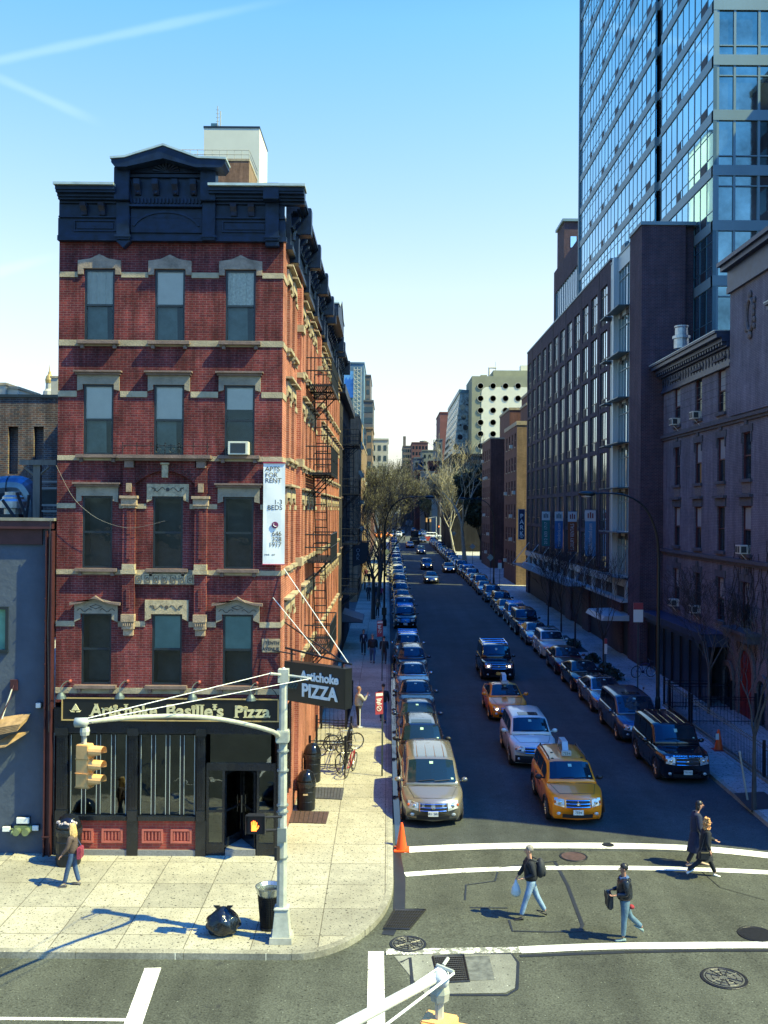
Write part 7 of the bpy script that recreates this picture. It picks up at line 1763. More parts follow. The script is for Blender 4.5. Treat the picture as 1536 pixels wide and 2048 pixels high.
while y < 240:
    right.append((y, ['suv','sedan','coupe','sedan','suv','minivan'][kk % 6], ['navy','white','grey','silver','black','blue','silver'][kk % 7], ())); y += 5.8; kk += 1
for i, (y, k, c, o_) in enumerate(right):
    spawn((k,o_), c, '%s %s parked %s back in the right kerb row' % (CN[c], KN[k], ordn[i+6]), GRR, RX+random.uniform(-.10,.12), y)
# moving traffic further up
for (x, y, k, c, lab) in ((5.55,122,'coupe','navy','dark blue sedan driving alone in mid street before the sunlit strip'),(6.0,147,'suv','grey','dark grey suv with lit headlights following the dark blue sedan'),(9.0,141,'sedan','maroon','maroon sedan with lit headlights driving close to the right row'),(6.6,190,'suv','navy','small distant dark blue suv with lit headlights in mid street'),(8.9,245,'sedan','black','black sedan entering the street at the cross avenue'),(4.4,300,'sedan','black','black sedan beyond the cross avenue, left lane'),(9.5,292,'sedan','silver','silver sedan just beyond the cross avenue, right lane'),(4.0,352,'suv','grey','dark grey suv far beyond the cross avenue'),(8.8,330,'sedan','blue','blue-grey sedan far beyond the cross avenue on the right')):
    spawn((k,()), c, lab, None, x, y, lit=('lit' in lab))
o = spawn(('sedan',()), 'yellow', 'small distant yellow taxi driving beside the construction tractor', None, 5.0, 216)
o = spawn(('boxsuv',()), 'white', 'white suv crossing the street sideways on the cross avenue', None, 16, 270, rz=pi/2); o.location = (15.2,270,gz(270))
o = spawn(('sedan',()), 'yellow', 'yellow taxi crossing sideways on the cross avenue at left', None, -1, 272, rz=pi/2); o.location = (-1.5,272,gz(272))
o = spawn(('minivan',()), 'yellow', 'second yellow taxi sideways on the cross avenue, behind the first', None, -4, 277, rz=pi/2); o.location = (1.5,277.5,gz(277))
o = spawn(('suv',()), 'white', 'white suv on the cross avenue above the yellow taxi', None, 2, 281); o.location = (3.2,281,gz(281))
for i in range(6):
    spawn((['sedan','suv'][i%2],()), ['black','silver','navy','grey','white','blue'][i], 'tiny distant %s %s parked beyond the cross avenue, %s on the %s' % (['black','silver','dark blue','dark grey','white','blue-grey'][i], ['sedan','suv'][i%2], ordn[i//2], ['left','right'][i%2]), 'cars parked beyond the cross avenue', [LX,RX][i%2], 288+9*(i//2))
# backhoe tractor
tr = thing('backhoe_tractor', 'dark construction tractor with raised lights in the street before the cross avenue', 'tractor', (6.6,236,gz(236)), local=True)
b = B(); b.box(-.9,.2,.9,.9,3.6,1.7); b.box(-.6,-.9,1.0,.6,.2,1.6); b.build('body', P_['grey'], tr, bevel=.08)
b = B(); b.box(-.85,1.2,1.71,.85,3.0,3.1); b.build('cab', carglass, tr, bevel=.05)
b = B(); b.box(-.95,1.1,3.1,.95,3.1,3.25)
for x in (-.85,.85):
    for y in (1.2,3.0): b.tube([(x,y,1.7),(x,y,3.1)], .06, 4)
b.build('cab_frame', blackpl, tr)
for x in (-.7,.7): b = B(); b.ell((x,1.05,3.2),.14,.1,.12,8,6); b.build('work_light', amber, tr)
for x in (-1,1):
    b = B(); b.lathe([(.3,-.2),(.75,-.2),(.8,0),(.75,.2),(.3,.2)], (x*.95,2.9,.8), 16, ax='x'); b.build('wheel', tyreM, tr); b = B(); b.lathe([(.2,-.16),(.5,-.16),(.52,0),(.5,.16),(.2,.16)], (x*.85,.1,.52), 14, ax='x'); b.build('wheel', tyreM, tr)
b = B(); b.tube([(0,3.6,1.4),(0,4.6,3.4),(0,5.3,2.4)], .16, 5); b.build('boom', P_['yellow'], tr)
b = B(); b.box(-1.1,-1.7,.2,1.1,-1.0,.9); b.build('bucket', blackpl, tr, bevel=.05)
# ------------------------------------------------------------------ street furniture
polem = M('pale_green_pole_paint', (.42,.44,.38), .5, .1, var=.22, vs=5)
sigy = M('signal_yellow', (.80,.43,.15), .5, var=.2, vs=5)
sigd = M('signal_dark', (.02,.02,.02), .5)
bx, by = G(563,1880,KH).x, G(563,1880,KH).y
zg = gz(by)+KH
tp = thing('traffic_signal_pole', 'tall pale signal pole on the corner with a long curved mast arm and pedestrian signal', 'signal pole', (bx,by,zg))
b = B(); sq = lambda hw, z: [(bx-hw,by-hw,z),(bx+hw,by-hw,z),(bx+hw,by+hw,z),(bx-hw,by+hw,z)]
b.rings([sq(.26,zg),sq(.25,zg+.14)]); b.build('footing', M('worn_footing',(.33,.33,.28),.85,var=.3), tp)
b = B(); b.rings([sq(.215,zg+.141),sq(.205,zg+.16),sq(.15,zg+.72),sq(.17,zg+.74),sq(.17,zg+.77),sq(.10,zg+.80)]); b.build('base', polem, tp, bevel=.008)
ztp = W(575,1343,by).z
b = B(); b.lathe([(.125,.80),(.12,1.5),(.12,2.6),(.105,2.61),(.095,ztp-zg),(.07,ztp-zg+.04),(.02,ztp-zg+.10)], (bx,by,zg), 8, a0=pi/8)
b.build('shaft', polem, tp)
b = B()
for dz in (1.9,2.95,3.1,3.9,4.35): b.lathe([(.14,0),(.14,.03)], (bx,by,zg+dz), 10)
b.box(bx-.10,by-.15,zg+2.3,bx+.10,by-.12,zg+2.62); b.build('bands', M('dull_steel_band',(.28,.32,.31),.4,.5), tp)
b = B(); b.tube([(bx-.10,by-.16,zg+1.9),(bx-.10,by-.16,zg+2.2)], .07, 6); b.build('push_button', sigd, tp)
zat = W(570,1472,by).z
end = Vector((W(165,1445,15.6).x, 15.6, W(165,1445,15.6).z)); att = Vector((bx-.1,by-.08,zat))
mid = [W(x, y, by+(15.6-by)*t) for x, y, t in ((545,1463,.08),(490,1448,.2),(430,1437,.34),(360,1432,.5),(280,1434,.68),(210,1440,.86))]
arm = smooth([tuple(att)]+[tuple(v) for v in mid]+[tuple(end)], 3)
b = B(); b.smooth = True; b.tube(arm, [.056-.020*k/len(arm) for k in range(len(arm))], 8); b.lathe([(.075,-.12),(.08,.06),(.02,.1)], tuple(end), 10, ax='x'); b.build('mast_arm', polem, tp)
b = B(); b.box(bx-.16,by-.16,zat-.14,bx+.14,by+.14,zat+.14); b.build('arm_clamp', polem, tp, bevel=.02)
b = B(); zc_ = W(575,1350,by).z; e0 = W(540,1347,by-.45); e1 = W(622,1357,by-.2)
b.tube([tuple(e0),(bx,by,zc_),tuple(e1)], .035, 6); b.box(bx-.12,by-.12,zc_-.16,bx+.12,by+.12,zc_+.14); b.build('cross_arm', polem, tp)
b = B(); b.tube([tuple(e0),tuple(end+Vector((.05,0,.06)))], .009, 4); b.tube([tuple(e1),tuple(end+Vector((.1,0,.02)))], .009, 4); b.build('stay_cable', MATS['white_cable'], tp)
b = B(); b.tube(smooth([tuple(e0),(e0.x-.05,e0.y,e0.z-.25),(bx-.2,by,e0.z-.5),(bx,by,e0.z-.9)],4), .012, 4); b.build('wire', vent, tp)
# hanging vehicle signal
def signal(label, top, yaw, sc=1.0):
    t = thing('traffic_signal', label, 'traffic light', tuple(top), local=True, rz=yaw)
    b = B(); b.tube([(0,0,0),(0,0,-.32)], .035*sc, 6); b.lathe([(.07,-.18),(.08,-.12),(.07,-.06)], (0,0,0), 8); b.build('hanger', polem, t)
    b = B(); h = .80*sc; w = .13*sc; b.box(-w,-w*.8,-.32-h,w,w*.8,-.32)
    for k in range(3): z = -.32-h*(k+.5)/3; b.box(-w-.02,-w*.8-.01,z-.012-h/6,w+.02,w*.8+.01,z+.012-h/6)
    b.build('housing', sigy, t, bevel=.02)
    for k in range(3):
        z = -.32-h*(k+.5)/3; b = B(); R = []; n = 14; r = .112*sc
        for q in (0,1):
            R.append([(w+.0+q*.27*sc*(1 if cos(2*pi*i/n) > -.3 else .25), r*sin(2*pi*i/n), z+r*cos(2*pi*i/n)) for i in range(n)])
        b.rings(R, caps=False); b.build('visor', sigy, t)
        b = B(); b.lathe([(r*.93,.0),(r*.5,.03),(.01,.035)], (w,0,z), 14, ax='x'); b.build('lens', [M('lens_red',(.12,.01,.01),.2),M('lens_amber',(.16,.07,.01),.2),M('lens_green',(.01,.10,.06),.2)][k], t)
    return t
signal('yellow three-lens traffic signal hanging from the curved arm over the avenue at left', end+Vector((.04,0,-.02)), -.25, .85)
# pedestrian signal
pz = W(512,1650,by-.25); t = thing('pedestrian_signal', 'black pedestrian signal on the corner pole showing a lit orange hand', 'signal', tuple(pz))
b = B(); b.box(pz.x-.22,pz.y,pz.z-.22,pz.x+.20,pz.y+.18,pz.z+.22); b.build('housing', blackpl, t, bevel=.02)
b = B(); b.box(pz.x-.23,pz.y-.10,pz.z+.22,pz.x+.21,pz.y+.02,pz.z+.235); b.box(pz.x-.235,pz.y-.1,pz.z-.2,pz.x-.222,pz.y+.02,pz.z+.22); b.box(pz.x+.202,pz.y-.1,pz.z-.2,pz.x+.215,pz.y+.02,pz.z+.22); b.build('visor', blackpl, t)
hx, hz = pz.x-.04, pz.z-.03; orange = M('lit_orange_hand', (1.0,.16,.02), .5, var=0, emit=2.6)
b = B(); b.box(hx-.065,pz.y-.012,hz-.11,hx+.055,pz.y-.002,hz+.02)
for k in range(4): x = hx-.052+.033*k; b.tube([(x,pz.y-.01,hz+.01),(x+.004*(k-1.5),pz.y-.01,hz+.10+[.0,.025,.02,-.01][k])], .014, 5)
b.tube([(hx+.05,pz.y-.01,hz-.07),(hx+.085,pz.y-.01,hz-.03),(hx+.10,pz.y-.01,hz+.015)], .015, 5); b.build('hand_symbol', orange, t)
b = B()
for dz in (-.15,.15): b.tube([(pz.x+.2,pz.y+.1,pz.z+dz),(bx,by-.1,pz.z+dz)], .03, 6)
b.build('bracket', blackpl, t)
# second mast arm in the foreground
f1 = W(882,1950,7.3); fd = Vector((-.68,-.76,.0)).normalized()
fp = thing('foreground_signal_pole', 'white mast arm reaching in at the bottom of the picture, with guy cables', 'signal pole', (f1.x+fd.x*6.0, f1.y+fd.y*6.0, 0))
f0 = f1+fd*6.0
b = B(); b.smooth = True; b.tube([tuple(f1+Vector((0,0,0))),tuple(f1.lerp(f0,.5)+Vector((0,0,.05))),tuple(f0-Vector((0,0,.5)))], [.037,.044,.060], 12); b.lathe([(.055,-.10),(.062,.0),(.055,.05)], tuple(f1), 12, ax='y'); b.build('mast_arm', M('white_arm_paint',(.62,.66,.66),.4,var=.12,vs=6), fp)
b = B(); side = Vector((fd.y,-fd.x,0)); b.tube([tuple(f1+Vector((.0,.02,.055))),tuple(f0+Vector((0,0,-.40)))], .007, 6); b.tube([tuple(f1+side*-.12+Vector((0,0,.05))),tuple(f0+side*-1.0+Vector((0,0,.15)))], .010, 6); b.build('stay_cable', MATS['white_cable'], fp)
b = B(); b.tube([tuple(f1+side*-.12+Vector((0,0,.06))),tuple(f1+side*.04+Vector((0,0,.06)))], .014, 6); b.tube([tuple(f1+Vector((.02,.05,.05))),tuple(f1+Vector((.06,.12,.07)))], .014, 6); b.build('end_fitting', polem, fp)
b = B(); b.tube([(f0.x,f0.y,0),(f0.x,f0.y,7.3)], [.12,.09], 10); b.build('shaft', polem, fp)
signal('yellow traffic signal hanging at the bottom edge from the foreground arm', f1+Vector((-.01,0,.0)), -.35, .95)
# cones
coneM = M('orange_cone', (.85,.10,.012), .5, var=.06)
def cone(label, c, s=1.0, tagm=False):
    t = thing('traffic_cone', label, 'cone', tuple(c)); b = B(); b.lathe([(.145*s,.03),(.05*s,.62*s),(.028*s,.70*s),(.01,.70*s)], tuple(c), 16); b.build('body', coneM, t)
    b = B(); b.box(c.x-.2*s,c.y-.2*s,c.z,c.x+.2*s,c.y+.2*s,c.z+.035*s); b.build('base', coneM if not tagm else M('red_rubber',(.30,.04,.03),.6), t, bevel=.01)
    if tagm: b = B(); b.box(c.x-.16,c.y-.12,c.z+.45,c.x-.02,c.y-.11,c.z+.70); b.build('tag', plateM, t)
cone('orange traffic cone at the kerb in front of the beige minivan', G(803,1700), 1.15)
cone('orange traffic cone with a white tag on the shaded right pavement by the fence', G(1437,1500,KH), 1.2, True)
# bins
bm_ = M('bin_black_metal', (.012,.016,.022), .35, .4, var=.3)
silv = M('bin_rim_steel', (.45,.50,.48), .25, .8, var=.15)
c = G(538,1856,KH); t = thing('litter_basket', 'tapered black mesh litter basket with steel rim beside the signal pole', 'litter bin', tuple(c)); x, y, z = c
b = B()
for k in range(40):
    a = 2*pi*k/40; b.tube([(x+.20*cos(a),y+.20*sin(a),z+.06),(x+.27*cos(a),y+.27*sin(a),z+.85)], .010, 4)
for q in range(14): r = .20+.07*(q/13); b.tube([(x+r*cos(2*pi*k/20),y+r*sin(2*pi*k/20),z+.08+.057*q) for k in range(21)], .006, 3)
b.build('mesh', bm_, t)
b = B(); b.lathe([(.185,.05),(.255,.85),(.18,.84),(.13,.06)], (x,y,z), 20); b.build('liner', M('dark_liner',(.02,.025,.03),.5), t)
b = B(); b.lathe([(.265,.80),(.33,.98),(.34,1.0),(.30,1.0),(.25,.93),(.25,.82)], (x,y,z), 24); b.build('rim', silv, t)
b = B(); b.lathe([(.22,0),(.22,.05),(.20,.06)], (x,y,z), 20); b.build('base', bm_, t)
def drum_bin(label, c, r=.30, h=.92, white=False, stk=False):
    t = thing('drum_bin', label, 'litter bin', tuple(c)); 
    b = B(); b.smooth = False; b.lathe([(r*.95,0),(r,.04),(r,.30*h),(r*1.03,.32*h),(r,.34*h),(r,.64*h),(r*1.03,.66*h),(r,.68*h),(r,h)], tuple(c), 24); b.build('drum', bm_, t)
    b = B(); n = 24; R = []
    for q, (rr, zz) in enumerate(((r*1.06,h-.16),(r*1.08,h-.05),(r*1.05,h+.02),(r*.9,h+.03))): R.append([(c.x+rr*(1+.02*sin(5*a*2*pi/n*1.0))*cos(2*pi*a/n), c.y+rr*sin(2*pi*a/n), c.z+zz-(.03*sin(a*1.7) if q == 0 else 0)) for a in range(n)])
    b.rings(R, caps=False); b.build('bag', M('bin_bag',(.014,.018,.022),.2,var=.2,bump=.7,bs=16), t)
    b = B(); b.smooth = True; b.lathe([(r*1.02,h+.03),(r*1.02,h+.07),(r*.92,h+.16),(r*.72,h+.28),(r*.4,h+.36),(.01,h+.38)], tuple(c), 24); ld = b.build('dome_lid', M('glossy_lid',(.010,.012,.016),.12,.2,var=.2), t)
    if white:
        b = B()
        for k in range(9): a = -2.6+k*.25; b.ell((c.x+r*.86*cos(a),c.y+r*.86*sin(a),c.z+h+.18+.03*sin(k*2)), .05,.02,.05,7,5)
        b.build('torn_sticker', M('torn_sticker',(.55,.45,.42),.7,var=.6,vs=20), ld)
    if stk:
        b = B()
        for k in range(4): a = -pi/2-.16+.12*k; b.box(c.x+(r+.012)*cos(a)-.022,c.y+(r+.012)*sin(a)-.01,c.z+.53,c.x+(r+.012)*cos(a)+.022,c.y+(r+.012)*sin(a),c.z+.58)
        b.build('label', M('label_cream',(.6,.45,.25),.6,var=.5,vs=30), t)
drum_bin('black drum bin with domed lid and small label, nearer to the corner', G(612,1618,KH), stk=True)
drum_bin('black drum bin with domed lid by the parked bicycles, farther from the corner', G(624,1562,KH), r=.31, h=1.0)
drum_bin('black drum bin with torn stickers on its dome behind the walking woman', Vector((W(137,1700,27.2).x,27.2,gz(27.2)+KH)), r=.34, h=1.0, white=True)
# rubbish bag
c = G(446,1868,KH); b = B(); b.smooth = True; rnd = random.Random(5); n, m = 26, 16; R = []
for j in range(m+1):
    ph = -pi/2+pi*j/m; r = []
    for i in range(n):
        a = 2*pi*i/n; fold = 1+.09*sin(a*5+j*.9)+.06*sin(a*9+2-j*.5)+.10*sin(a*2+1)+.05*rnd.uniform(-1,1); rr = (cos(ph)**.6 if ph < 0 else cos(ph)**1.5)*.34*fold if cos(ph) > 0 else 0
        z = .27+.29*sin(ph)*(1.15 if ph > 0 else .95); 
        if ph > .9: rr *= .8; z += .05
        r.append((c.x+rr*cos(a)*1.05, c.y+rr*sin(a), c.z+max(0,z)))
    R.append(r)
b.rings(R); t = thing('rubbish_bag', 'full black rubbish bag with knotted top on the pavement by the litter basket', 'bag', tuple(c)); b.build('sack', M('black_polythene',(.008,.012,.018),.14,var=.2,bump=1.0,bs=9), t)
b = B()
for s_ in (-1,1): b.rings([[(c.x+s_*.03+dx,c.y+dy,c.z+.52) for dx, dy in ((-.04,-.04),(.04,-.04),(.04,.04),(-.04,.04))],[(c.x+s_*.16+dx,c.y+dy,c.z+.66) for dx, dy in ((-.07,-.02),(.07,-.02),(.07,.03),(-.07,.03))]])
b.build('knot', MATS['black_polythene'], t)
# cellar doors
for pts, l, m_ in (([(600,1575),(688,1577),(684,1600),(600,1596)],'fine-ribbed steel cellar hatch beside the drum bins','M'),([(582,1623),(658,1625),(652,1648),(578,1646)],'rusty steel cellar hatch nearest the corner','R')):
    q = [G(*p,KH) for p in pts]; cc = sum(q,Vector())/4; t = thing('cellar_hatch', l, 'hatch', tuple(cc))
    b = B(); b.add([(v.x,v.y,gz(v.y)+KH+.008) for v in q]+[(v.x,v.y,gz(v.y)+KH+.03) for v in q],[(0,1,2,3),(4,5,6,7),(0,1,5,4),(1,2,6,5),(2,3,7,6),(3,0,4,7)]); b.build('plate', M('hatch_steel',(.10,.105,.11),.5,.5,var=.3,vs=7) if m_ == 'M' else rust, t)
    b = B()
    for k in range(1,8 if m_ == 'R' else 14):
        tt = k/(8 if m_ == 'R' else 14); a, e = q[0].lerp(q[1],tt), q[3].lerp(q[2],tt); b.tube([(a.x,a.y,a.z+.032),(e.x,e.y,e.z+.032)], .008, 4)
    b.build('ribs', iron, t)
# street lamps
lampm = M('dark_green_pole', (.014,.022,.024), .4, .4)
def street_lamp(label, x, Y, hgt, reach, sgn, group='long-arm street lamps', signs=0):
    z0 = gz(Y)+KH; t = thing('street_lamp', label, 'street lamp', (x,Y,z0), group)
    b = B(); b.lathe([(.22,0),(.20,.5),(.13,.6),(.12,1.1),(.09,1.2),(.07,hgt*.72)], (x,Y,z0), 8); b.build('pole', lampm, t)
    pts = smooth([(x,Y,z0+hgt*.72),(x+sgn*reach*.04,Y,z0+hgt*.83),(x+sgn*reach*.22,Y,z0+hgt*.94),(x+sgn*reach*.55,Y,z0+hgt*.995),(x+sgn*reach,Y,z0+hgt)],5)
    b = B(); b.tube(pts, [.065-.03*k/len(pts) for k in range(len(pts))], 6); b.build('arm', lampm, t)
    b = B(); b.smooth = True; b.ell((x+sgn*(reach+.35),Y,z0+hgt-.02), .42,.18,.13,12,7); h = b.build('lamp_head', lampm, t)
    b = B(); b.ell((x+sgn*(reach+.38),Y,z0+hgt-.12), .24,.13,.09,10,6); b.build('lens', M('lamp_lens',(.35,.36,.34),.2), h)
    return t
# left lamp beyond the parked row; right ones
D_ = 79.5; st1 = street_lamp('tall dark street lamp on the left pavement, arm arching right over the parked row', -.25, D_, WX(770,1020,-.25).z and 10.55, 3.3, 1)
street_lamp('near tall street lamp on the right pavement, arm arching left in front of the podium', 12.6, 45.3, 10.6, 3.0, -1)
street_lamp('street lamp on the right pavement before the brick apartments', 12.6, 115.5, 10.6, 3.4, -1)
street_lamp('far street lamp on the left pavement with pale head above the trees', -.3, 132, 10.8, 3.2, 1)
street_lamp('distant pale street lamp by the white suv on the cross avenue', 13.2, 258, 11.5, 4, -1)
b = B(); zz = gz(D_)+KH; b.box(-.45,D_-.2,zz+.9,-.05,D_+.2,zz+1.5); bx2 = b.build('control_box', lampm, st1, bevel=.03)
# sign posts
redsg = M('sign_red', (.30,.035,.045), .5, var=.1); yelsg = M('dull_diamond_sign', (.22,.28,.26), .5, var=.1); postm = M('green_channel_post', (.03,.05,.05), .6)
def sign_post(label, x, Y, h, kind, w_=.3, hh=.75, ps=None):
    z0 = gz(Y)+KH; t = thing('street_sign', label, 'sign', (x,Y,z0)); b = B(); b.box(x-.03,Y-.02,z0,x+.03,Y+.02,z0+h); b.build('post', postm, t)
    if kind == 'red':
        ca, sa = cos(radians(28)), sin(radians(28)); Pq = lambda u, v, d: (x+ca*u-sa*d, Y-.04+sa*u+ca*d, v)
        b = B(); b.pbox(Pq,-w_,.02,z0+h-hh,z0+h,-.012,0); bd = b.build('board', redsg, t)
        b = B(); b.pbox(Pq,-w_+.02,0,z0+h-.14,z0+h-.04,-.016,-.0125)
        for k, (u0_,u1_,v_) in enumerate(((.04,.26,.24),(.06,.22,.30),(.04,.2,.36),(.08,.26,.42))): b.pbox(Pq,-w_+u0_,-w_+u1_,z0+h-v_-.035,z0+h-v_,-.016,-.0125)
        b.tube([Pq(-w_/2+.09*cos(q*pi/8),z0+h-.60+.09*sin(q*pi/8),-.016) for q in range(17)], .012, 4); b.tube([Pq(-w_/2-.06,z0+h-.54,-.016),Pq(-w_/2+.06,z0+h-.66,-.016)], .012, 4)
        b.build('legend', plateM, bd)
    elif kind == 'diamond':
        b = B(); r = .45; b.pprism(PA(Y), [(x-r,z0+h),(x,z0+h-r),(x+r,z0+h),(x,z0+h+r)], -.04, -.021); b.build('board', yelsg, t)
    elif kind == 'white':
        b = B(); b.box(x-w_/2,Y-.04,z0+h-hh,x+w_/2,Y-.021,z0+h); bd = b.build('board', plateM, t)
        b = B(); b.box(x-w_/2+.04,Y-.045,z0+h-hh+.1,x+w_/2-.04,Y-.0405,z0+h-.2) if ps else b.box(x-w_/2,Y-.045,z0+h-hh*.35,x+w_/2,Y-.0405,z0+h); b.build('legend', redsg, bd)
    return t
c = G(764,1552,KH); sign_post('red parking regulation sign on a green post at the sunny left kerb', c.x, c.y, W(757,1383,c.y).z-c.z, 'red', .30, .82)
c = G(764,1362,KH); sign_post('second red parking regulation sign, in shade farther along the left kerb', c.x, c.y, W(757,1241,c.y).z-c.z, 'red', .34, .9)
sign_post('grey diamond sign nearest, on the right pavement by the lamp', 12.55, 119, 3.4, 'diamond'); sign_post('grey diamond sign in the middle on the right pavement', 12.55, 144, 3.6, 'diamond'); sign_post('grey diamond sign farthest on the right pavement', 12.55, 185, 4.2, 'diamond'); sign_post('back of a diamond sign beside the lamp on the left pavement', -.1, 126, 3.6, 'diamond')
c = G(1325,1345,KH); sign_post('narrow pale sign with meter box by the nearest young tree', 12.7, 56.6, 2.3, 'white', .16, .9)
sign_post('white and dark regulation sign on the right pavement before the brick pillar', 13.0, 50.5, 5.0, 'white', .5, 1.0)
sign_post('small red and white sign beside the lamp before the brick apartments', 13.6, 118, 3.2, 'white', .45, 1.1)
t = thing('hanging_banner_sign', 'dark hanging banner sign with OAK lettering on the left row', 'sign', (-2.2,84,5)); 
a, c = W(705,1082,80), W(738,1130,80)
b = B(); b.add([(a.x,80,a.z),(c.x,80,a.z-.1),(c.x-.25,80,c.z+.2),(a.x+.05,80,c.z-.15),(a.x,80.06,a.z),(c.x,80.06,a.z-.1),(c.x-.25,80.06,c.z+.2),(a.x+.05,80.06,c.z-.15)],[(0,1,2,3),(4,5,6,7),(0,1,5,4),(1,2,6,5),(2,3,7,6),(3,0,4,7)]); b.build('cloth', M('banner_black',(.012,.018,.03),.6), t)
for k, ch in enumerate('OAK'): text('lettering', ch, .42, M('faded_lettering',(.20,.28,.36),.6,var=0), t, MF((W(716,1105,80).x,79.97,W(716,1101+8*k,80).z)), .004)
b = B(); b.tube([(-3.07,80.03,a.z+.03),(c.x+.1,80.03,a.z-.03)], .04, 5); b.build('pole', lampm, t)
# awning and stoop things on the left row
for (y0, y1, z1, l) in ((66,70,3.3,'dark flat shop awning projecting from the dark row house'),):
    t = thing('shop_awning', l, 'awning', (XR+.6,(y0+y1)/2,z1-.6)); b = B(); b.pprism(lambda u,v,d:(XR+u,y0+d,v), [(0,z1),(1.4,z1-.45),(1.4,z1-.6),(0,z1-.6)], 0, y1-y0); b.build('canvas', M('awning_grey_blue',(.06,.08,.11),.6,var=.15), t); b = B(); b.tube([(XR+1.4,y0,z1-.6),(XR,y0,z1-.6)], .03, 4); b.tube([(XR+1.4,y1,z1-.6),(XR,y1,z1-.6)], .03, 4); b.build('frame', lampm, t)
# iron railing around the stairwell and leaning bicycles
def rail(label, pts, hgt, gap=.18):
    return fence(label, pts, hgt, gap)
rail('black area railing enclosing the cellar stairs beside the parked bicycles', [(-2.9,37.0),(-1.55,37.0),(-1.45,40.4),(-2.9,40.6)], 1.05)
rail('short black railing around the second cellar stair, behind the eating man', [(-2.9,43.5),(-1.8,43.5),(-1.7,48.5),(-2.9,48.5)], 1.05)
def bicycle(label, x, Y, rz, mat, lean=.12):
    t = thing('bicycle', label, 'bicycle', (x,Y,gz(Y)+KH), local=True, rz=rz); t.rotation_euler = (lean,0,rz)
    for cx in (-.52,.52):
        b = B(); b.tube([(cx+.34*cos(2*pi*k/22),0,.34+.34*sin(2*pi*k/22)) for k in range(23)], .022, 5); w = b.build('wheel', tyreM, t)
        b = B()
        for k in range(12): a = 2*pi*k/12; b.tube([(cx,0,.34),(cx+.32*cos(a),0,.34+.32*sin(a))], .004, 3)
        b.tube([(cx+.315*cos(2*pi*k/18),0,.34+.315*sin(2*pi*k/18)) for k in range(19)], .010, 4); b.build('spokes', rimM, w)
    b = B(); bb_, st_, hd, rw, fw = (-.05,0,.32),(-.18,0,.80),(.36,0,.82),(-.52,0,.34),(.52,0,.34)
    for p, q in ((bb_,st_),(bb_,hd),(st_,hd),(rw,bb_),(rw,st_),(hd,fw)): b.tube([p,q], .018, 6)
    b.build('frame', mat, t)
    b = B(); b.ell((-.2,0,.92),.13,.06,.03,8,5); b.tube([st_,(-.2,0,.91)], .014, 5); b.build('saddle', blackpl, t)
    b = B(); b.tube([hd,(.34,0,.98)], .014, 5); b.tube([(.40,-.27,1.0),(.34,0,.98),(.40,.27,1.0)], .014, 5); b.build('handlebar', rimM, t)
    b = B(); b.lathe([(.09,-.01),(.09,.01)], bb_, 12, ax='y'); b.tube([(-.05,-.05,.32),(.08,-.07,.2)], .012, 4); b.build('pedals', blackpl, t)
bicycle('red framed bicycle leaning on the railing nearest the drum bins', -1.35,36.3, 1.35, M('bike_red',(.28,.02,.03),.35,var=0))
bicycle('black bicycle with silver rims leaning behind the red one', -1.5,36.9, 1.2, M('bike_black',(.02,.02,.025),.35,var=0), -.15)
bicycle('silver bicycle leaning against the area railing on the left pavement', -1.75,39.8, .35, M('bike_silver',(.4,.42,.42),.3,.6,var=0))
bicycle('grey bicycle in front of the silver one by the area railing', -2.2,39.0, .5, MATS['bike_black'], .2)
bicycle('bicycle with a blue frame against the brick pillar on the right pavement', 15.0, 57.0, .35, M('bike_blue',(.02,.03,.16),.35,var=0))
bicycle('bicycle locked by the kerb on the right pavement beside the silver sedan', 12.8, 49.0, 1.3, MATS['bike_silver'])
# street-side barrier box of scooters in shade
t = thing('motor_scooter', 'dark scooter parked against the left wall in shade', 'scooter', (-2.2,50,gz(50)+KH), local=True, rz=1.2)
b = B(); b.smooth = True; b.ell((-.3,0,.55),.42,.16,.24,10,7); b.ell((.45,0,.6),.14,.2,.34,10,7); b.tube([(-.2,0,.3),(.4,0,.28)], .13, 6); b.build('body', P_['black'], t)
for cx in (-.6,.62): b = B(); b.lathe([(.1,-.05),(.24,-.05),(.25,0),(.24,.05),(.1,.05)], (cx,0,.25), 16, ax='y'); b.build('wheel', tyreM, t)
b = B(); b.tube([(.45,0,.8),(.38,0,1.05)], .03, 5); b.tube([(.36,-.28,1.08),(.38,0,1.05),(.36,.28,1.08)], .018, 5); b.build('handlebar', blackpl, t); b = B(); b.ell((-.3,0,.8),.34,.14,.07,10,5); b.build('seat', blackpl, t)
# small litter basket by the lamp, red box at the far right, barrels
t = thing('construction_fence', 'orange-red plastic mesh barrier at the cross avenue corner', 'barrier', (10.8,258,gz(258))); a, c = W(853,1062,258), W(862,1070,258)
b = B(); b.box(9.6,258,gz(258),11.6,258.1,gz(258)+1.1); b.build('mesh', M('barrier_red',(.45,.05,.03),.6,var=.3), t)
b = B()
for x in (9.6,10.6,11.6): b.tube([(x,258.05,gz(258)),(x,258.05,gz(258)+1.25)], .04, 4)
b.build('posts', blackpl, t)
t = thing('traffic_signal', 'distant yellow signals on the mast arm over the cross avenue', 'traffic light', W(857,1040,262)); p = W(857,1040,262)
b = B(); b.box(p.x-.7,262,p.z-.55,p.x-.3,262.3,p.z+.55); b.box(p.x+.3,262,p.z-.55,p.x+.7,262.3,p.z+.55); b.build('housing', sigy, t); b = B(); b.tube([(p.x,262,p.z+.5),(13.0,262,p.z+.9),(13.0,262,gz(262))], .1, 5); b.build('mast_arm', polem, t)
t = thing('pedestrian_signal', 'distant orange pedestrian signal at the cross avenue corner', 'signal', W(878,1053,262)); p = W(878,1053,262)
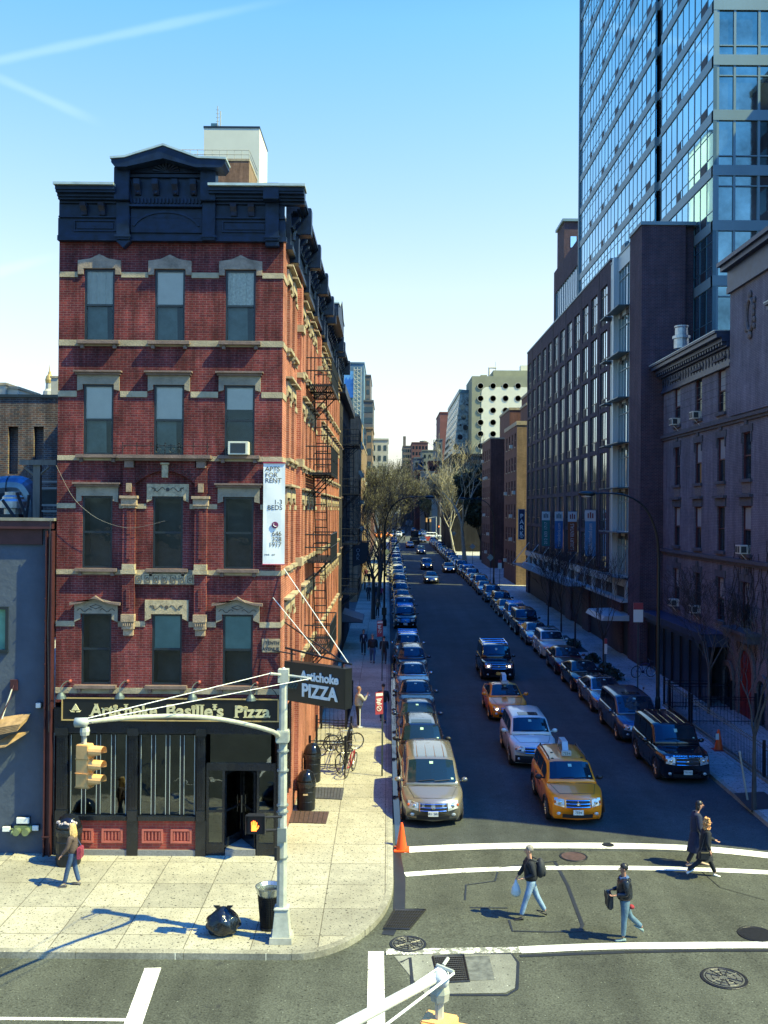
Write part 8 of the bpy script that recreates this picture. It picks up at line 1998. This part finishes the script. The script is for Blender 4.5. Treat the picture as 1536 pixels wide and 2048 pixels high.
b = B(); b.box(p.x-.25,261.8,p.z-.25,p.x+.25,262,p.z+.25); b.build('housing', blackpl, t); b = B(); b.box(p.x-.13,261.78,p.z-.13,p.x+.13,261.799,p.z+.13); b.build('symbol', orange, t); b = B(); b.tube([(p.x+.3,262,gz(262)),(p.x+.3,262,p.z+2.5)], .1, 5); b.build('pole', polem, t)
# ------------------------------------------------------------------ people
def skin(name, V, E, Rr, mat, parent, sub=2):
    me = bpy.data.meshes.new(name); me.from_pydata([tuple(v) for v in V], E, []); o = bpy.data.objects.new(name, me); COL.objects.link(o)
    m = o.modifiers.new('skin', 'SKIN'); m.use_smooth_shade = True; m.branch_smoothing = .4
    for i, r in enumerate(Rr):
        d = me.skin_vertices[0].data[i]; d.radius = (r, r) if not isinstance(r, tuple) else r; d.use_root = (i == 0)
    s = o.modifiers.new('sub', 'SUBSURF'); s.levels = sub; s.render_levels = sub
    bpy.context.view_layer.update()
    nm = bpy.data.meshes.new_from_object(o.evaluated_get(bpy.context.evaluated_depsgraph_get())); bpy.data.objects.remove(o); bpy.data.meshes.remove(me)
    nm.name = name; nm.materials.clear(); nm.materials.append(mat)
    o = bpy.data.objects.new(name, nm); COL.objects.link(o); o.parent = parent; ORG[o.name] = (0,0,0); return o
skinM = M('skin', (.50,.26,.17), .55, var=.06, vs=9); skinD = M('skin_tanned', (.34,.17,.11), .55, var=.06)
def cloth(n, c, r=.85, **k): return M('cloth_'+n, c, r, var=k.get('var',.22), vs=k.get('vs',9), bump=k.get('bump',.5), bs=22)
def person(label, loc, face, hgt=1.75, top=None, bot=None, shoe=None, hair=None, hairlen='short', legs=(25,-20), knees=(5,25), arms=((-10,15),(15,20)), spread=(.0,.0), coat=0, fine=True, lean=3, skinm=None, headyaw=0, girth=1.0, headpitch=0, group=None, armout=(.0,.0)):
    """legs/arms: degrees forward of vertical for (left,right); knees/elbows bend"""
    k = hgt/1.75; skinm = skinm or skinM
    t = thing('person', label, 'person', local=True, group=group)
    Vv = Vector; R_ = radians
    def fwd(v, a, L): return v+Vv((0,-sin(R_(a))*L,-cos(R_(a))*L))
    hipc = Vv((0,0,.93)); J = {}
    for s, nm, la, kn in ((1,'L',legs[0],knees[0]),(-1,'R',legs[1],knees[1])):
        h = hipc+Vv((s*.095,0,-.02)); kn_ = fwd(h, la, .42); an = fwd(kn_, la-kn, .41)
        J[nm] = (h, kn_, an, la-kn)
    zmin = min(J[n][2].z-.085*cos(R_(max(-40,min(40,J[n][3])))) for n in 'LR'); dz = -zmin+.0
    for n in 'LR': J[n] = tuple(v+Vv((0,0,dz)) if isinstance(v, Vector) else v for v in J[n])
    hipc = hipc+Vv((0,0,dz)); ln = Vv((0,-sin(R_(lean)),cos(R_(lean))))
    waist, chest, neck0 = hipc+ln*.17, hipc+ln*.36, hipc+ln*.53; sh_w = .185*girth**.5
    hp = Vv((0,-sin(R_(lean+headpitch)),cos(R_(lean+headpitch)))); nk = neck0+hp*.07; hd = nk+hp*.14+Vv((0,-.015,0))
    A = {}
    for s, nm, (a, e), ao in ((1,'L',arms[0],armout[0]),(-1,'R',arms[1],armout[1])):
        sh = hipc+ln*.50+Vv((s*sh_w,0,0)); el = sh+Vv((s*(.05+ao),-sin(R_(a))*.28,-cos(R_(a))*.28)); wr = el+Vv((s*(.005-ao*.9-(.06 if e > 60 else 0)),-sin(R_(a+e))*.25,-cos(R_(a+e))*.25)); d = (wr-el).normalized(); hnd = wr+d*.09
        A[nm] = (sh, el, wr, hnd, d)
    # --- continuous body
    V, E, Rr = [], [], []
    def nv(p, r, par=None):
        V.append(p); Rr.append(r); 
        if par is not None: E.append((par, len(V)-1))
        return len(V)-1
    p0 = nv(hipc, .10*girth); p1 = nv(waist,.09*girth,p0); p2 = nv(chest,.095*girth,p1); p3 = nv(neck0-ln*.06,.055,p2); p4 = nv(nk,(.052,.055),p3)
    h1 = nv(hd-hp*.07+Vv((0,-.01,0)),(.058,.068),p4); h2 = nv(hd,(.075,.088),h1); h3 = nv(hd+hp*.07+Vv((0,.01,0)),(.066,.080),h2); h4 = nv(hd+hp*.115+Vv((0,.01,0)),(.03,.04),h3)
    for nm in 'LR':
        sh, el, wr, hnd, d = A[nm]; a = nv(sh-ln*.03,.036,p3); b_ = nv(el,.038,a); c = nv(wr,.026,b_); pm_ = nv(wr+d*.05,(.036,.018),c); 
        if fine:
            perp = d.cross(Vv((0,1,0))) if abs(d.y) < .8 else d.cross(Vv((0,0,1))); perp.normalize(); curl = perp.cross(d).normalized()
            for q, (o_, L) in enumerate(((-.030,.060),(-.010,.072),(.010,.068),(.029,.054))):
                f1 = nv(wr+d*.085+perp*o_,.0105,pm_); f2 = nv(wr+d*(.085+L*.55)+perp*o_*1.1+curl*.008,.009,f1); nv(wr+d*(.085+L*.9)+perp*o_*1.1+curl*.028,.007,f2)
            t1 = nv(wr+d*.035+perp*-.042+curl*.012,.011,c); nv(wr+d*.075+perp*-.055+curl*.03,.009,t1)
        else: nv(wr+d*.13,(.030,.014),pm_)
        h, kn_, an, fa = J[nm]; a = nv(h,.085*girth,p0); b_ = nv(kn_,.055,a); c = nv(an,.038,b_)
    body = skin('body', V, E, Rr, skinm, t, 2 if fine else 1)
    # face
    if fine:
        fr = Matrix.Rotation(R_(headyaw),3,'Z'); f = lambda x, y, z: hd+fr@Vv((x,y,z))
        b = B(); b.smooth = True; b.ell(f(0,-.098,-.012),.012,.018,.024,7,5); b.build('nose', skinm, body)
        for s in (-1,1):
            b = B(); b.ell(f(s*.030,-.086,.008),.012,.007,.007,7,5); b.build('eye', M('eye_dark',(.03,.025,.02),.3,var=0), body)
            b = B(); b.smooth = True; b.ell(f(s*.078,.005,-.008),.010,.018,.028,7,5); b.build('ear', skinm, body)
        b = B(); b.ell(f(0,-.082,-.050),.024,.008,.006,8,5); b.build('mouth', M('lips',(.26,.08,.07),.5,var=0), body)
    # hair
    if hair:
        b = B(); b.smooth = True; n = 18; rows = []
        c0 = hd+hp*.03+Vv((0,.012,0))
        for q in range(9):
            ph = pi/2-q*pi/2/6.2; r = []
            for i in range(n):
                a = 2*pi*i/n; front = max(0,-sin(a)); 
                php = ph if q < 4 else ph+front*(.75 if q > 5 else .35)
                jit = 1+.05*sin(a*7+q*2)+.035*sin(a*13+q)
                if php < -.45: php = -.45
                r.append((c0.x+.083*jit*cos(a)*cos(php), c0.y+.012+.096*jit*sin(a)*cos(php), c0.z+.100*sin(php)))
            rows.append(r)
        b.rings(rows); hm = b.build('hair', hair, t)
        if hairlen == 'long':
            b = B(); rnd = random.Random(3)
            for q in range(46):
                a = rnd.uniform(-.25,pi+.25); s0 = c0+Vv((.082*cos(a),.088*sin(a),.02+.03*rnd.random())); L = rnd.uniform(.26,.40); w = rnd.uniform(-.03,.03)
                b.tube([tuple(s0),tuple(s0+Vv((.02*cos(a),.02*sin(a),-L*.4))),tuple(s0+Vv((.02*cos(a)+w*.5,.03*sin(a)+.015,-L*.75))),tuple(s0+Vv((w,.02,-L)))], [.018,.024,.020,.006], 5)
            b.smooth = True; b.build('locks', hair, hm)
        if hairlen == 'curly':
            b = B(); b.smooth = True; rnd = random.Random(9)
            for q in range(110):
                a = rnd.uniform(-.5,pi+.5); ph = rnd.uniform(-1.9,1.4); z = .10*sin(ph) if ph > -.6 else -.06+.13*(ph+.6); rr = .105 if ph < .6 else .08
                b.ell(tuple(c0+Vv((rr*cos(a)*rnd.uniform(.8,1.1),rr*sin(a)*rnd.uniform(.8,1.15),z))),.028,.028,.026,6,4)
            b.build('curls', hair, hm)
        if hairlen == 'bob':
            b = B(); b.smooth = True; b.ell(tuple(c0+Vv((0,.05,-.08))),.085,.06,.12,12,8); b.build('locks', hair, hm)
    # clothes
    if bot:
        V, E, Rr = [], [], []
        p0 = nv(hipc+Vv((0,0,.0)),.150*girth); nv(waist,.135*girth,p0)
        for nm in 'LR':
            h, kn_, an, fa = J[nm]; a = nv(h.lerp(kn_,.18),.100*girth,p0); m_ = nv(h.lerp(kn_,.6),.086*girth,a); b_ = nv(kn_,.073,m_); m2 = nv(kn_.lerp(an,.5),.068,b_); nv(an.lerp(kn_,.06),.060,m2)
        skin('trousers', V, E, Rr, bot, t, 2)
    if top:
        V, E, Rr = [], [], []
        low = hipc-Vv((0,0,.03)) if not coat else hipc-Vv((0,0,.05))
        p0 = nv(low,.185*girth); p1 = nv(waist,.178*girth,p0); p2 = nv(chest,.190*girth,p1); p3 = nv(neck0-ln*.06,.130,p2); nv(neck0+ln*.015,.072,p3)
        for nm in 'LR':
            sh, el, wr, hnd, d = A[nm]; a = nv(sh.lerp(el,.06),.088,p3); m_ = nv(sh.lerp(el,.5),.078,a); b_ = nv(el,.062,m_); m2 = nv(el.lerp(wr,.5),.054,b_); nv(wr.lerp(el,.05),.045,m2)
        tp_ = skin('jacket', V, E, Rr, top, t, 2)
    if coat:
        b = B(); b.smooth = True; R = []
        for q in range(9):
            f = q/8; z = waist.z-.02-f*(waist.z-coat); rx = .155+.10*f; ry = .125+.12*f; R.append([(rx*(1+.05*sin(6*2*pi*i/24+q))*cos(2*pi*i/24), waist.y*(1-f)+ry*sin(2*pi*i/24)*(1+.05*sin(5*2*pi*i/24)), z) for i in range(24)])
        b.rings(R, caps=False); b.build('coat_skirt', top, t)
    for nm in 'LR':
        h, kn_, an, fa = J[nm]; b = B(); b.smooth = True; p = R_(max(-55,min(35,-fa*.9))) if fa < 0 else R_(-fa*.5)
        prof = [(-.06,.034,.06),(-.02,.042,.07),(.05,.046,.055),(.12,.048,.042),(.17,.042,.034),(.20,.020,.02)]
        R = []
        for (dy, hw_, hh) in prof:
            cy, cz = -dy, 0
            ring = []
            for i in range(12):
                a = 2*pi*i/12; x, zz = hw_*cos(a), hh*(.5+.5*sin(a)) 
                y2, z2 = cy*cos(p)-(zz-.0)*sin(p)*-1*0+cy*0, 0
                yy, z_ = cy, zz-.085
                c_, s_ = cos(-p), sin(-p); Y = yy*c_-z_*s_; Z = yy*s_+z_*c_
                ring.append((an.x+x, an.y+Y, an.z+Z))
            R.append(ring)
        b.rings(R); b.build('shoe', shoe or blackpl, t)
    t.scale = (k,k,k); t.location = loc; t.rotation_euler = (0,0,face)
    return t, dict(A=A, J=J, hip=hipc, chest=chest, neck=neck0, head=hd, ln=ln)
def ground_pt(x, y, h=0): c = G(x, y, h); return (c.x, c.y, gz(c.y)+h)
FL = -pi/2; FR = pi/2             # face left / right in the picture (front is local -Y)
denim = cloth('light_denim',(.20,.30,.42),vs=5); denimD = cloth('dark_denim',(.035,.075,.16),vs=5); denimT = cloth('worn_denim',(.09,.16,.22),vs=4)
blk = cloth('black',(.010,.013,.018)); puff = M('black_down',(.010,.014,.022),.28,var=.3,vs=9,bump=.8,bs=14); navyc = cloth('navy',(.012,.02,.05)); greyc = cloth('grey_knit',(.34,.33,.28)); brownc = cloth('brown_jacket',(.085,.06,.05)); darkp = cloth('charcoal',(.018,.018,.024))
whites = M('white_shoe',(.65,.66,.62),.5,var=.05); hgrey = M('grey_hair',(.22,.20,.17),.6,var=.4,vs=40); hblack = M('black_hair',(.012,.012,.014),.45,var=.3,vs=40); hblond = M('blond_hair',(.55,.38,.16),.5,var=.35,vs=40); hginger = M('ginger_curls',(.62,.30,.10),.55,var=.35,vs=30); hbrown = M('brown_hair',(.05,.03,.02),.5,var=.3,vs=40)
# walker with backpack and white carrier bag
loc = ground_pt(1062,1836)
p, q = person('man with grey hair, black jacket, light jeans, backpack and white plastic bag on the crosswalk', loc, FL, 1.80, blk, denim, blackpl, hgrey, legs=(20,-22), knees=(4,8), arms=((-14,82),(24,10)), lean=4)
b = B(); b.smooth = True; c = q['chest']; b.ell((0,c.y+.24,c.z-.04),.15,.12,.24,14,10); b.ell((0,c.y+.33,c.z-.12),.10,.06,.13,10,8); b.build('backpack', cloth('pack',(.02,.024,.03),.7), p)
b = B()
for s in (-1,1): b.tube([(s*.12,c.y+.16,c.z+.14),(s*.13,c.y-.02,c.z+.21),(s*.12,c.y-.15,c.z+.06),(s*.14,c.y-.05,c.z-.16)], .02, 5)
b.build('pack_strap', MATS['cloth_pack'], p)
hn = q['A']['R'][3]; bag = thing('plastic_bag', 'white plastic carrier bag hanging from the hand of the man with the backpack', 'bag', local=True)
b = B(); b.smooth = True; b.lathe([(.015,.0),(.04,-.08),(.10,-.20),(.13,-.32),(.10,-.40),(.02,-.42)], tuple(hn+Vector((.02,0,-.0))), 12); b.build('sack', M('thin_white_plastic',(.62,.68,.64),.35,var=.1,bump=.8,bs=14), bag)
b = B(); b.tube([tuple(hn+Vector((0,.01,.03))),tuple(hn+Vector((.02,0,-.06)))], .012, 5); b.build('handle', MATS['thin_white_plastic'], bag)
bag.location, bag.rotation_euler, bag.scale = p.location, p.rotation_euler, p.scale
# man in down jacket holding a satchel in front
p, q = person('man with dark hair in a shiny black down jacket and blue jeans, on the crosswalk', ground_pt(1249,1879), FL, 1.75, puff, denimT, cloth('grey_shoe',(.16,.24,.25)), hblack, legs=(5,-20), knees=(3,28), arms=((-2,82),(0,78)), lean=2, skinm=skinD, girth=1.15)
c = q['chest']; b = B(); b.tube([tuple(q['neck']+Vector((-.10,.02,.02))),tuple(q['neck']+Vector((0,.09,0))),tuple(q['neck']+Vector((.10,.02,.02))),tuple(q['neck']+Vector((.05,-.08,-.02))),tuple(q['neck']+Vector((-.05,-.08,-.02)))], .035, 6); b.smooth = True; b.build('hood', cloth('blue_hood',(.06,.12,.26)), p)
b = B(); b.smooth = True
for z in (.0,.09,.18,.27,.36): b.tube([((.175)*cos(a), c.y+.150*sin(a), c.z+.12-z) for a in lin(0,2*pi,20)], .012, 5)
b.build('quilting', puff, p)
b = B(); b.smooth = True; b.ell((.05,c.y+.16,q['hip'].z-.14),.09,.07,.05,10,6); b.build('red_lining', cloth('red_trim',(.25,.02,.03)), p)
sa = thing('satchel', 'black satchel held in front by the man in the down jacket', 'bag', local=True); h = (q['A']['L'][3]+q['A']['R'][3])/2
b = B(); b.box(-.19,h.y-.09,h.z-.33,.19,h.y+.04,h.z+.0); b.build('body', cloth('satchel',(.015,.018,.022),.6), sa, bevel=.03); b = B(); b.box(-.20,h.y-.10,h.z-.14,.20,h.y-.088,h.z+.01); b.tube([(-.1,h.y,h.z),(0,h.y,h.z+.06),(.1,h.y,h.z)], .012, 5); b.build('flap', MATS['cloth_satchel'], sa)
sa.location, sa.rotation_euler, sa.scale = p.location, p.rotation_euler, p.scale
# couple walking right
p, q = person('person with dark hair in a long navy dress, beyond the ginger-haired person', ground_pt(1392,1731), FR, 1.84, navyc, blk, M('tan_shoe',(.45,.30,.2),.6), hblack, 'bob', legs=(16,-12), knees=(2,14), arms=((-6,30),(-4,30)), coat=.42, lean=2, headpitch=14)
p, q = person('person with long ginger curls, black coat and white shoes, nearer of the walking pair', ground_pt(1409,1754), FR, 1.66, blk, blk, whites, hginger, 'curly', legs=(26,-30), knees=(2,22), arms=((24,40),(-12,32)), coat=.55, lean=6)
bg_ = thing('shoulder_bag', 'black shoulder bag with pale clasp carried by the ginger-haired person', 'bag', local=True); b = B(); hh = q['hip']; b.box(-.36,hh.y-.02,hh.z-.24,-.22,hh.y+.26,hh.z+.0); b.build('body', cloth('black_bag',(.012,.014,.018),.4), bg_, bevel=.03)
b = B(); b.box(-.37,hh.y-.0,hh.z-.03,-.361,hh.y+.22,hh.z-.01); b.build('clasp', M('brass_clasp',(.6,.5,.3),.3,.8), bg_); b = B(); b.tube([(-.29,hh.y+.02,hh.z),(-.20,hh.y+.02,q['neck'].z),(-.27,hh.y+.20,hh.z)], .012, 5); b.build('strap', MATS['cloth_black_bag'], bg_)
bg_.location, bg_.rotation_euler, bg_.scale = p.location, p.rotation_euler, p.scale
# woman with long blond hair at left
p, q = person('woman with long blond hair, brown jacket and blue jeans walking left past the storefront', ground_pt(145,1772,KH), FL, 1.62, brownc, denimD, M('sneaker_dark',(.06,.06,.07),.6), hblond, 'long', legs=(16,-6), knees=(4,10), arms=((14,25),(-8,20)), lean=2, girth=.86)
tb_ = thing('tote_bag', 'red white and navy tote bag on the back of the blond woman', 'bag', local=True); c = q['waist'] if 'waist' in q else q['hip']
b = B(); b.box(-.16,c.y+.15,c.z-.12,.16,c.y+.27,c.z+.20); b.build('body', M('tote_stripes',(.22,.03,.06),.7,var=.6,vs=9), tb_, bevel=.02); b = B(); b.tube([(-.10,c.y+.2,c.z+.2),(-.10,c.y+.02,q['neck'].z+.0),(-.1,c.y+.12,c.z+.2)], .014, 5); b.build('strap', cloth('tote_navy',(.03,.05,.14)), tb_)
tb_.location, tb_.rotation_euler, tb_.scale = p.location, p.rotation_euler, p.scale
# man eating pizza
p, q = person('bald man in a pale sweater and striped track trousers eating on the left pavement', ground_pt(717,1455,KH), pi*.62, 1.80, greyc, darkp, whites, M('shaved_hair',(.28,.15,.10),.6), legs=(3,-3), knees=(0,0), arms=((20,95),(35,110)), lean=1, girth=1.12)
b = B()
for s in (-1,1): b.box(s*.185-.004,-.02,.10,s*.185+.004,.02,.85)
b.build('side_stripe', whites, p)
pl_ = thing('paper_plate', 'white paper plate held by the bald man in the pale sweater', 'plate', local=True); h = q['A']['L'][3]; b = B(); b.lathe([(.10,.0),(.15,.02),(.14,.025),(.10,.01)], tuple(h+Vector((0,-.04,.02))), 16); b.build('plate', whites, pl_); b = B(); b.add([tuple(h+Vector(v)) for v in ((-.08,-.1,.035),(.08,-.1,.035),(0,.08,.035),(-.08,-.1,.05),(.08,-.1,.05),(0,.08,.05))],[(0,1,2),(3,4,5),(0,1,4,3),(1,2,5,4),(2,0,3,5)]); b.build('slice', M('pizza_slice',(.5,.22,.08),.7,var=.4,vs=60), pl_)
pl_.location, pl_.rotation_euler, pl_.scale = p.location, p.rotation_euler, p.scale
# shaded walkers on the left pavement
PG = 'people walking in shade on the left pavement'
for (x, y, face, h, tp_, bt_, hr, hl, lab, g) in (
    (766,1444,pi,1.76,blk,denimD,hblack,'short','person in dark clothes standing behind the red parking sign near the eating man',1.05),
    (745,1326,pi,1.80,blk,denimD,hgrey,'short','broad man in black seen from behind in the shade, middle of the three abreast',1.3),
    (768,1327,pi,1.70,blk,darkp,hblack,'short','man in black seen from behind, nearest the kerb of the three abreast',1.1),
    (727,1310,0,1.66,navyc,darkp,hbrown,'bob','woman in a dark cardigan and pale top walking toward the corner in shade',.9),
    (755,1235,pi,1.66,brownc,darkp,hbrown,'short','person with a tan backpack walking away in the shade',.95),
    (737,1202,pi,1.72,blk,blk,hgrey,'short','slim person in black walking away, left of the man in the wide jacket',.9),
    (752,1202,pi,1.76,blk,denimD,hblack,'short','man in a wide dark jacket walking away up the left pavement',1.25),
    (762,1203,pi,1.62,cloth('magenta_coat',(.22,.02,.10)),darkp,hgrey,'short','person in a magenta coat walking away beside the lamp post',1.0),
    (738,1172,0,1.78,blk,darkp,hbrown,'short','man in a dark suit and pale shirt coming down the left pavement',1.1),
    (732,1162,0,1.7,cloth('plum',(.12,.03,.06)),denim,hbrown,'short','person in a plum top and pale jeans at the edge of the sunlit pavement',1.0)):
    ph = random.uniform(-1,1)
    p, q = person(lab, ground_pt(x,y,KH), face, h, tp_, bt_, blackpl, hr, hl, legs=(18*ph+4,-18*ph), knees=(6,14), arms=((-12*ph,15),(12*ph,15)), fine=False, girth=g, group=PG)
    if 'backpack' in lab: b = B(); b.ell((0,q['chest'].y+.2,q['chest'].z-.05),.15,.11,.22,10,8); b.build('backpack', cloth('tan_pack',(.10,.08,.04)), p)
    if 'pale top' in lab or 'pale shirt' in lab: b = B(); b.ell((0,q['chest'].y-.09,q['chest'].z-.02),.07,.06,.16,10,8); b.build('shirt', M('pale_shirt',(.4,.45,.48),.8), p)
for i, (x, Y, lab) in enumerate(((13.6,232,'tiny dark figure by the white suv at the right corner'),(14.6,234,'second tiny dark figure at the right corner, right of the first'),(4.2,248,'tiny figure crossing the sunlit street at the cross avenue'),(-1.6,172,'tiny dark figure in the far shade of the left pavement'),(-.9,176,'second tiny dark figure in the far shade of the left pavement'))):
    person(lab, (x,Y,gz(Y)+(KH if x > 12 or x < 0 else 0)), [0,pi,FR,pi,0][i], 1.74, blk, [darkp,denimD][i%2], blackpl, hblack, fine=False)
# extra waiting figures by the row house door
person('dark seated-looking figure standing by the scooter in deep shade', (-2.3,51.5,gz(51.5)+KH), pi/2, 1.7, blk, darkp, blackpl, hblack, fine=False)
